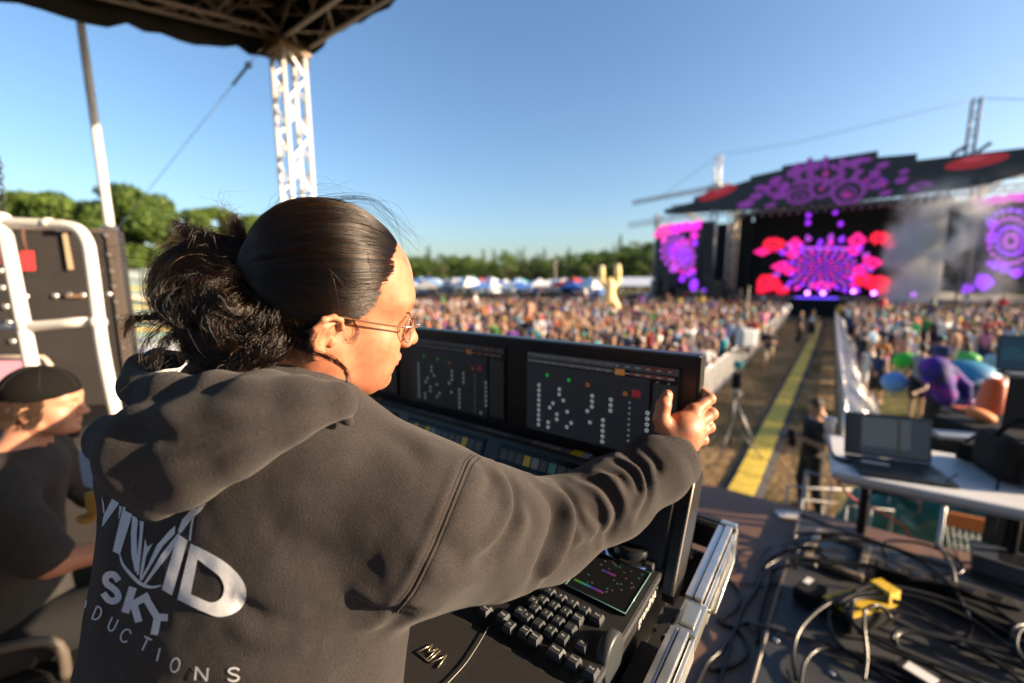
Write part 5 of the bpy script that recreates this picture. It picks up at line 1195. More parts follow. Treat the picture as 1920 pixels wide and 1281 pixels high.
BUN = [([TP, (430, 470, 0.510), (370, 472, 0.500), (322, 498, 0.495), (303, 545, 0.490), (330, 600, 0.490), (400, 640, 0.490)], 0.0172, 700, 1.5),
       ([(480, 535, 0.515), (420, 500, 0.495), (355, 498, 0.485), (318, 540, 0.480), (330, 592, 0.475), (385, 612, 0.475)], 0.0155, 600, 1.5),
       ([TP, (440, 520, 0.490), (390, 535, 0.475), (370, 570, 0.470), (400, 600, 0.465), (455, 590, 0.470)], 0.0155, 520, 1.5),
       ([(485, 545, 0.515), (505, 585, 0.495), (480, 635, 0.485), (420, 655, 0.485), (360, 645, 0.485), (335, 600, 0.490)], 0.0172, 700, 1.5),
       ([(480, 560, 0.515), (475, 625, 0.490), (430, 668, 0.480), (370, 672, 0.480), (338, 645, 0.485)], 0.0155, 600, 1.8),
       ([(470, 540, 0.515), (430, 560, 0.475), (405, 600, 0.465), (435, 640, 0.465), (490, 652, 0.470)], 0.0138, 420, 1.6),
       ([(500, 580, 0.505), (520, 625, 0.485), (500, 660, 0.475), (450, 682, 0.475), (400, 690, 0.480)], 0.0146, 520, 1.8),
       ([(475, 530, 0.515), (455, 575, 0.475), (420, 570, 0.460), (400, 545, 0.465), (420, 520, 0.475)], 0.0112, 300, 1.6),
       ([(360, 530, 0.485), (340, 570, 0.470), (355, 615, 0.465), (400, 645, 0.460), (450, 640, 0.465)], 0.0103, 300, 1.6),
       ([(460, 510, 0.510), (420, 470, 0.510), (380, 445, 0.510), (345, 432, 0.505), (320, 410, 0.500)], 0.0086, 260, 1.9),
       ([(470, 500, 0.515), (455, 465, 0.520), (450, 440, 0.520), (440, 415, 0.515), (437, 398, 0.515)], 0.0086, 220, 2.0),
       ([(420, 480, 0.500), (390, 452, 0.500), (365, 442, 0.500), (330, 440, 0.495)], 0.0086, 160, 1.9),
       ([(360, 600, 0.485), (320, 592, 0.480), (280, 596, 0.475), (250, 598, 0.470), (238, 615, 0.470), (232, 640, 0.470)], 0.0043, 110, 1.5),
       ([(370, 610, 0.480), (320, 600, 0.470), (290, 625, 0.465), (268, 655, 0.465), (262, 690, 0.465)], 0.0026, 26, 1.5),
       ([(360, 630, 0.475), (325, 630, 0.470), (300, 660, 0.465), (290, 700, 0.465)], 0.0052, 70, 1.8),
       ([(500, 620, 0.480), (480, 660, 0.470), (440, 690, 0.467), (430, 712, 0.465)], 0.0086, 220, 1.8),
       ([(520, 620, 0.485), (560, 650, 0.475), (620, 672, 0.465), (645, 690, 0.460), (651, 712, 0.455), (643, 726, 0.455)], 0.0017, 36, .8),
       ([(490, 560, 0.505), (540, 610, 0.490), (570, 640, 0.480), (590, 660, 0.475)], 0.0086, 200, .8)]
S = []
for i, (p, w, n, wv) in enumerate(BUN): S += bundle(p, w, n, wv, seed=100+i)
hairs('messy_bun', S, .00026, woman)
core = MB().ell(at(415, 580, 0.505), (.031, .026, .026)).ell(at(365, 560, 0.503), (.019, .019, .021)).ell(at(450, 630, 0.500), (.026, .019, .017)).ell(at(480, 545, 0.525), (.02, .02, .02))
core.build('bun_core', M_SCALP, woman)
# fine loose hairs over the bun, the crown and along the hairline
S = []
for k in range(620):
    p, w, n, wv = BUN[rg.integers(0, 9)]
    S += bundle([p[i] for i in range(len(p))], w*1.25, 1, 2.2, taper=.2, seed=5000+k, spread=1.0)
hairs('loose_bun_hair', S, .00013, woman)
S = []
for k in range(900):
    u = rg.normal(size=3); u /= np.linalg.norm(u); q = CE+u*CR
    if q[1] > hairline(q[2]) or q[2] < -.05: continue
    s_ = cap_strand(u, (rg.normal(0, .06), rg.random(), rg.normal(0, 1.2)), abs(rg.normal(.03, .03)))
    a = rg.integers(0, 7); S.append(s_[a:a+rg.integers(6, 9)])
for k in range(1300):
    u = rg.normal(size=3); u /= np.linalg.norm(u); q = CE+u*CR; e = q[1]-hairline(q[2])
    if not (-.004 < e < .011) or q[2] < -.02: continue
    fw = np.array([0, 1, -.35])*rg.uniform(-.2, .25)+rg.normal(0, .25, 3); bk = (TIE-q)/np.linalg.norm(TIE-q)
    P = [q-u*.006]; d_ = bk+fw
    for j in range(6): P.append(P[-1]+d_*.0035+u*(.0012-.0006*j)); d_ = d_*.8+bk*.35
    S.append(np.array(P))
hairs('baby_hair', [hw(a) for a in push_out(S, .0012)], .00014, woman, None, (.5, .3))
# stray hairs in the light
S = []
def stray(a, b, c, d, n, jit, seed):
    g = np.random.default_rng(seed)
    for _ in range(n):
        P = [np.array(at(*q))+g.normal(0, jit*(.3+i*.5), 3) for i, q in enumerate((a, b, c, d))]; S.append(np.array(spline(P, 7)))
stray((540, 385, 0.515), (640, 370, 0.505), (720, 395, 0.500), (768, 470, 0.495), 14, .006, 1)
stray((500, 420, 0.525), (530, 380, 0.525), (590, 362, 0.520), (660, 366, 0.515), 8, .007, 2)
stray((620, 376, 0.510), (690, 372, 0.505), (745, 410, 0.500), (765, 445, 0.500), 12, .005, 3)
stray((400, 470, 0.495), (350, 440, 0.495), (320, 425, 0.495), (300, 400, 0.495), 14, .006, 4)
stray((440, 440, 0.515), (436, 410, 0.515), (425, 385, 0.515), (415, 365, 0.515), 14, .006, 5)
stray((330, 600, 0.485), (290, 610, 0.480), (262, 650, 0.475), (240, 690, 0.475), 18, .008, 6)
stray((400, 660, 0.475), (360, 690, 0.470), (345, 715, 0.465), (350, 735, 0.465), 20, .007, 7)
stray((320, 500, 0.495), (270, 480, 0.495), (230, 470, 0.495), (190, 480, 0.495), 12, .009, 8)
stray((560, 460, 0.475), (600, 500, 0.465), (640, 540, 0.460), (655, 590, 0.465), 9, 0.008, 9)
stray((690, 480, 0.475), (700, 520, 0.470), (690, 560, 0.470), (668, 600, 0.470), 5, 0.004, 10)
stray((662, 600, 0.467), (668, 625, 0.463), (655, 640, 0.463), (646, 630, 0.463), 26, 0.0026, 11)
stray((540, 600, 0.495), (570, 650, 0.490), (560, 670, 0.490), (520, 690, 0.495), 16, .006, 12)
stray((480, 560, 0.495), (500, 600, 0.520), (530, 640, 0.510), (560, 640, 0.505), 30, .008, 13)
hairs('stray_hair', S, .00013, woman)
# side hair in front of the ear and the brow
S = []
g = np.random.default_rng(77)
for k in range(170):
    x = g.uniform(.018, .046); z = .022+.004*math.sin((x-.018)/.028*3.1)+g.normal(0, .0012); y = .094-(x-.01)**2*13
    p = np.array([x, y, z]); S.append(hw(np.array([p, p+np.array([.004, -.001, .0012]), p+np.array([.008, -.0045, .0008])])))
hairs('eyebrow', S, .00016, woman)
# ------------------------------------------------------------------ her glasses
gl = Thing('glasses', 'clear rimmed glasses with thin brown temples worn by the woman at the desk', 'glasses', tuple(hl(0, .09, -.01)))
def lens_mat():
    m = bpy.data.materials.new('clear_lens'); m.use_nodes = True; t = m.node_tree; t.nodes.remove(t.nodes['Principled BSDF'])
    a = t.nodes.new('ShaderNodeBsdfTransparent'); a.inputs[0].default_value = (.97, .97, .97, 1); b = t.nodes.new('ShaderNodeBsdfGlossy'); b.inputs['Roughness'].default_value = .03
    x = t.nodes.new('ShaderNodeMixShader'); x.inputs[0].default_value = .07; t.links.new(a.outputs[0], x.inputs[1]); t.links.new(b.outputs[0], x.inputs[2])
    t.links.new(x.outputs[0], t.nodes['Material Output'].inputs[0]); return m
M_GF = mat('clear_brown_acetate', (.16, .075, .045), .12, spec=.6, coat=.5); M_GL = lens_mat(); M_GC = mat('clear_rim', (.55, .45, .42), .1, trans=.75)
GFR = []
for sx in (-1, 1):
    ring = []
    for a in np.linspace(0, 2*math.pi, 37)[:-1]:
        x = .0345*sx+.0245*math.copysign(abs(math.cos(a))**.85, math.cos(a)); z = -.010+.0225*math.copysign(abs(math.sin(a))**.9, math.sin(a)); ring.append((x, .106-abs(x)*.10-.02*(abs(x)/.06)**3, z))
    rim = MB().tube([hl(*q) for q in ring], .0012, 8, True).build('rim', M_GC, gl)
    lens = MB(); c = (.0345*sx, .1045, -.010); n = len(ring)
    lens._add([hl(*q) for q in ring]+[hl(*c)]+[hl(q[0], q[1]-.0015, q[2]) for q in ring]+[hl(c[0], c[1]-.0015, c[2])], [(i, (i+1) % n, n) for i in range(n)]+[(n+1+(i+1) % n, n+1+i, 2*n+1) for i in range(n)]+[(i, n+1+i, n+1+(i+1) % n, (i+1) % n) for i in range(n)])
    lens.build('lens', M_GL, gl)
    tp = [(.0585*sx, .098, -.001), (.068*sx, .092, -.002), (.0755*sx, .06, -.003), (.0775*sx, .02, -.002), (.078*sx, -.004, -.002), (.0765*sx, -.02, -.014), (.075*sx, -.03, -.03)]
    MB().tube([hl(*q) for q in spline(tp, 5)], .0012, 8).build('temple', M_GF, gl)
    MB().box(hl(.0605*sx, .096, -.001), (.005, .004, .004), HR, .001).build('hinge', mat('silver', (.8, .8, .8), .2, 1), gl)
MB().tube([hl(*q) for q in spline([(-.0105, .1045, -.006), (-.004, .109, -.003), (.004, .109, -.003), (.0105, .1045, -.006)], 5)], .0015, 8).build('bridge', M_GF, gl)
# ================================================================== lighting desk in its flight case
def colmat(name, c, r=.5, **k): return mat(name, c, r, **k)
M_DESK = mat('desk_black', (.020, .020, .021), .42, bump=.1, bscale=1500); M_GLASS = mat('screen_glass', (.009, .010, .011), .14, spec=.14); M_KEY = mat('key_plastic', (.030, .034, .040), .45, spec=.5)
M_UI = pixel_mat('screen_pixels', .26); M_WHT = mat('white_print', (.72, .72, .70), .5)
desk = Thing('lighting_desk', 'black lighting control desk with three tilted screens, keypad and dial', 'lighting desk', (-.75, .6, 2.62))
XR, XL = -.200, -1.40
# desk body: stepped section along Y
sec = [(.27, 3.065), (.27, 3.0), (.92, 3.0), (.92, 3.235), (.765, 3.235), (.70, 3.10), (.445, 3.10), (.435, 3.095)]
MB().prism([(XL, y, z) for y, z in sec], (XR-XL, 0, 0)).build('body', M_DESK, desk)
MB().box(((XL+XR)/2, .35, 3.078), (XR-XL-.004, .155, .036), bev=.014).build('wrist_rest', mat('rest_vinyl', (.022, .020, .019), .6, bump=.3, bscale=800), desk)
wr = [(-.362, .425, 3.099), (-.355, .40, 3.099), (-.347, .36, 3.099), (-.346, .32, 3.099), (-.345, .28, 3.098)]
MB().tube(spline(wr, 5), .0007, 8).build('trim_wire', mat('bare_wire', (.22, .21, .20), .5, .3), desk)
MB().box((XR+.0015, .58, 3.094), (.004, .64, .010)).build('edge_trim', mat('satin_trim', (.35, .36, .38), .25, .8), desk)
# screens in one long housing
hs = MB().box(((XL+XR)/2+.012, .797, 3.352), (XR-XL+.024, .034, .234), bev=.004); housing = hs.build('screen_housing', mat('housing_black', (.012, .012, .013), .35), desk)
MB().box((-.1762+.0, .797, 3.352), (.0035, .030, .228)).build('end_strip', mat('dark_satin', (.05, .05, .05), .3, .5), desk)
SCX = [(-.542, -.206), (-.940, -.602), (-1.335, -1.0)]
ru = random.Random(4)
def ui_screen(x0, x1, dim):
    W_, H_ = x1-x0, .182; s = MB().box(((x0+x1)/2, .7785, 3.353), (W_, .004, H_)).build('screen', mat('monitor_glass', (.014, .015, .016), .33, spec=.38), desk)
    A = MB(); A.col = (0, 0, 0); ly = [.7763]
    def rect(u0, v0, u1, v1, c):
        A.col = tuple(q*dim for q in c); ly[0] -= .00002; X0, X1, Z0, Z1 = x0+W_*u0, x0+W_*u1, 3.444-H_*v0, 3.444-H_*v1
        A._add([(X0, ly[0], Z0), (X1, ly[0], Z0), (X1, ly[0], Z1), (X0, ly[0], Z1)], [(0, 1, 2, 3)])
    def dot(u, v, r, c, ring=False):
        A.col = tuple(q*dim for q in c); ly[0] -= .00002; X, Z = x0+W_*u, 3.444-H_*v; n = 10; vs = [(X+r*math.cos(6.283*i/n), ly[0], Z+r*math.sin(6.283*i/n)) for i in range(n)]
        if ring: vs += [(X+.6*r*math.cos(6.283*i/n), ly[0], Z+.6*r*math.sin(6.283*i/n)) for i in range(n)]; A._add(vs, [(i, (i+1) % n, n+(i+1) % n, n+i) for i in range(n)])
        else: A._add(vs, [tuple(range(n))])
    rect(.01, .015, .99, .085, (.022, .026, .032)); rect(.01, .10, .62, .135, (.06, .062, .066)); rect(.63, .085, .69, .15, (.28, .11, .02)); rect(.72, .10, .97, .14, (.06, .02, .016)); rect(.80, .02, .97, .065, (.05, .012, .011))
    for i in range(16):
        u = .02+i*.061
        for j, (v, wd) in enumerate(((.045, .030), (.118, .038), (.165, .022))): rect(u, v, u+wd*ru.uniform(.5, 1), v+.009, (.16, .17, .18))
    for i in range(11): rect(.87, .22+i*.066, .87+ru.uniform(.04, .10), .229+i*.066, (.10, .11, .11))
    for i in range(18): rect(.02+i*.034, .03, .045+i*.034, .055, (.05, .055, .06)); rect(.02+i*.034, .11, .04+i*.034, .125, (.03, .03, .03))
    rect(.01, .15, .84, .985, (.008, .010, .0135)); rect(.86, .18, .99, .95, (.010, .012, .012))
    for u, v, c in ((.17, .27, (.01, .30, .02)), (.33, .29, (.01, .30, .02)), (.46, .31, (.42, .12, .02)), (.70, .34, (.42, .12, .02))): dot(u, v, .0042, c, v > .3)
    rect(.74, .28, .79, .36, (.16, .012, .014))
    for i in range(15):
        for j in range(13): dot(.10+i*.058, .38+j*.046, .0007, (.05, .055, .06))
    W = (.30, .33, .35)
    for u, vs_ in ((.115, range(0, 9)), (.27, (0, 1)), (.30, (2,)), (.225, (3,)), (.20, (4,)), (.255, (5, 6)), (.19, (7, 8)), (.33, (4,)), (.36, (6,)), (.33, (7,)), (.50, (0, 1, 2)), (.47, (3,)), (.49, (5,)), (.62, (0, 1, 2)), (.575, (4, 5, 6, 7, 8)), (.84, (1, 2, 3, 4, 5, 6)), (.79, (8,))):
        for j in vs_: dot(u, .40+j*.062+u*.04, .0042, W); dot(u, .40+j*.062+u*.04, .0021, (.12, .14, .15))
    for j in range(9): dot(.735, .42+j*.06, .0026, (.10, .15, .16))
    A.build('display', M_UI, s)
for (x0, x1), dm in zip(SCX, (1.0, .42, .35)): ui_screen(x0, x1, dm)
# label strip under the screens: rows of small printed tabs and tape
rl = random.Random(8); st = MB(); st.box(((XL+XR)/2, .752, 3.241), (XR-XL-.01, .024, .006)); st.build('label_strip', mat('strip_dark', (.03, .03, .032), .4), desk)
tm = MB().box((0, 0, 0), (.024, .015, .002)).mesh('tab')
for i in range(44):
    x = XL+.02+i*.0268; c = rl.choice([(.30, .29, .28), (.22, .22, .23), (.36, .33, .29), (.16, .16, .17)])
    me = tm.copy(); o = link('tab', me, mat('tab_%s' % ('ivory' if c[0] > .33 else 'pale' if c[0] > .28 else 'mid' if c[0] > .2 else 'dark'), c, .5), desk, True); o.location = Vector((x, .752, 3.2455))-Vector((-.75, .6, 2.62))
for x, c, n in ((-.392, (.80, .66, .02), 'yellow_tape'), (-.372, (.35, .5, .6), 'pale_tape'), (-1.112, (.80, .66, .02), 'yellow_tape'), (-1.06, (.62, .24, .22), 'pink_tape')): MB().box((x, .7475, 3.2485), (.024 if 'yellow' in n else .014, .022, .002)).build('tape', mat(n, c, .5), desk)
# letterbox screens on the slope below, with rows of buttons
def slope(x, t, off=0): a = Vector((x, .765, 3.235)); b_ = Vector((x, .70, 3.10)); n = Vector((0, -.135, .065)).normalized(); return a+(b_-a)*t+n*off
for x0, x1 in ((-.60, -.325), (-.93, -.645), (-1.30, -.98)):
    b = MB(); b.prism([slope(x0, .12), slope(x1, .12), slope(x1, .88), slope(x0, .88)], Vector((0, -.135, .065)).normalized()*.003); s = b.build('letterbox_screen', M_GLASS, desk); A = MB(); A.col = (0, 0, 0)
    for i in range(12):
        for j in range(3):
            u = x0+(x1-x0)*(.03+i*.08); v0 = .2+j*.22; A.col = (.012, .014, .016) if ru.random() < .8 else ru.choice([(.10, .085, .01), (.04, .045, .05), (.012, .05, .05)])
            A._add([slope(u, v0, .0036), slope(u+.018, v0, .0036), slope(u+.018, v0+.15, .0036), slope(u, v0+.15, .0036)], [(0, 1, 2, 3)])
    A.build('display', M_UI, s)
# keypad: every key cap its own part
def key_mesh(w, d, h): return MB().prism([(-w/2, -d/2, 0), (w/2, -d/2, 0), (w/2, d/2, 0), (-w/2, d/2, 0)], (0, 0, .004))._add([(-w/2, -d/2, .004), (w/2, -d/2, .004), (w/2, d/2, .004), (-w/2, d/2, .004), (-w*.36, -d*.34, h), (w*.36, -d*.34, h), (w*.36, d*.40, h), (-w*.36, d*.40, h)], [(0, 1, 5, 4), (1, 2, 6, 5), (2, 3, 7, 6), (3, 0, 4, 7), (4, 5, 6, 7)]).mesh('key')
KM = key_mesh(.0164, .0172, .0098); KW = key_mesh(.0230, .0172, .0098); DO = Vector((-.75, .6, 2.62)); ZK = 3.1005
def text_mesh(body, size, ext=.0):
    cu = bpy.data.curves.new('t', 'FONT'); cu.body = body; cu.size = size; cu.align_x = 'CENTER'; cu.align_y = 'CENTER'; cu.resolution_u = 2; cu.extrude = ext
    o = bpy.data.objects.new('t', cu); COL.objects.link(o); dg = bpy.context.evaluated_depsgraph_get(); me = bpy.data.meshes.new_from_object(o.evaluated_get(dg)); bpy.data.objects.remove(o); return me
def key(x, y, leg='', wide=False, sz=.0055):
    o = link('key', KW if wide else KM, M_KEY, desk, True); o.location = Vector((x, y, ZK))-DO
    if leg: t_ = text_mesh(leg, sz); l = link('legend', t_, M_WHT, None); l.parent = o; l.location = (0, .001, .0101)
k0 = onz(1095, 1138, 3.112); kx, ky = k0.x, k0.y
L_ = [['7', '8', '9', '+'], ['4', '5', '6', 'Thru'], ['1', '2', '3', '-'], ['0', '.', 'If', 'At']]
for r in range(4):
    for c in range(4): key(kx-.0205*(3-c), ky-.0212*r, L_[r][c])
for px, py, s, w in ((1120, 1152, 'Time', 0), (1092, 1203, 'Esc', 0), (1042, 1215, 'Please', 1), (1076, 1233, 'Clear', 0), (1109, 1252, 'Full', 0), (984, 1178, 'Prev', 0), (1003, 1190, 'Next', 0), (975, 1142, 'Set', 0), (1000, 1122, 'Up', 0), (955, 1168, 'Go', 0), (943, 1150, 'Page', 0), (910, 1138, 'View', 0)): q = onz(px, py, 3.112); key(q.x, q.y, s, bool(w), .0048)
# thumb wheel, dial, joystick key, little touch screen
q = onz(1143, 1200, 3.112); w = MB(); n = 16
w.lathe((q.x-.009, q.y, 3.088), [(.030, 0), (.0325, .003), (.0325, .015), (.030, .018)], 40, (1, 0, 0)); w.build('thumb_wheel', mat('wheel_grey', (.035, .04, .046), .45), desk)
q = onz(1185, 1030, 3.108); MB().lathe((q.x, q.y, 3.100), [(.046, 0), (.046, .006), (.040, .010), (.040, .006), (.034, .006), (.034, .020), (.028, .024), (.010, .021)], 40).build('dial', mat('dial_black', (.02, .02, .022), .25), desk)
MB().tube([(q.x+.0465*math.cos(a), q.y+.0465*math.sin(a), 3.1025) for a in np.linspace(0, 6.283, 41)[:-1]], .0016, 6, True).build('light_ring', mat('dial_ring', (.4, .42, .5), .2, .8, emit=(.25, .30, .8), estr=.25), desk)
q = onz(1218, 1058, 3.108); o = link('key', KM, M_KEY, desk, True); o.location = Vector((q.x, q.y, ZK))-DO
q = onz(1226, 1030, 3.108); MB().cone((q.x, q.y, 3.10), (q.x, q.y, 3.112), .0035, n=10).ell((q.x, q.y, 3.116), (.006, .006, .005)).build('joystick', M_KEY, desk)
tx0, tx1, ty0, ty1 = -.312, -.209, .562, .674
sc = MB().box(((tx0+tx1)/2, (ty0+ty1)/2, 3.1025), (tx1-tx0, ty1-ty0, .004)).build('touch_screen', M_GLASS, desk)
MB().tube([(tx0, ty0, 3.105), (tx1, ty0, 3.105), (tx1, ty1, 3.105), (tx0, ty1, 3.105)], .0008, 6, True).build('bezel_edge', mat('glass_edge', (.25, .5, .45), .15, .3), sc)
A = MB(); A.col = (0, 0, 0); rr = random.Random(2)
def trect(u0, v0, u1, v1, c): A.col = c; A._add([(tx0+(tx1-tx0)*u0, ty0+(ty1-ty0)*v0, 3.1047), (tx0+(tx1-tx0)*u1, ty0+(ty1-ty0)*v0, 3.1047), (tx0+(tx1-tx0)*u1, ty0+(ty1-ty0)*v1, 3.1047), (tx0+(tx1-tx0)*u0, ty0+(ty1-ty0)*v1, 3.1047)], [(0, 1, 2, 3)])
import colorsys
for i in range(18):
    c = colorsys.hsv_to_rgb(.24+i/18*.72, 1, .22); trect(.06+i*.028, .16, .088+i*.028, .20, c)
    if i > 8: trect(.06+i*.028, .60, .088+i*.028, .64, tuple(v*.8 for v in c))
for i in range(26): u, v = rr.uniform(.1, .92), rr.uniform(.08, .92); trect(u, v, u+.03, v+.028, rr.choice([(.01, .16, .04), (.01, .14, .13), (.18, .02, .03), (.07, .10, .10), (.05, .05, .055)]))
A.build('display', M_UI, sc)
# printed lettering and emblem
def put_text(body, size, M, m, parent, name='lettering', shear=.2):
    me = text_mesh(body, size); me.transform(Matrix(((1, shear, 0, 0), (0, 1, 0, 0), (0, 0, 1, 0), (0, 0, 0, 1)))); me.transform(M); return link(name, me, m, parent)
MX = Matrix(((0, 0, 1, XR+.0012), (1, 0, 0, .640), (0, 1, 0, 3.071), (0, 0, 0, 1)))
put_text('grandMA3', .022, MX, M_WHT, desk)
em = MB(); e0 = onz(812, 1228, 3.0975)
def bar(a, b_): em.cone(e0+Vector(a)+Vector((0, 0, 0)), e0+Vector(b_), .0011, n=5)
ux, uy = Vector((.021, 0, 0)), Vector((0, .021, 0))
ss = [((-1, -.5), (-.62, .5)), ((-.62, .5), (-.42, -.1)), ((-.42, -.1), (-.1, .5)), ((-.1, .5), (-.1, -.5)), ((.12, -.5), (.12, .5)), ((.3, -.5), (.72, .5)), ((.72, .5), (.92, -.5)), ((-.95, -.5), (.12, -.5))]
for a, b_ in ss: bar(ux*a[0]+uy*a[1], ux*b_[0]+uy*b_[1])
em.build('emblem', mat('pale_gold', (.42, .36, .26), .3, .8), desk)
# curved cheek that carries the screens, at the right end
ck = [(.80, 3.235), (.775, 3.245), (.745, 3.238), (.705, 3.175), (.660, 3.105), (.640, 3.07), (.645, 3.05), (.69, 3.05), (.75, 3.12), (.80, 3.20)]
ck = [(y+.045, z) for y, z in ck]
MB().prism([(-.193, y, z) for y, z in ck], (.020, 0, 0)).build('side_cheek', mat('cheek_black', (.022, .022, .023), .33), desk)
fl = [( -.1735, y, z) for y, z in ck[1:6]]; MB().tube([Vector(p)+Vector((-.002, 0, 0)) for p in fl], .0024, 8).build('cheek_edge', mat('sunlit_edge', (.32, .27, .23), .4, .5), desk)  # strip's brownish colour carries the sunlight caught on the cheek's front edge
# the flight case
fc = Thing('flight_case', 'open black flight case with aluminium edges around the lighting desk', 'flight case', (-.75, .6, 1.97))
M_CASE = mat('case_laminate', (.018, .018, .019), .5, bump=.3, bscale=500); M_EDGE = mat('bright_aluminium', (.62, .62, .61), .36, .9, rvar=.12, vscale=18); M_FOAM = mat('grey_foam', (.060, .052, .046), .95, var=.45, vscale=400, bump=.9, bscale=900)
XO, ZR = -.124, 3.066
MB().box((XO-.012, .615, 3.052), (.014, .70, .03)).build('wall', M_CASE, fc); MB().box((-1.42, .615, 3.045), (.014, .70, .07)).build('wall', M_CASE, fc)
MB().box((-.77, .967, 3.045), (1.30, .014, .07)).build('wall', M_CASE, fc); MB().box((-.792, .61, 2.985), (1.245, .69, .03)).build('floor', M_CASE, fc)
def edge(y0, y1):
    MB().box((XO-.027, (y0+y1)/2, ZR+.004), (.012, y1-y0, .014), bev=.0012).build('edge_profile', M_EDGE, fc)
    MB().box((XO-.0125, (y0+y1)/2, ZR+.008), (.013, y1-y0, .011), bev=.0015).build('edge_profile', M_EDGE, fc)
    MB().box((XO+.000, (y0+y1)/2, ZR-.012), (.006, y1-y0, .034), bev=.0012).build('edge_profile', M_EDGE, fc)
edge(.265, .615); edge(.695, .968)
MB().box((XO-.014, .655, ZR-.006), (.036, .080, .026), bev=.003).box((XO-.014, .655, ZR+.008), (.022, .05, .005), bev=.002).build('catch', mat('catch_steel', (.62, .61, .52), .3, .9), fc)
MB().tube([(XO+.003, .70, ZR-.006), (XO+.012, .70, ZR-.004), (XO+.012, .86, ZR-.004), (XO+.004, .92, ZR+.004)], .0035, 8).build('handle', mat('catch_steel', (.62, .61, .52), .3, .9), fc)
MB().box((-.77, .967, ZR+.004), (1.30, .022, .014), bev=.003).build('edge_profile', M_EDGE, fc)
MB().box((XO-.014, .966, ZR+.004), (.034, .02, .022), bev=.004).build('corner', M_EDGE, fc)
MB().box((-.174, .40, 3.018), (.044, .40, .05), bev=.006).build('foam', M_FOAM, fc)
MB().box((-.172, .86, 3.01), (.04, .12, .02), bev=.006).build('foam', M_FOAM, fc)
for x in (-.5, -1.2):
    for y in (.40, .80): MB().box((x, y, 2.47), (.07, .07, .998)).build('leg', M_BLK, fc)
# connector lying in the gap
q = Vector((-.160, .640, 3.036)); xl = Thing('cable_connector', 'silver and black round cable connector lying in the gap beside the desk', 'connector', tuple(q-Vector((0, 0, .02))))
ax = Vector((-.10, -.9, .12)).normalized()
MB().lathe(q, [(.0115, 0), (.0115, .020), (.0125, .021), (.0125, .027), (.0142, .028), (.0142, .062), (.009, .075)], 24, -ax).build('barrel', mat('connector_black', (.015, .016, .02), .35), xl)
MB().lathe(q+ax*.020, [(.0108, 0), (.0112, .001), (.0112, .019), (.0108, .020)], 24, -ax).build('shell', mat('satin_nickel', (.42, .37, .31), .3, .9), xl)
MB().lathe(q+ax*.0205, [(.0092, 0), (.0092, .004)], 18, -ax).build('insert', M_BLKG, xl)
pn = MB(); fx, fy, _ = frame(ax)
for a in (0.5, 2.6, 4.7): c = q+ax*.021+fx*.005*math.cos(a)+fy*.005*math.sin(a); pn.cone(c, c+ax*.002, .0014, n=6)
pn.build('pin', mat('gold_pin', (.7, .6, .35), .25, 1), xl)
M_CAB = mat('cable_black', (.012, .012, .013), .26, spec=.30)
def cable(label, pts, r=.005, name='cable', group=None, m=None, n=7, cat='cable'):
    o = single(MB().tube(spline(pts, n), r*1.28, 8), name, m or M_CAB, label, cat, group); return o
cable('black cable running from the round connector down behind the desk', [q-ax*.07, q-ax*.12+Vector((.01, 0, -.01)), (-.165, .76, 3.03), (-.168, .84, 3.02), (-.168, .93, 3.015)], .0055)
# ================================================================== the low black case lid with its tangle of cables
lid = Thing('case_lid', 'low black case lid on the deck carrying the tangled cables', 'case lid', (.75, 2.3, DZ))
M_LID = mat('lid_laminate', (.040, .041, .045), .5, var=.25, vscale=14, bump=.35, bscale=420, detail=8); LZ = 2.02
B1 = onz(1500, 965, LZ); B0 = onz(1410, 1281, LZ); B0 = B0+(B0-B1)*.4; B2 = onz(1920, 1112, LZ); B2 = B1+(B2-B1)*2.2; B3 = B2+(B0-B1)
MB().prism([p-Vector((0, 0, LZ-DZ-.002)) for p in (B0, B3, B2, B1)], (0, 0, LZ-DZ-.006)).build('shell', M_LID, lid)
for a, b_ in ((B0, B1), (B1, B2)): MB().cone(a, b_, .008, n=8).build('edge_profile', mat('worn_dark_edge', (.10, .09, .085), .4, .6), lid)
for px, py in ((1455, 1200), (1800, 1205), (1560, 1262)): p = onz(px, py, LZ+.002); MB().ell(p, (.012, .012, .004)).build('rivet', M_STEEL, lid)
M_PY = mat('worn_yellow', (.66, .43, .03), .55, var=.3, vscale=60, detail=8)
def lz(px, py, dz=0): return onz(px, py, LZ+dz)+Vector((0, 0, 0))
# yellow and black power box
c = lz(1612, 1140, .05); a = R_(-38); T = Thing('power_box', 'black power box with worn yellow painted lid under the cable loops', 'power box', (c.x, c.y, LZ+.002), a)
T.o.scale = (1.17,)*3
MB().box((0, 0, .035), (.125, .255, .07), bev=.008).build('body', M_BLK, T, True); MB().box((0, .0, .0735), (.118, .25, .008), bev=.003).build('lid', M_PY, T, True)
MB().prism([(-.05, .08, .076), (.05, .08, .076), (.038, .10, .115), (-.038, .10, .115)], (0, .055, 0)).build('socket_hood', M_PY, T, True); MB().box((0, -.08, .079), (.08, .05, .004)).build('worn_patch', M_BLK, T, True)
# small adapter with white label
c = lz(1518, 1112, .03); T = Thing('power_adapter', 'small black power adapter with a white label', 'adapter', (c.x, c.y, LZ+.002), R_(-20))
T.o.scale = (1.17,)*3
MB().box((0, 0, .028), (.085, .12, .056), bev=.008).build('body', M_BLK, T, True); MB().box((-.02, .03, .0568), (.024, .05, .001)).build('label', M_WHT, T, True)
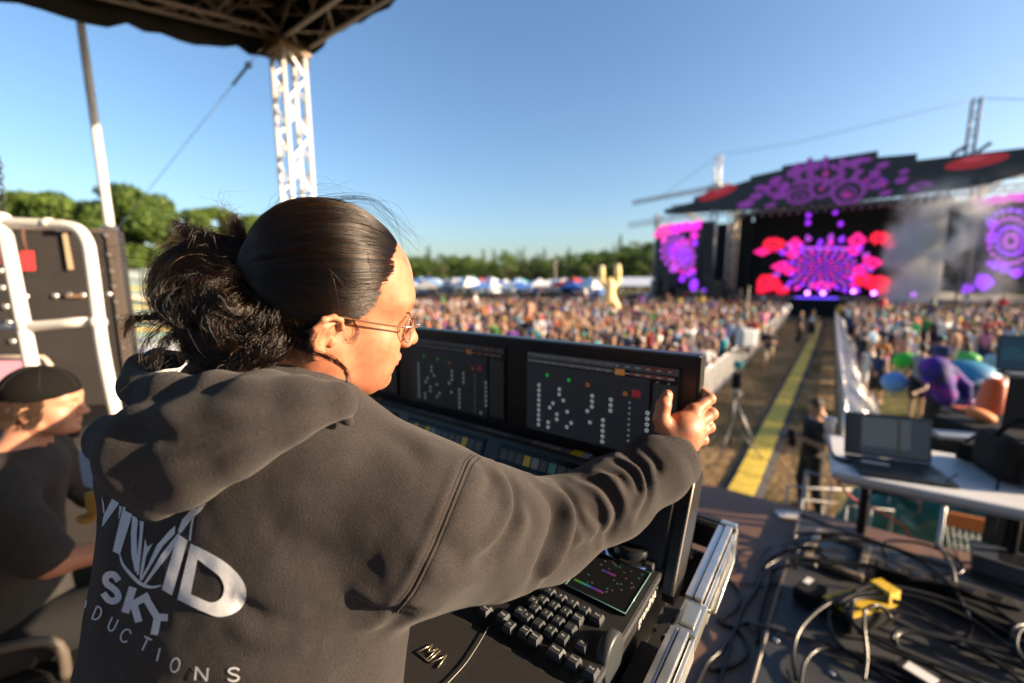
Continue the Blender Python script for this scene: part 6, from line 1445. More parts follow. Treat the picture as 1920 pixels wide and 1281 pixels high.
# framed hatch
c = lz(1570, 1042, .0); T = Thing('framed_tray', 'shallow tray with a pale metal frame lying on the case lid', 'tray', (c.x, c.y, LZ+.002), R_(-8))
T.o.scale = (1.17,)*3
for x, y, sx, sy in ((-.10, 0, .028, .33), (.10, 0, .028, .33), (0, .15, .172, .028), (0, -.15, .172, .028)): MB().box((x, y, .014), (sx, sy, .028), bev=.006).build('frame', mat('pale_bronze', (.42, .33, .25), .4, .6), T, True)
MB().box((0, 0, .004), (.17, .27, .008)).build('floor', mat('dark_tray', (.03, .03, .036), .2), T, True)
c = lz(1765, 1105, .03); T = Thing('power_strip', 'long black power strip lying under the cables on the case lid', 'power strip', (c.x, c.y, LZ+.002), R_(2))
T.o.scale = (1.17,)*3
MB().box((0, 0, .03), (.44, .07, .06), bev=.006).build('body', M_BLK, T, True)
for k in range(5): MB().cone((-.16+k*.08, 0, .0605), (-.16+k*.08, 0, .063), .021, n=14).build('socket', M_BLKG, T, True)
c = lz(1905, 1070, .04); T = Thing('equipment_box', 'black sloping equipment box at the right end of the case lid', 'box', (c.x, c.y, LZ+.002), R_(-10))
T.o.scale = (1.17,)*3
MB().prism([(-.14, -.12, 0), (-.14, .12, 0), (-.14, .12, .07), (-.14, -.05, .07), (-.14, -.12, .03)], (.5, 0, 0)).build('body', mat('slate_box', (.03, .034, .04), .5), T, True); MB().box((.1, .035, .0715), (.3, .12, .003)).build('lid', M_BLKG, T, True)
c = lz(1840, 1160, .02); T = Thing('equipment_box', 'flat black rack unit lying at the right edge under the cables', 'box', (c.x+.34, c.y+.05, LZ+.002), R_(-6)); MB().box((0, 0, .0225), (.75, .20, .045), bev=.006).build('body', M_BLK, T, True); MB().box((0, -.102, .0225), (.7, .004, .036)).build('front_panel', M_BLKG, T, True)
T.o.scale = (1.17,)*3
c = lz(1725, 1275, .01); T = Thing('power_adapter', 'flat black adapter with printed white label at the bottom edge', 'adapter', (c.x, c.y, LZ+.002), R_(-25)); MB().box((0, 0, .016), (.12, .07, .032), bev=.006).build('body', M_BLK, T, True); MB().box((0, 0, .0325), (.08, .045, .001)).build('label', M_WHT, T, True)
T.o.scale = (1.17,)*3
def zc(L, dz): return [lz(x, y, dz+(e[0] if e else 0)) for x, y, *e in L]
cable('thick black cable looping from the left edge over the back of the case lid', zc([(1580, 1075), (1540, 1040, .02), (1500, 1025, .03), (1488, 1008, .04), (1520, 1000, .05), (1600, 1005, .05), (1680, 1030, .05), (1745, 1065, .05), (1790, 1110, .05), (1815, 1155, .04), (1820, 1185, .02), (1800, 1200)], .012), .0072)
cable('black cable sweeping from the bottom edge round the yellow power box', zc([(1492, 1275, .0), (1487, 1225, .02), (1500, 1180, .05), (1540, 1140, .08), (1590, 1115, .09), (1650, 1105, .09), (1720, 1115, .08), (1800, 1150, .05), (1870, 1200, .03), (1960, 1250)], .010), .0066)
cable('black cable coil loop inside the tangle right of the power box', zc([(1960, 1268), (1850, 1225, .02), (1760, 1170, .05), (1690, 1130, .09), (1630, 1120, .1), (1592, 1130, .1), (1588, 1150, .09), (1620, 1185, .06), (1700, 1225, .04), (1800, 1265, .02), (1880, 1300)], .011), .0062)
cable('black cable standing up beside the yellow lid in a narrow bow', zc([(1620, 1275, .01), (1625, 1230, .04), (1620, 1180, .09), (1622, 1145, .12), (1640, 1135, .13), (1660, 1142, .1), (1680, 1165, .06), (1780, 1205, .03), (1900, 1255, .01)], .01), .006)
cable('black cable bending sharply left in front of the power box', zc([(1960, 1245), (1870, 1215, .02), (1780, 1198, .05), (1710, 1186, .06), (1685, 1188, .06), (1680, 1205, .05), (1700, 1230, .03), (1770, 1265, .01), (1830, 1300)], .011), .0064)
cable('black cable curving under the power box towards the lower right', zc([(1558, 1150, .03), (1556, 1180, .03), (1580, 1215, .02), (1640, 1255, .01), (1700, 1290)], .008), .0062)
cable('thin black cable trailing across the front of the case lid', zc([(1440, 1178, .0), (1480, 1190), (1540, 1205), (1600, 1225), (1660, 1235), (1720, 1262)], .006), .0038)
cable('dark cable bow at the back right of the case lid', zc([(1660, 1045, .02), (1655, 1022, .05), (1675, 1014, .06), (1730, 1020, .06), (1780, 1040, .05), (1805, 1062, .03), (1795, 1075, .02), (1740, 1078, .01), (1690, 1062)], .011), .006)
cable('grey end of a stiff cable rising at the back of the case lid', zc([(1755, 1022, .06), (1768, 1035, .06), (1785, 1065, .04), (1790, 1095, .01)], .012), .008, m=mat('cable_grey', (.06, .065, .07), .35))
cable('flat black cable lying straight over the metal frame', zc([(1485, 1055, .02), (1550, 1058, .04), (1650, 1066, .05), (1760, 1085, .02)], .008), .0050)
cable('thin cable crossing the middle of the case lid', zc([(1500, 1030, .04), (1560, 1036, .05), (1640, 1052, .04), (1740, 1072, .01)], .008), .0030)
cable('coiled black cable at the lower right corner', zc([(1960, 1195, .02), (1920, 1172, .05), (1900, 1180, .06), (1900, 1210, .05), (1930, 1245, .03), (1960, 1260, .02)], .01), .0062)
cable('second coil turn at the lower right corner', zc([(1970, 1210, .03), (1925, 1180, .06), (1908, 1190, .07), (1910, 1225, .05), (1960, 1275, .02)], .01), .0060)
cable('short cable with a brass plug at the bottom of the case lid', zc([(1476, 1258, .006), (1482, 1275, .004), (1490, 1300)], .006), .0045); 
p = lz(1477, 1256, .008); single(MB().cone(p, p+Vector((-.012, .022, .002)), .0035, .002, 8), 'cable_plug', mat('brass', (.6, .42, .15), .3, .9), 'small brass plug on the short cable at the bottom', 'plug')
for k, (lab, L, r) in enumerate((('outer cable loop sweeping left and down from the power box', [(1560, 1130, .07), (1553, 1165, .06), (1573, 1208, .03), (1625, 1243, .02), (1700, 1272, .01), (1790, 1305)], .0064), ('cable loop pressed over the worn yellow lid', [(1600, 1128, .10), (1598, 1165, .09), (1638, 1205, .05), (1720, 1238, .03), (1800, 1258, .02), (1910, 1295)], .0064),
        ('upper cable of the loop bundle running right', [(1600, 1110, .10), (1640, 1098, .11), (1700, 1104, .10), (1790, 1130, .07), (1870, 1176, .04), (1965, 1232, .01)], .0066), ('second upper cable of the loop bundle running right', [(1570, 1135, .08), (1600, 1115, .10), (1660, 1110, .10), (1740, 1126, .09), (1830, 1168, .05), (1900, 1222, .03), (1975, 1290)], .0064),
        ('third cable of the loop bundle falling to the lower right', [(1640, 1138, .10), (1720, 1158, .08), (1800, 1198, .05), (1862, 1238, .03), (1930, 1290)], .0062), ('cable doubling the sharp bend before the power box', [(1672, 1200, .05), (1690, 1180, .07), (1760, 1190, .06), (1850, 1212, .04), (1940, 1240, .02)], .0060),
        ('second thick cable following the back edge loop', [(1492, 1065, .01), (1496, 1032, .03), (1535, 1014, .05), (1640, 1018, .06), (1722, 1048, .06), (1782, 1098, .06), (1812, 1150, .04), (1822, 1184, .01)], .0068), ('black cable running under the framed tray', [(1430, 1068, .02), (1470, 1046, .03), (1560, 1052, .03), (1665, 1066, .02), (1760, 1100, .01)], .0056),
        ('lowest cable of the tangle along the bottom edge', [(1500, 1290, .0), (1510, 1240, .02), (1545, 1215, .02), (1620, 1228, .02), (1720, 1262, .01), (1800, 1300)], .006), ('cable crossing the power strip towards the corner coil', [(1700, 1085, .08), (1770, 1095, .08), (1840, 1125, .06), (1905, 1170, .04), (1965, 1205, .02)], .0058))): cable(lab, zc(L, .010+.003*(k % 4)), r)
# cables on the deck between the two cases
def dz(px, py, h=.008): return onz(px, py, DZ+h)
for lab, L, r in (('black cable rising from the deck onto the left edge of the lid', [(1380, 1180), (1395, 1140), (1420, 1100), (1440, 1055), (1470, 1035, .2), (1510, 1026, .29), (1545, 1030, .29)], .0065), ('second black cable rising beside it from the deck', [(1420, 1205), (1425, 1150), (1440, 1095), (1450, 1070), (1485, 1060, .2), (1530, 1060, .29)], .006),
                  ('thin black lead bent over the deck near the lid corner', [(1415, 1095), (1425, 1060), (1435, 1030), (1470, 1022), (1520, 1012, .2)], .0032), ('tan shaded cable loop on the brown deck beside the flight case', [(1345, 1165), (1380, 1140), (1388, 1115), (1370, 1090), (1350, 1085), (1335, 1100)], .0055), ('lower cable loop on the brown deck beside the flight case', [(1330, 1255), (1370, 1250), (1398, 1230), (1400, 1205), (1382, 1180), (1352, 1170)], .0055),
                  ('black cable running down the deck to the bottom edge', [(1440, 1178, .05), (1400, 1168), (1380, 1178), (1368, 1215), (1352, 1270), (1340, 1320)], .006), ('black cable lying along the flight case to the bottom', [(1378, 1182), (1350, 1220), (1325, 1245), (1300, 1300)], .006), ('pale thin lead crossing the deck behind the lid', [(1370, 1092), (1400, 1094), (1430, 1098), (1460, 1094)], .0028)):
    cable(lab, [dz(x, y, .008+(e[0] if e else 0)) for x, y, *e in L], r)
p = onz(1480, 966, DZ+.012); single(MB().box(p, (.16, .09, .018), Matrix.Rotation(.5, 3, 'Z'), .006).box(p+Vector((.0, .0, .012)), (.08, .05, .01), Matrix.Rotation(.5, 3, 'Z'), .004), 'wall_plug', mat('white_plastic', (.60, .61, .63), .4), 'small white plastic adapter lying on the brown deck edge', 'adapter')
# ================================================================== white folding table with laptop
M_TAB = mat('white_table_plastic', (.66, .67, .69), .45, var=.04, vscale=6)
TZt = 2.57; tb = Thing('folding_table', 'white plastic folding table holding the open laptop', 'table', (.9, 3.2, DZ), R_(2.5))
MB().box((-.335, 0, TZt-DZ-.022), (1.02, .72, .044), bev=.02).build('table_top', M_TAB, tb, True); MB().box((-.335, 0, TZt-DZ-.062), (.95, .62, .03), bev=.008).build('table_frame', mat('table_grey', (.35, .36, .38), .5), tb, True)
for x in (-.62, .02):
    for y in (.20, .28): MB().cone((x, y, 0), (x, y, TZt-DZ-.07), .020, n=10).build('leg', M_BLK, tb, True)
    MB().cone((x, .16, .02), (x, .32, .02), .018, n=8).build('foot_bar', M_BLK, tb, True)
MB().cone((-.6, .24, .30), (.02, .24, .36), .014, n=8).build('brace', M_BLK, tb, True)
def laptop(name, label, hl_, hr_, tilt, depth, scr, ui, h=None, kb=(.05, .055, .06)):
    hl_, hr_ = Vector(hl_), Vector(hr_); w = (hr_-hl_).length; ang = math.atan2((hr_-hl_).y, (hr_-hl_).x); T = Thing(name, label, 'laptop', tuple((hl_+hr_)/2), ang); h = h or w*.62
    base = MB().box((0, -depth/2, .009), (w, depth, .018), bev=.005).build('base', mat('laptop_shell', (.035, .038, .042), .4, .3), T, True)
    kbm = MB()
    for i in range(13):
        for j in range(5): kbm.box((-w*.42+i*w*.07, -.05-j*.021, .0195), (w*.058, .017, .004))
    kbm.build('keyboard', mat('laptop_keys_%s' % name[:3]+str(round(kb[0], 2)), kb, .5), T, True); MB().box((0, -depth*.80, .0187), (w*.28, depth*.26, .0012)).build('touchpad', mat('touchpad', (.06, .065, .07), .3), T, True)
    Rx = Matrix.Rotation(-tilt, 3, 'X'); c = Vector((0, .004, .018))
    MB().box(c+Rx @ Vector((0, 0, h/2)), (w, .009, h), Rx, .003).build('lid', mat('laptop_shell', (.035, .038, .042), .4, .3), T, True)
    sm_ = MB().box(c+Rx @ Vector((0, -.0052, h/2+.004)), (w*.95, .002, h*.88), Rx).build('screen', scr, T, True)
    A = MB(); A.col = (0, 0, 0)
    for u0, v0, u1, v1, col in ui:
        A.col = col; A._add([c+Rx @ Vector((w*.95*(u-.5), -.0066-.0002*len(A.f), h*.06+h*.88*v)) for u, v in ((u0, v0), (u1, v0), (u1, v1), (u0, v1))], [(0, 1, 2, 3)])
    A.build('display', M_UI, sm_, True); return T
a = onz(1583, 850, TZt+.02); b_ = a+Vector((.385, .10, 0))
laptop('laptop', 'open dark laptop with a pale reflecting screen on the white table', (a.x, a.y, TZt+.002), (b_.x, b_.y, TZt+.002), R_(14), .27, mat('laptop_glass', (.02, .022, .028), .08, spec=.6), [(.0, .0, 1, 1, (.028, .034, .048)), (.19, .2, .78, .97, (.060, .072, .085)), (.62, .02, .655, .98, (.030, .026, .022)), (.0, .0, .17, 1, (.010, .012, .016))], h=.245)
p = onz(1640, 868, TZt+.02); single(MB().box(p+Vector((.0, -.02, .005)), (.12, .03, .008), Matrix.Rotation(.1, 3, 'Z'), .003), 'pen', mat('pale_plastic', (.6, .58, .55), .4), 'pale marker pen lying on the table before the laptop', 'pen')
p = at(1558, 778, 2.9); T = Thing('speaker_cup', 'small white cup standing behind the left end of the table', 'cup', (p.x, p.y, TZt)); T.o.name = 'cup'; MB().lathe((0, 0, .002), [(.028, 0), (.034, .085), (.036, .09), (.03, .09)], 18).build('shell', mat('white_plastic', (.60, .61, .63), .4), T, True); MB().lathe((0, 0, .092), [(.037, 0), (.035, .01), (.02, .013)], 18).build('lid', mat('white_plastic', (.60, .61, .63), .4), T, True)
# gear heaped on the right of the table
p = onz(1880, 905, TZt); T = Thing('camera_bag', 'black padded camera bag slumped on the right of the table', 'bag', (p.x+.12, p.y+.12, TZt+.002), R_(15)); MB().box((0, 0, .12), (.38, .28, .24), bev=.06).build('bag_body', M_BLK, T, True); MB().box((0, -.15, .09), (.26, .05, .13), bev=.02).build('pocket', M_BLK, T, True); MB().tube(spline([(-.17, 0, .2), (-.12, -.08, .33), (.08, -.08, .34), (.17, 0, .2)], 6), .014, 8).build('strap', M_BLK, T, True)
p = onz(1800, 868, TZt); T = Thing('video_camera', 'black video camera lying on the table right of the laptop', 'camera', (p.x+.10, p.y+.02, TZt+.002), R_(-30)); MB().box((0, 0, .06), (.22, .11, .10), bev=.015).build('body', M_BLK, T, True); MB().cone((.10, 0, .065), (.22, 0, .065), .042, .048, 16).build('lens', M_BLKG, T, True); MB().tube([(-.09, 0, .11), (-.06, 0, .15), (.06, 0, .15), (.08, 0, .11)], .010, 8).build('handle', M_BLK, T, True)
p = onz(1790, 812, TZt); T = Thing('laptop_stand', 'grey keyboard tray lying behind the laptop', 'keyboard', (p.x, p.y-.30, TZt+.05), R_(20)); T.o.name = 'keyboard'; MB().box((0, 0, .012), (.36, .15, .02), Matrix.Rotation(-.08, 3, 'X'), .004).build('tray', mat('steel_blue', (.16, .19, .24), .35, .3), T, True)
for i in range(4): MB().box((0, -.05+i*.033, .026), (.33, .024, .006)).build('key_row', mat('pale_keys', (.34, .38, .44), .4), T, True)
MB().box((0, .0, -.02), (.3, .10, .05)).build('stand', M_BLK, T, True)
# raised black box with the second laptop
p = at(1905, 700, 2.75); T = Thing('equipment_case', 'tall black equipment case standing beyond the table under the second laptop', 'case', (p.x+.24, p.y+.08, 0), R_(12)); MB().box((0, 0, (p.z-.03)/2), (.40, .30, p.z-.03), bev=.012).build('body', M_BLK, T, True); MB().box((0, -.153, p.z-.25), (.2, .01, .05), bev=.004).build('handle', M_BLKG, T, True)
a = at(1868, 692, 2.86); laptop('laptop', 'second laptop with a dark blue screen at the right edge', (a.x, a.y, p.z-.02), (a.x+.30, a.y+.06, p.z-.02), R_(10), .24, mat('laptop_glass', (.02, .022, .028), .08, spec=.6), [(0, 0, 1, 1, (.006, .030, .062)), (.05, .30, .95, .55, (.010, .05, .085)), (.08, .6, .35, .65, (.01, .09, .11)), (.1, .1, .9, .2, (.004, .02, .05))], h=.235, kb=(.20, .25, .31))
M_REDC = mat('cable_red', (.35, .03, .03), .5)
cable('red cable hanging under the white table', [at(1560, 890, 2.75), at(1600, 935, 2.85), at(1650, 960, 2.9), at(1690, 985, 3.0), at(1708, 1010, 3.05)], .006, m=M_REDC)
cable('black cable looping over the front edge of the table', [at(1872, 900, 2.16), at(1868, 930, 2.10), at(1872, 960, 2.12), at(1860, 1000, 2.2)], .005); cable('thin black cable sagging from the table edge', [at(1795, 890, 2.2), at(1775, 905, 2.15), at(1780, 930, 2.18), at(1830, 945, 2.2), at(1870, 935, 2.12)], .0035)
cable('black cable lying on the left end of the table', [onz(1545, 815, TZt+.01), onz(1560, 850, TZt+.012), onz(1575, 862, TZt+.01), onz(1600, 868, TZt+.01)], .008)
# ================================================================== canopy over the mixing platform
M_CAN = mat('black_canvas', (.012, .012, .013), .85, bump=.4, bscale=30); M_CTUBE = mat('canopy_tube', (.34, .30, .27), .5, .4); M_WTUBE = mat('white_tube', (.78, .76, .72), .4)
can = Thing('canopy_roof', 'black canvas stage canopy on aluminium trusses over the mixing platform', 'canopy', (-.5, 0, DZ))
CX0, CX1, CYF, CYB = -5.75, 6.5, 3.08, -3.4
def cz(y): return 6.50-(CYF-y)*.19
def czx(x, y): return cz(y)+.012*math.sin(x*2.3)
nx, ny = 22, 12; g = MB(); vs = []; fs = []
for i in range(nx+1):
    for j in range(ny+1): x = CX0+(CX1-CX0)*i/nx; y = CYB+(CYF-CYB)*j/ny; vs.append((x, y, czx(x, y)+.46+.05*math.sin(i*1.7)*math.sin(j*1.3)))
for i in range(nx):
    for j in range(ny): a = i*(ny+1)+j; fs.append((a, a+ny+1, a+ny+2, a+1))
k = len(vs); vs += [(x, y, z+.02) for x, y, z in vs]; fs += [tuple(k+q for q in reversed(f)) for f in fs]; g._add(vs, fs, True); g.build('roof_sheet', M_CAN, can)
def valance(a, b_, n, drop):
    a, b_ = Vector(a), Vector(b_); up, lo = [], []; d = (b_-a).normalized(); s = d.cross(Vector((0, 0, 1)))
    for i in range(n+1):
        t = i/n; p = a.lerp(b_, t); w = .03*math.sin(i*1.05)+.02*math.sin(i*2.7+1); up.append(p+Vector((0, 0, .50))); lo.append(p+s*(.03*math.sin(i*1.9))+Vector((0, 0, -drop-w-.03*abs(math.sin(i*.52)))))
    m = MB(); m._add(up+lo, [(i, i+1, n+2+i, n+1+i) for i in range(n)], True)
    m._add([p+s*.012 for p in up+lo], [(n+1+i, n+2+i, i+1, i) for i in range(n)], True); m.build('valance', M_CAN, can)
valance((CX0, CYB, cz(CYB)), (CX0, CYF, cz(CYF)), 46, .13); valance((CX0, CYF, cz(CYF)), (CX1, CYF, cz(CYF)), 60, .10); valance((CX1, CYB, cz(CYB)), (CX1, CYF, cz(CYF)), 46, .13)
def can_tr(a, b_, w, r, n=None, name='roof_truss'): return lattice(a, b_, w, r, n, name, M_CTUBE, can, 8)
MB().box(((CX0+CX1)/2, CYB, (DZ+4.1)/2), (CX1-CX0, .03, 4.1-DZ)).build('added_shade_wall', M_CAN, can)  # unseen wall added behind the camera to darken the fill on the sweatshirt
can_tr((CX0+.25, 2.86, 6.52), (CX1-.2, 2.86, 6.52), .30, .025)
can_tr((CX0+.32, CYB+.2, cz(CYB+.2)+.12), (CX0+.32, 2.65, cz(2.65)+.12), .24, .022)
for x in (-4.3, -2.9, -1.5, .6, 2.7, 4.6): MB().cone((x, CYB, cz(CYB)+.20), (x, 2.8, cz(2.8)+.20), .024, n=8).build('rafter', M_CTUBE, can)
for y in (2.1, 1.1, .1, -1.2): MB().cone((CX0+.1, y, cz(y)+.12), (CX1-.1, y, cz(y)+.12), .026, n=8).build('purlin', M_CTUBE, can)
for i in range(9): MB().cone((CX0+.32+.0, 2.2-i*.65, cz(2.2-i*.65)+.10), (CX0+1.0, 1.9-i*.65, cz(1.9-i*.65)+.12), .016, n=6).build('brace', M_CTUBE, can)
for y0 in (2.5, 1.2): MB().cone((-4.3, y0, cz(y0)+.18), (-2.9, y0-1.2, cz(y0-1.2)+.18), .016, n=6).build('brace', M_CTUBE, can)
tw = Thing('truss_tower', 'white box truss tower holding up the front left corner of the canopy', 'truss', (-5.50, 2.84, DZ))
lattice((-5.50, 2.84, DZ), (-5.50, 2.84, 6.36), .265, .029, 13, 'truss', mat('pale_truss', (.80, .79, .77), .35, .35), tw, 8)
MB().box((-5.50, 2.84, 6.34), (.36, .40, .16), bev=.02).cone((-5.38, 3.0, 6.15), (-5.38, 3.0, 6.6), .03, n=8).build('corner_block', mat('rusty_block', (.20, .14, .10), .6, .4), tw); MB().box((-5.5, 2.84, DZ+.02), (.5, .5, .03)).build('base_plate', M_STEEL, tw)
for x, y in ((6.25, 2.84), (6.25, -3.1), (-5.5, -3.1)):
    T = Thing('truss_tower', 'box truss tower at another corner of the canopy', 'truss', (x, y, DZ), 0, 'canopy corner towers out of frame'); lattice((x, y, DZ), (x, y, cz(y)-.25), .265, .029, 12, 'truss', mat('pale_truss', (.80, .79, .77), .35, .35), T, 6)
a = at(150, 36, 3.95); b_ = at(207, 435, 3.95); T = Thing('canopy_pole', 'tall slim pole left of the truss tower, dark above and white below', 'pole', (b_.x, b_.y, DZ)); pt = Vector((a.x, a.y, a.z)); pt = pt+(a-b_)*.14; pb = Vector((b_.x+(b_.x-a.x)*1.05, b_.y+(b_.y-a.y)*1.05, DZ)) ; dv = (pt-b_); 
foot = b_-dv*((b_.z-DZ)/dv.z); MB().cone(pt, foot, .033, .040, 12).build('shaft', mat('pole_white', (.74, .71, .68), .4), T); MB().cone(b_+dv*.02, b_-dv*.05, .06, n=12).build('collar', M_STEEL, T); MB().cone(b_-dv*.0, b_-dv*.10+RT*.07, .02, n=8).build('clamp', M_STEEL, T)
p0 = at(466, 122, 5.0); p1 = at(228, 420, 6.4); p1b = p1+(p1-p0)*1.1; T = Thing('guy_wire', 'thin guy wire with a turnbuckle slanting down from the canopy', 'wire', tuple(p1b)); MB().cone(p0-(p1-p0)*.08, p1b, .0045, n=6).build('wire', M_STEEL, T); MB().cone(p0, p0+(p1-p0)*.10, .016, n=8).build('turnbuckle', mat('blue_steel', (.16, .24, .34), .4, .6), T); MB().tube([p0+RT*(.035*math.cos(q))+UP*(.035*math.sin(q)) for q in np.linspace(0, 6.28, 13)[:-1]], .010, 6, True).build('ring', mat('blue_steel', (.16, .24, .34), .4, .6), T)
# hanging chain at the left edge
T = Thing('chain', 'dark hoist chain hanging at the far left edge', 'chain', tuple(at(6, 412, 2.6))); cm = MB().tube([(.012*math.cos(q), 0, .022*math.sin(q)) for q in np.linspace(0, 6.28, 11)[:-1]], .0045, 5, True).mesh('link'); c0 = at(-2, 300, 2.6); c1 = at(7, 412, 2.6)
for i in range(12):
    o = link('link', cm, M_CAB, T, True); o.location = c0.lerp(c1, i/11)-Vector(T.o.location); o.rotation_euler = (0, 0, (i % 2)*math.pi/2)
# ================================================================== black road case and white tubular frame on the left
M_RC = mat('road_case_laminate', (.026, .0245, .024), .6, var=.22, vscale=5, bump=.25, bscale=350, detail=8)
rcx = at(232, 540, 2.45); dirv = Vector((.46, .88, 0)).normalized(); nrm = Vector((dirv.y, -dirv.x, 0)); ang = math.atan2(dirv.y, dirv.x)
zt = at(228, 432, 2.45).z
rcase = Thing('road_case', 'tall black road case with rivets standing behind the white tubular frame', 'road case', (rcx.x, rcx.y, DZ), ang)
H = zt-DZ; MB().box((-.75, .06, H/2), (1.5, .12, H), bev=.012).build('body', M_RC, rcase, True)
MB().box((-.022, -.006, H/2), (.044, .02, H-.02)).build('edge_strip', mat('edge_brown', (.13, .105, .09), .5, .3), rcase, True); MB().box((-.75, -.004, H-.012), (1.46, .016, .022)).build('edge_strip', mat('edge_brown', (.13, .105, .09), .5, .3), rcase, True)
MB().box((-1.02, -.006, H/2), (.05, .02, H-.02)).build('edge_strip', mat('edge_brown', (.13, .105, .09), .5, .3), rcase, True)
rm = MB().ell((0, 0, 0), (.016, .007, .016), nu=10, nv=6).mesh('rivet'); M_RIV = mat('bright_rivet', (.78, .76, .72), .3, .85)
def on_case(px, py):
    r = ray(px, py); o = Vector((rcx.x, rcx.y, 0)); t = (o-Vector((0, 0, 0))).dot(nrm)/Vector((r.x, r.y, 0)).dot(nrm); return CAM+r*t
for px, py in ((202, 442), (207, 478), (212, 508), (216, 537), (205, 552), (220, 566), (224, 594), (233, 651), (105, 555), (132, 554), (156, 554), (50, 556), (5, 540), (12, 575), (18, 605), (25, 640), (2, 508)):
    w = rcase.I @ (on_case(px, py)+nrm*.010); o = link('rivet', rm, M_RIV, rcase, True); o.location = w
def slab(px0, py0, px1, py1, name, m, th=.012, par=rcase, off=.012):
    P = [on_case(px0, py0), on_case(px1, py0), on_case(px1, py1), on_case(px0, py1)]; return MB().prism([q+nrm*off for q in P], nrm*th).build(name, m, par)
slab(127, 552, 160, 558, 'latch', mat('copper_latch', (.42, .25, .16), .4, .6)); slab(180, 505, 196, 510, 'plate', mat('dark_plate', (.07, .06, .055), .5)); slab(192, 560, 202, 564, 'plate', mat('dark_plate', (.07, .06, .055), .5))
T = Thing('ratchet_strap', 'tan webbing strap hanging down the black road case', 'strap', tuple(on_case(138, 505))); P = [on_case(*q)+nrm*.02 for q in ((120, 432), (128, 432), (142, 505), (132, 506))]; MB().prism(P, nrm*.006).build('webbing', mat('tan_webbing', (.42, .32, .21), .7), T); MB().box(on_case(126, 430)+nrm*.03, (.06, .05, .03), ang).build('buckle', M_STEEL, T)
for lab, px, py, w in (('red plastic tag hanging between the white bars', 62, 490, 15), ('red plastic tag half out of the frame at the left edge', 2, 480, 9)):
    c = on_case(px, py)+nrm*.05; T = Thing('red_tag', lab, 'tag', tuple(c)); P = [on_case(px+sx*w, py+sy*18)+nrm*.05 for sx, sy in ((-.7, -1), (.75, -1), (1, .9), (.9, 1), (-.9, 1), (-1, .9))]; MB().prism(P, nrm*.012).build('tag_plate', mat('red_plastic', (.62, .045, .05), .45), T)
    MB().tube([c+Vector((0, 0, .05)), on_case(px-8, py-40)+nrm*.05, on_case(px-10, py-62)+nrm*.05], .008, 6).build('cord', mat('brown_cord', (.10, .05, .04), .8), T)
# white tubular frame
fr = Thing('tubular_frame', 'white round cornered tubular frame standing before the black road case', 'frame', (-2.7, .35, DZ))
d = 1.92; P = lambda x, y, dd=d: at(x, y, dd)
MB().tube(spline([P(-60, 416), P(20, 418), P(90, 421), P(128, 424), P(150, 433), P(164, 455), P(170, 485), P(180, 560), P(190, 640), P(205, 720), P(222, 800), P(240, 900)], 6), .0235, 14).build('outer_tube', M_WTUBE, fr)
MB().tube([P(4, 412), P(24, 510), P(42, 600), P(50, 640), P(62, 700), P(80, 800), P(96, 900)], .026, 14).build('upright', M_WTUBE, fr)
MB().tube([P(-60, 618), P(60, 612), P(120, 607), P(184, 601)], .0215, 14).build('cross_rail', M_WTUBE, fr); MB().ell(P(4, 412), (.034, .034, .034)).ell(P(92, 419), (.03, .03, .025)).build('joint', M_WTUBE, fr)
for px, py in ((48, 612), (184, 604)): MB().ell(P(px, py), (.032, .032, .032)).build('joint', M_WTUBE, fr)
# laptop with a pink lid behind the seated man
a = at(-70, 765, 2.15); b_ = at(88, 760, 2.25); T = Thing('laptop', 'laptop with pink back and pale frame behind the seated man', 'laptop', tuple((a+b_)/2))
P4 = [at(-70, 765, 2.15), at(100, 765, 2.25), at(88, 672, 2.30), at(-70, 672, 2.20)]; MB().prism(P4, FW*.012).build('lid', mat('pink_lid', (.48, .27, .37), .5), T); MB().tube([at(-70, 671, 2.195), at(82, 671, 2.295), at(93, 684, 2.29), at(104, 765, 2.24)], .014, 8).build('rim', mat('cream_rim', (.66, .55, .46), .5), T)
MB().box(at(10, 772, 2.10)-Vector((0, 0, .01)), (.42, .26, .018), YAW+.2, .004).build('base', mat('laptop_shell', (.035, .038, .042), .4, .3), T)
c = at(10, 785, 2.12); T = Thing('side_table', 'black work surface under the pink laptop', 'table', (c.x, c.y, DZ)); MB().box((c.x, c.y, c.z-.03), (.9, .5, .03), YAW+.2).build('table_top', M_BLK, T)
for sx in (-.38, .38): q = Matrix.Rotation(YAW+.2, 3, 'Z') @ Vector((sx, 0, 0)); MB().cone((c.x+q.x, c.y+q.y, DZ), (c.x+q.x, c.y+q.y, c.z-.045), .02, n=8).build('leg', M_BLK, T)
# ================================================================== the seated man with the cap
MH = at(84, 752, 1.62); MR = Matrix.Rotation(R_(-28), 3, 'Z') @ Matrix.Rotation(R_(-7), 3, 'X') @ Matrix.Rotation(R_(3), 3, 'Y')
man = Thing('person', 'seated man in backwards black cap and dark T-shirt at the left edge', 'person', (MH.x-.1, MH.y-.08, DZ))
def mw(v): return (np.array(MR) @ (v*1.06).T).T+np.array(MH)
MFW = Vector((.40, .90, 0)).normalized(); MRT = Vector((MFW.y, -MFW.x, 0)); MO = Vector((MH.x, MH.y, 0))-MFW*.075
def ml(x, y, z): return np.array(MO+MRT*x+MFW*y+Vector((0, 0, MH.z+z)))
MA = {'shr': ml(.20, -.02, -.26), 'elr': ml(.27, .12, -.52), 'wrr': ml(.20, .36, -.55), 'shl': ml(-.20, -.02, -.26), 'ell': ml(-.27, .12, -.52), 'wrl': ml(-.18, .36, -.55)}
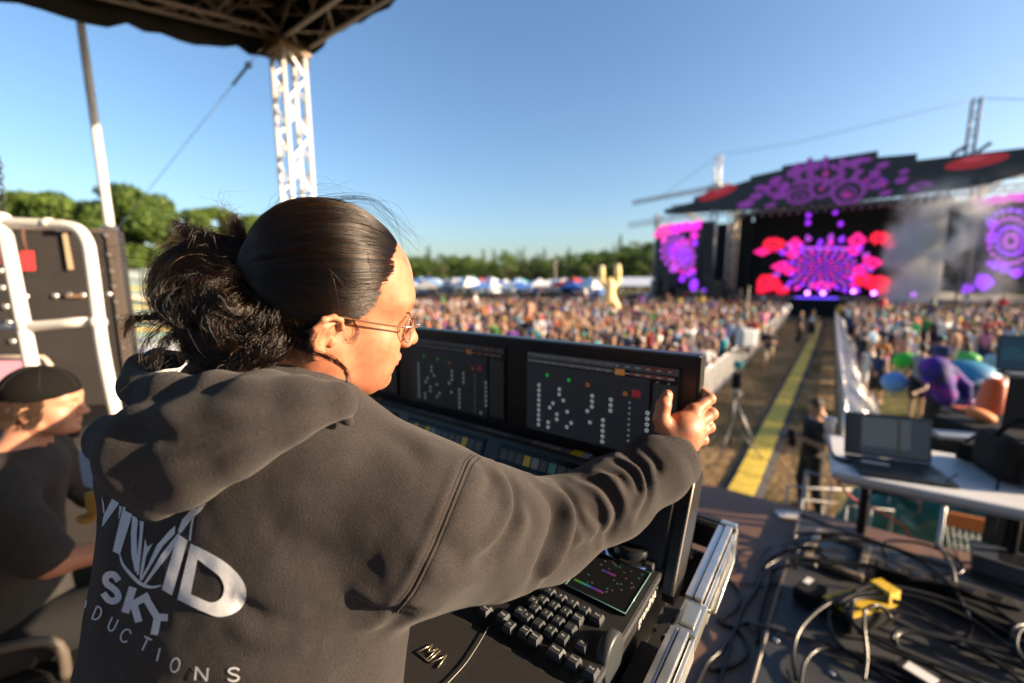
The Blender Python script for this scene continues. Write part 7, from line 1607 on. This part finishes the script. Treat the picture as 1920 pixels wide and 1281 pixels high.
def man_trunk(p, g): 
    d = s_chain(p, [ml(0, -.10, -.85), ml(0, -.12, -.55), ml(0, -.06, -.30)], [.165+g, .16+g, .15+g], .06); return smin(d, s_cap(p, ml(-.16, -.03, -.25), ml(.16, -.03, -.25), .085+g, .085+g), .08)
def man_body(p):
    d = man_trunk(p, -.012); d = smin(d, s_cap(p, ml(0, -.05, -.26), ml(0, .03, -.08), .068, .06), .04)
    for s_ in 'rl': d = smin(d, s_chain(p, [MA['sh'+s_], MA['el'+s_], MA['wr'+s_]], [.056, .046, .033], .02), .03); w = MA['wr'+s_]; d = smin(d, s_cap(p, w, w+np.array(MFW)*.08, .034, .03), .02)
    for sx in (-1, 1): d = smin(d, s_chain(p, [ml(.10*sx, -.08, -.88), ml(.13*sx, .38, -.80), ml(.13*sx, .36, -1.22)], [.09, .07, .045], .03), .05)
    return d
v2, f2 = surface_nets(man_body, ml(0, 0, 0)+np.array([-.65, -.6, -1.36]), ml(0, 0, 0)+np.array([.75, .75, .0]), .014)
parts = [(mw(hv), hf), (mw(evR), ef), (mw(evL), ef[:, ::-1]), (v2, f2)]; V_, F_, k_ = [], [], 0
for v, f in parts: V_.append(v); F_.append(f+k_); k_ += len(v)
link('body', np_mesh('body', np.concatenate(V_), np.concatenate(F_)), mat('man_skin', (.56, .27, .175), .5, var=.06, vscale=40, sub=.1), man)
def man_shirt(p):
    d = smax(man_trunk(p, .012), p[:, 2]-(MH.z-.155), .02); d = smax(d, (MH.z-.86)-p[:, 2], .02)
    for s_ in 'rl': a = MA['sh'+s_]; e = MA['el'+s_]; d = smin(d, s_cap(p, a, a+(e-a)*.86, .080, .078), .05)
    return d
v3, f3 = surface_nets(man_shirt, ml(0, 0, 0)+np.array([-.6, -.6, -.92]), ml(0, 0, 0)+np.array([.6, .6, -.08]), .009); n3 = mesh_normals(v3, f3); v3 = v3+n3*(vnoise(v3, 16, 2)*.006+vnoise(v3, 40, 4)*.002)[:, None]
link('shirt', np_mesh('shirt', v3, f3), mat('charcoal_cotton', (.034, .031, .029), .9, var=.12, vscale=30, bump=.3, bscale=800), man)
def man_leg(p):
    d = None
    for sx in (-1, 1): e = s_chain(p, [ml(.10*sx, -.08, -.88), ml(.13*sx, .38, -.80), ml(.13*sx, .36, -1.20)], [.115, .09, .065], .03); d = e if d is None else smin(d, e, .05)
    return d
v4, f4 = surface_nets(man_leg, ml(0, 0, 0)+np.array([-.5, -.5, -1.32]), ml(0, 0, 0)+np.array([.7, .75, -.6]), .018); link('trousers', np_mesh('trousers', v4, f4), mat('black_denim', (.012, .012, .014), .85), man)
for sx in (-1, 1): q = Vector(ml(.13*sx, .42, -1.30)); MB().ell(q, (.05, .12, .04), Matrix.Rotation(ang, 3, 'Z')).build('shoe', M_BLK, man)
capd = lambda p: smax(smax(s_ell(p, (0, -.012, .040), (.083, .101, .084)), -(p[:, 2]-.028-p[:, 1]*.10), .006), -smax(s_ell(p, (0, .06, .03), (.045, .06, .028)), -1-p[:, 0], .01)*0-1, .001)
cv, cf = surface_nets(lambda p: smin(smax(s_ell(p, (0, -.010, .036), (.089, .107, .092)), -(p[:, 2]-.020-p[:, 1]*.17), .006), smax(s_ell(p, (0, -.145, -.014), (.072, .085, .012), None), p[:, 1]+.075, .01), .014), (-.1, -.24, -.05), (.1, .12, .14), .004); cap_o = link('cap', np_mesh('cap', mw(relax(cv, cf, 1)), cf), mat('cap_black', (.010, .0095, .0095), .95, spec=.08, bump=.4, bscale=900), man)
for k_ in range(6):                                       # stitched seams and button of the cap
    a = k_*math.pi/6*2+.3; L = [mw(np.array([[.0905*math.sin(t)*math.cos(a), -.010+.1085*math.sin(t)*math.sin(a), .036+.0932*math.cos(t)]]))[0] for t in np.linspace(.05, 1.35, 9)]
    MB().tube(L, .0012, 5).build('seam', mat('cap_seam', (.022, .021, .021), .9), cap_o)
MB().ell(Vector(mw(np.array([[0, -.010, .130]]))[0]), (.007, .007, .004)).build('button', mat('cap_seam', (.022, .021, .021), .9), cap_o)
S = []; g = np.random.default_rng(8)
for k in range(4200):
    a = g.uniform(-2.3, 2.3); z = g.uniform(-.045, .03); p = np.array([.0815*math.sin(a), -.010-.0975*math.cos(a), z])
    if p[1] > .03 or (abs(p[1]+.012) < .022 and z < .0): continue
    dn = np.array([.012*math.sin(a), -.014-.014*g.random(), -.030]); S.append(mw(np.array([p, p+dn*.6+g.normal(0, .002, 3), p+dn*1.2+g.normal(0, .004, 3)])))
hairs('hair', S, .0006, man, mat('brown_hair', (.040, .020, .010), .5))
cm_ = MB().ell(Vector((mw(np.array([[0, -.03, -.005]])))[0]), (.077, .080, .05)); cm_.build('hair_base', mat('brown_hair', (.040, .020, .010), .5), man)
# his chair
c = Vector(ml(0, -.12, 0)); ch = Thing('office_chair', 'black chair the seated man sits on at the lower left', 'chair', (c.x, c.y, DZ), math.atan2(MFW.y, MFW.x)-math.pi/2); zs = MH.z-.985-DZ
MB().box((0, .12, zs), (.48, .46, .07), bev=.03).build('seat', M_BLK, ch, True); MB().box((0, -.21, zs+.26), (.44, .06, .36), bev=.025).build('backrest', M_BLK, ch, True); MB().tube([(0, -.20, zs+.1), (0, -.22, zs-.02), (0, -.05, zs-.05)], .02, 8).build('back_bar', M_BLK, ch, True)
for sx in (-1, 1): MB().tube(spline([(.24*sx, .22, zs), (.27*sx, .2, zs+.18), (.26*sx, -.1, zs+.2)], 5), .018, 8).build('armrest', mat('chair_arm', (.10, .085, .07), .5), ch, True)
for a in range(5): MB().cone((0, .1, .10), (.28*math.cos(a*1.257), .1+.28*math.sin(a*1.257), .04), .018, n=8).build('leg', M_BLK, ch, True)
MB().cone((0, .1, .08), (0, .1, zs-.03), .03, n=10).build('column', M_BLK, ch, True)
# mustard garment edge between the two
p = at(184, 940, 1.25); single(MB().box(p, (.03, .05, .07), .3, .01).box(p+Vector((.0, -.03, -.04)), (.04, .03, .02), .3, .006), 'folded_jacket', mat('mustard_cloth', (.55, .30, .04), .8), 'mustard folded jacket showing between the man and the woman', 'jacket'); p2 = at(174, 880, 1.4); single(MB().box(p2, (.09, .02, .13), .3, .008).box(p2+Vector((0, -.012, .0)), (.07, .003, .1), .3), 'notice_board', mat('pale_blue_board', (.40, .55, .68), .5), 'pale blue clipboard between the man and the woman', 'clipboard')
p = at(178, 770, 2.9); single(MB().lathe(p-Vector((0, 0, .05)), [(.03, 0), (.032, .08), (.014, .11), (.014, .125)], 16), 'bottle', mat('green_bottle', (.02, .22, .10), .2), 'green bottle showing before the face of the seated man', 'bottle')
# mural panel and the pale cover below it
c = at(292, 545, 10.5)
def mural_mat():
    m = bpy.data.materials.new('mural_paint'); m.use_nodes = True; t = m.node_tree; b = t.nodes['Principled BSDF']; b.inputs['Roughness'].default_value = .6
    tc = t.nodes.new('ShaderNodeTexCoord'); n = t.nodes.new('ShaderNodeTexWave'); n.inputs['Scale'].default_value = .55; n.inputs['Distortion'].default_value = 5; n.inputs['Detail'].default_value = 3; n.bands_direction = 'Z'
    r = t.nodes.new('ShaderNodeValToRGB'); r.color_ramp.interpolation = 'EASE'; el = r.color_ramp.elements; el[0].color = (.42, .33, .13, 1); el[1].color = (.34, .36, .40, 1)
    for pos, col in ((.22, (.03, .26, .34, 1)), (.40, (.44, .38, .18, 1)), (.55, (.05, .26, .42, 1)), (.72, (.28, .06, .13, 1)), (.85, (.12, .34, .22, 1))): e = el.new(pos); e.color = col
    t.links.new(tc.outputs['Object'], n.inputs[0]); t.links.new(n.outputs['Fac'], r.inputs[0]); t.links.new(r.outputs[0], b.inputs[0]); return m
T = Thing('mural_wall', 'painted wall with turquoise and yellow swirls beyond the road case', 'wall', (c.x, c.y, 0), R_(62)); MM = mural_mat()
for k in range(4): MB().box((-2.2+k*1.3, 0, 1.95), (1.27, .12, 3.8)).build('panel', MM, T, True)
MB().box((0, -.12, 3.1), (5.2, .10, .10), Matrix.Rotation(.22, 3, 'Y')).build('rail', mat('cream_paint', (.66, .58, .44), .5), T, True); MB().box((0, -.12, 2.6), (5.2, .08, .07), Matrix.Rotation(.25, 3, 'Y')).build('rail', mat('cream_paint', (.66, .58, .44), .5), T, True)
c = at(290, 672, 6.5); T = Thing('covered_crate', 'white sheeted crate below the mural behind the hood', 'crate', (c.x, c.y, 0), YAW); MB().box((0, 0, (c.z+.15)/2), (.9, .7, c.z+.15), bev=.06).build('sheet', mat('white_sheet', (.74, .72, .68), .8, bump=.5, bscale=20), T, True); MB().box((0, -.355, .3), (.8, .02, .4), bev=.008).build('panel', mat('cream_paint', (.66, .58, .44), .5), T, True)
# ================================================================== photographer on the walkway
q = onz(1512, 958, 0); P = pose(1.80, arms='hold', short=False, sleeve=.62); rz = R_(-62)
T = Thing('person', 'photographer in black T-shirt and trousers holding a camera on the walkway', 'person', (q.x, q.y, 0), rz); pr = figure_parts(P, .017)
for part, (v, f) in pr.items():
    if part == 'hair': continue
    o = link({'bottoms': 'trousers'}.get(part, part), np_mesh(part, v, f), M_CSK if part == 'body' else M_CLO, T, True); o.color = (*((.014, .014, .015) if part != 'body' else (1, 1, 1)), 1)
hm = Matrix.Rotation(math.pi, 3, 'Z') @ Matrix.Rotation(R_(-12), 3, 'X'); hp = np.array(P['head']); vv = (np.array(hm) @ (hv*1.03).T).T+hp; link('head', np_mesh('head', vv, hf), M_CSK, T, True)
for s_, e_ in ((evR, ef), (evL, ef[:, ::-1])): link('ear', np_mesh('ear', (np.array(hm) @ (s_*1.03).T).T+hp, e_), M_CSK, T, True)
hc, hcf = surface_nets(lambda p: smax(s_ell(p, (0, -.012, .045), (.081, .100, .085)), p[:, 1]-hairline(p[:, 2])-.022, .012), (-.1, -.13, -.06), (.1, .12, .15), .005); hcn = mesh_normals(hc, hcf); hc = hc+hcn*(vnoise(hc, 60, 9)*.006)[:, None]; o = link('hair', np_mesh('hair', (np.array(hm) @ (hc*1.03).T).T+hp, hcf), M_HR, T, True); o.color = (.022, .014, .010, 1)
MB().ell((0, -.245, 1.20), (.02, .02, .02)).box((-.10, .09, 1.15), (.05, .01, .3)).build('strap', mat('red_strap', (.30, .03, .03), .6), T, True)
cam_m = Matrix.Translation(Vector((q.x, q.y, 0))) @ Matrix.Rotation(rz, 4, 'Z'); cp = cam_m @ Vector((0, -.33, 1.24)); C2 = Thing('photo_camera', 'black camera with grey lens held by the photographer', 'camera', tuple(cp), rz)
MB().box((0, 0, 0), (.15, .07, .10), bev=.012).box((0, 0, .06), (.06, .06, .04), bev=.01).build('camera_body', M_BLK, C2, True); MB().lathe((0, -.035, 0), [(.038, 0), (.038, .05), (.044, .06), (.044, .13), (.040, .132)], 20, (0, -1, 0)).build('lens', mat('grey_lens', (.20, .22, .25), .35, .4), C2, True); MB().box((.0, .02, -.12), (.12, .06, .14), bev=.01).build('grip', M_BLK, C2, True)
# ================================================================== stand with the white box on the walkway
q = onz(1368, 858, 0); T = Thing('tripod_stand', 'black lighting stand with clamps and a crossbar at the left of the walkway', 'stand', (q.x, q.y, 0)); zt_ = (CAM+ray(1390, 645)*((q-CAM).dot(FW))).z
MB().cone((0, 0, .25), (0, 0, 1.35), .024, n=10).cone((0, 0, 1.3), (0, 0, zt_-.02), .016, n=10).build('column', mat('stand_grey', (.10, .10, .11), .4, .5), T, True)
for a in (.3, 2.4, 4.5): MB().cone((0, 0, .75), (.62*math.cos(a), .62*math.sin(a), .02), .014, n=8).build('leg', mat('stand_grey', (.10, .10, .11), .4, .5), T, True); MB().ell((.62*math.cos(a), .62*math.sin(a), .02), (.025, .025, .02)).build('rubber_foot', M_RUB, T, True)
MB().cone(RT*-.27+Vector((0, 0, zt_-.10)), RT*.27+Vector((0, 0, zt_-.10)), .020, n=10).ell(RT*-.27+Vector((0, 0, zt_-.10)), (.05, .05, .05)).ell(RT*.2+Vector((0, 0, zt_-.10)), (.045, .045, .045)).build('crossbar', M_BLK, T, True)
for z, s_, m in ((1.35, .05, M_STEEL), (1.7, .055, M_BLK), (1.95, .05, mat('teal_clamp', (.05, .30, .32), .4)), (1.55, .06, M_BLK)): MB().box((.03, -.03, z), (s_*3, s_*2.4, s_*2.6), bev=.016).cone((.03, -.03, z), (.15, -.06, z+.03), .012, n=8).build('clamp', m, T, True)
MB().cone((0, 0, 1.3), (.42, -.30, .55), .012, n=8).build('stay', M_STEEL, T, True)
bx = Thing('white_antenna_box', 'white rounded box mounted on top of the walkway stand', 'box', (q.x+RT.x*.14, q.y+RT.y*.14, zt_-.03), YAW); MB().box((0, 0, .20), (.33, .24, .36), bev=.06).build('housing', mat('white_plastic', (.60, .61, .63), .4), bx, True); MB().box((0, 0, .01), (.20, .16, .05), bev=.012).build('mount', M_BLK, bx, True); MB().box((0, -.122, .20), (.2, .006, .2), bev=.002).build('face_plate', mat('pale_face', (.62, .66, .72), .4), bx, True)
# ================================================================== colourful things beyond the table
q = at(1745, 720, 9.2); T = Thing('person', 'person in purple and pink tie-dye hooded top bending over by the table', 'person', (q.x, q.y, 0), YAW)
def bend(p, part):
    hip = np.array([.30, .15, 1.14]); sh = np.array([.02, -.02, 1.72]); hd = np.array([-.10, -.22, 1.64])
    tr = lambda g: s_chain(p, [hip, np.array([.22, .06, 1.52]), sh], [.20+g, .25+g, .24+g], .08)
    R1 = [np.array([-.16, -.1, 1.60]), np.array([-.42, -.30, 1.36]), np.array([-.74, -.38, 1.26])]; R2 = [np.array([.26, -.12, 1.70]), np.array([.52, -.22, 1.40]), np.array([.58, -.28, .96])]
    if part == 'body':
        d = smin(tr(-.03), s_ell(p, hd, (.085, .1, .12)), .08)
        for A in (R1, R2): d = smin(d, s_chain(p, A, [.055, .045, .032], .02), .04); d = smin(d, s_ell(p, A[-1], (.045, .04, .05)), .02)
        for s_ in (-1, 1): d = smin(d, s_chain(p, [hip+np.array([.05, .08*s_, -.1]), np.array([.2, .1+.1*s_, .5]), np.array([.26, .1+.1*s_, .05])], [.1, .065, .045], .03), .05)
        return d
    d = tr(.02); d = smin(d, s_chain(p, [sh, np.array([-.06, -.14, 1.70]), hd], [.22, .20, .17], .05), .10); d = smin(d, s_chain(p, R2, [.12, .10, .075], .03), .08); d = smin(d, s_cap(p, R1[0], R1[0]*.5+R1[1]*.5, .11, .09), .06)
    d = smin(d, s_chain(p, [np.array([.05, -.12, 1.48]), np.array([.14, -.2, 1.18]), np.array([.22, -.22, .98])], [.23, .18, .08], .06), .1)
    return d
def dye_mat():
    m = bpy.data.materials.new('tie_dye'); m.use_nodes = True; t = m.node_tree; b = t.nodes['Principled BSDF']; b.inputs['Roughness'].default_value = .8
    tc = t.nodes.new('ShaderNodeTexCoord'); n = t.nodes.new('ShaderNodeTexNoise'); n.inputs['Scale'].default_value = 1.5; n.inputs['Distortion'].default_value = 1.6; n.inputs['Detail'].default_value = 2; r = t.nodes.new('ShaderNodeValToRGB'); el = r.color_ramp.elements
    el[0].position = .36; el[0].color = (.012, .008, .07, 1); el[1].position = .72; el[1].color = (.55, .16, .45, 1)
    for pos, col in ((.45, (.025, .010, .17, 1)), (.53, (.08, .012, .26, 1)), (.60, (.26, .015, .20, 1)), (.66, (.16, .04, .32, 1))): e = el.new(pos); e.color = col
    t.links.new(tc.outputs['Object'], n.inputs[0]); t.links.new(n.outputs['Fac'], r.inputs[0]); t.links.new(r.outputs[0], b.inputs[0]); return m
for part, m in (('body', mat('brown_skin', (.17, .075, .04), .5)), ('hooded_top', dye_mat())): v, f = surface_nets(lambda p: bend(p.astype(np.float32), part), (-.95, -.6, -.02), (.85, .6, 2.2), .026); link(part, np_mesh(part, v, f), m, T, True)
v, f = surface_nets(lambda p: s_chain(p, [np.array([.28, .08, 1.0]), np.array([.22, .1, .5]), np.array([.26, .1, .1])], [.2, .15, .13], .05), (-.1, -.3, -.05), (.7, .5, 1.25), .03); link('trousers', np_mesh('trousers', v, f), mat('black_denim', (.012, .012, .014), .85), T, True)
for z in (1.04, 1.08, 1.12): MB().tube([(.565+.085*math.cos(a), -.27+.085*math.sin(a), z) for a in np.linspace(0, 6.28, 15)[:-1]], .012, 6, True).build('bangle', mat('violet_bangle', (.30, .12, .34), .4), T, True)
def ball(lab, name, px, py, dd, rx, ry, col, cat, knot=True):
    p = at(px, py, dd); r1 = rx*dd/FOC; r2 = ry*dd/FOC; T = Thing(name, lab, cat, (p.x, p.y, p.z-r2)); MB().ell(p, (r1, r1*.9, r2), nu=20, nv=14).build('skin', mat(name+'_%.2f' % col[0], col, .5, spec=.3), T)
    if knot: MB().cone(p-Vector((0, 0, r2)), p-Vector((0, 0, r2+.06)), .012, .03, 8).build('knot', mat(name+'_%.2f' % col[0], col, .3), T)
    return T
ball('bright green inflatable ball left of the purple hooded top', 'beach_ball', 1697, 677, 11.5, 19, 16, (.04, .45, .03), 'ball'); ball('lime green inflatable ball above the blue dome', 'beach_ball', 1815, 672, 12.5, 17, 11, (.08, .42, .08), 'ball'); ball('pale blue balloon at the left of the purple hooded top', 'balloon', 1677, 716, 9.6, 20, 19, (.12, .28, .58), 'balloon')
# blue dome and its pale rim
c = at(1808, 715, 10.4); T = Thing('dome_shelter', 'blue dome shelter with pale rim beside the purple hooded top', 'shelter', (c.x, c.y, 0), YAW); zb = c.z+.08; MB().lathe((0, 0, zb), [(.62, 0), (.58, .16), (.46, .30), (.26, .40), (.03, .44)], 24).build('dome', mat('blue_fabric', (.03, .20, .36), .5), T, True); MB().tube([(.63*math.cos(a), .63*math.sin(a), zb) for a in np.linspace(0, 6.28, 29)[:-1]], .035, 8, True).build('rim', mat('pale_rim', (.55, .60, .64), .3), T, True)
MB().lathe((0, 0, .0), [(.50, 0), (.56, .4), (.55, zb-.04)], 20).build('wall', mat('navy_fabric', (.02, .07, .15), .6), T, True)
for a in (-.9, -2.0): MB().ell((.64*math.cos(a), .64*math.sin(a), zb+.02), (.12, .05, .07), Matrix.Rotation(a+1.57, 3, 'Z')).build('window_or_glint', mat('white_plastic', (.60, .61, .63), .4), T, True)  # white blobs on the rim stand in for bright highlights
# traffic cone on a stack behind the table
c = at(1858, 770, 5.2); T = Thing('traffic_cone', 'orange traffic cone standing behind the table near the second laptop', 'cone', (c.x, c.y, c.z-.05)); MB().lathe((0, 0, .03), [(.20, 0), (.18, .03), (.155, .06), (.11, .34), (.085, .40), (.04, .425)], 24).build('cone_body', mat('cone_orange', (.75, .11, .015), .45), T, True); MB().box((0, 0, .015), (.5, .5, .03), .4, .01).build('base', mat('cone_orange', (.75, .11, .015), .45), T, True)
T2 = Thing('storage_bin', 'dark storage bin under the traffic cone', 'bin', (c.x, c.y, 0)); MB().box((0, 0, (c.z-.06)/2), (.6, .6, c.z-.06), .4, .03).build('bin_body', M_BLK, T2, True); MB().box((0, 0, c.z-.09), (.64, .64, .05), .4, .015).build('lid', M_BLKG, T2, True)
p = at(1838, 778, 4.4); single(MB().ell(p, (.13, .10, .06), Matrix.Rotation(.3, 3, 'Y')).ell(p+Vector((-.08, 0, .03)), (.06, .05, .03)), 'orange_cap', mat('orange_cloth', (.75, .24, .07), .7), 'orange cap lying behind the gear below the traffic cone', 'cap')
p = at(1838, 778, 4.4); T = Thing('gear_shelf', 'black shelf of gear beyond the table edge', 'shelf', (p.x, p.y, 0)); MB().box((.15, .1, (p.z-.07)/2), (.9, .5, p.z-.07), YAW, .02).build('carcass', M_BLK, T, True); MB().box((.15, -.2, p.z-.3), (.8, .03, .2), YAW, .01).build('drawer', M_BLKG, T, True)
# beneath the table: leaning barriers, green tarpaulin, yellow and orange gear
for k, (px, py, dd, w, rr_) in enumerate(((1560, 950, 5.2, 1.1, .2), (1610, 945, 4.7, 1.0, -.35), (1590, 985, 4.3, .9, .1))):
    p = at(px, py, dd); T = Thing('steel_barrier', ('silver tubular barrier section leaning below the table', 'second silver barrier section crossing it below the table', 'low silver barrier section lying nearest the deck edge')[k], 'barrier', (p.x, p.y, 0), rr_+.4); hgt = p.z+.25
    MB().tube([(-w/2, 0, .02), (-w/2, 0, hgt), (w/2, .1, hgt*.92), (w/2, .1, .02)], .018, 8).build('frame', mat('dull_alu', (.36, .36, .37), .55, .4), T, True)
    for j in range(3): x = -w/2+(j+1)*w/4; MB().cone((x, .05, .15), (x, .05, hgt*.95), .009, n=6).build('bar', mat('dull_alu', (.36, .36, .37), .55, .4), T, True)
    MB().cone((-w/2, 0, .15), (w/2, .1, .18), .016, n=6).build('rail', M_ALU, T, True)
c = at(1755, 960, 4.6); T = Thing('tarpaulin', 'dark green tarpaulin heap seen under the white table', 'tarpaulin', (c.x, c.y, 0))
def heap(p): return smin(smin(s_ell(p, (0, 0, .55), (.72, .5, .75)), s_ell(p, (.35, .1, .9), (.45, .4, .55)), .2), s_ell(p, (-.4, -.1, .8), (.4, .4, .5)), .2)
v, f = surface_nets(heap, (-1.1, -.8, .0), (1.1, .8, 1.7), .035); n_ = mesh_normals(v, f); v = v+n_*(vnoise(v, 5, 3)*.07+vnoise(v, 14, 6)*.02)[:, None]; link('sheet', np_mesh('sheet', v, f), mat('green_tarp', (.012, .11, .075), .4, var=.3, vscale=5), T, True); MB().tube(spline([(-.6, -.5, .5), (-.1, -.58, .9), (.5, -.5, .6)], 6), .012, 6).build('rope', mat('rope_tan', (.45, .38, .26), .8), T, True)
c = at(1868, 935, 4.4); T = Thing('storage_crate', 'yellow plastic crate behind the green tarpaulin', 'crate', (c.x+.1, c.y, 0), .2); MB().box((0, 0, (c.z+.12)/2), (.75, .45, c.z+.12), bev=.03).build('crate_body', mat('yellow_crate', (.72, .46, .02), .5), T, True); MB().box((0, -.235, c.z-.02), (.5, .02, .1), bev=.008).build('handle', M_BLK, T, True)
c = at(1862, 990, 3.95); T = Thing('safety_net', 'orange and white safety net hung along the edge under the table', 'net', (c.x, c.y, 0), .1); MB().box((0, 0, c.z), (.62, .03, .14), bev=.01).build('band', mat('orange_cloth2', (.70, .20, .05), .7), T, True); nb = MB()
for i in range(15): nb.cone((-.31+i*.044, .0, c.z-.55), (-.31+i*.044+.10, 0, c.z-.06), .006, n=4); nb.cone((-.21+i*.044, .012, c.z-.55), (-.31+i*.044, .012, c.z-.06), .006, n=4)
nb.build('mesh_netting', mat('white_net', (.45, .45, .44), .6), T, True)
for x in (-.33, .33): MB().cone((x, .03, 0), (x, .03, c.z+.1), .018, n=8).build('post', M_STEEL, T, True)
c = at(1905, 990, 3.4); T = Thing('support_post', 'pale blue grey post at the deck edge on the right', 'post', (c.x, c.y, 0)); MB().cone((0, 0, 0), (0, 0, c.z+.28), .028, n=12).build('shaft', mat('pale_steel', (.50, .56, .62), .4, .3), T, True); MB().box((0, 0, .01), (.15, .15, .02)).build('base_plate', M_STEEL, T, True)
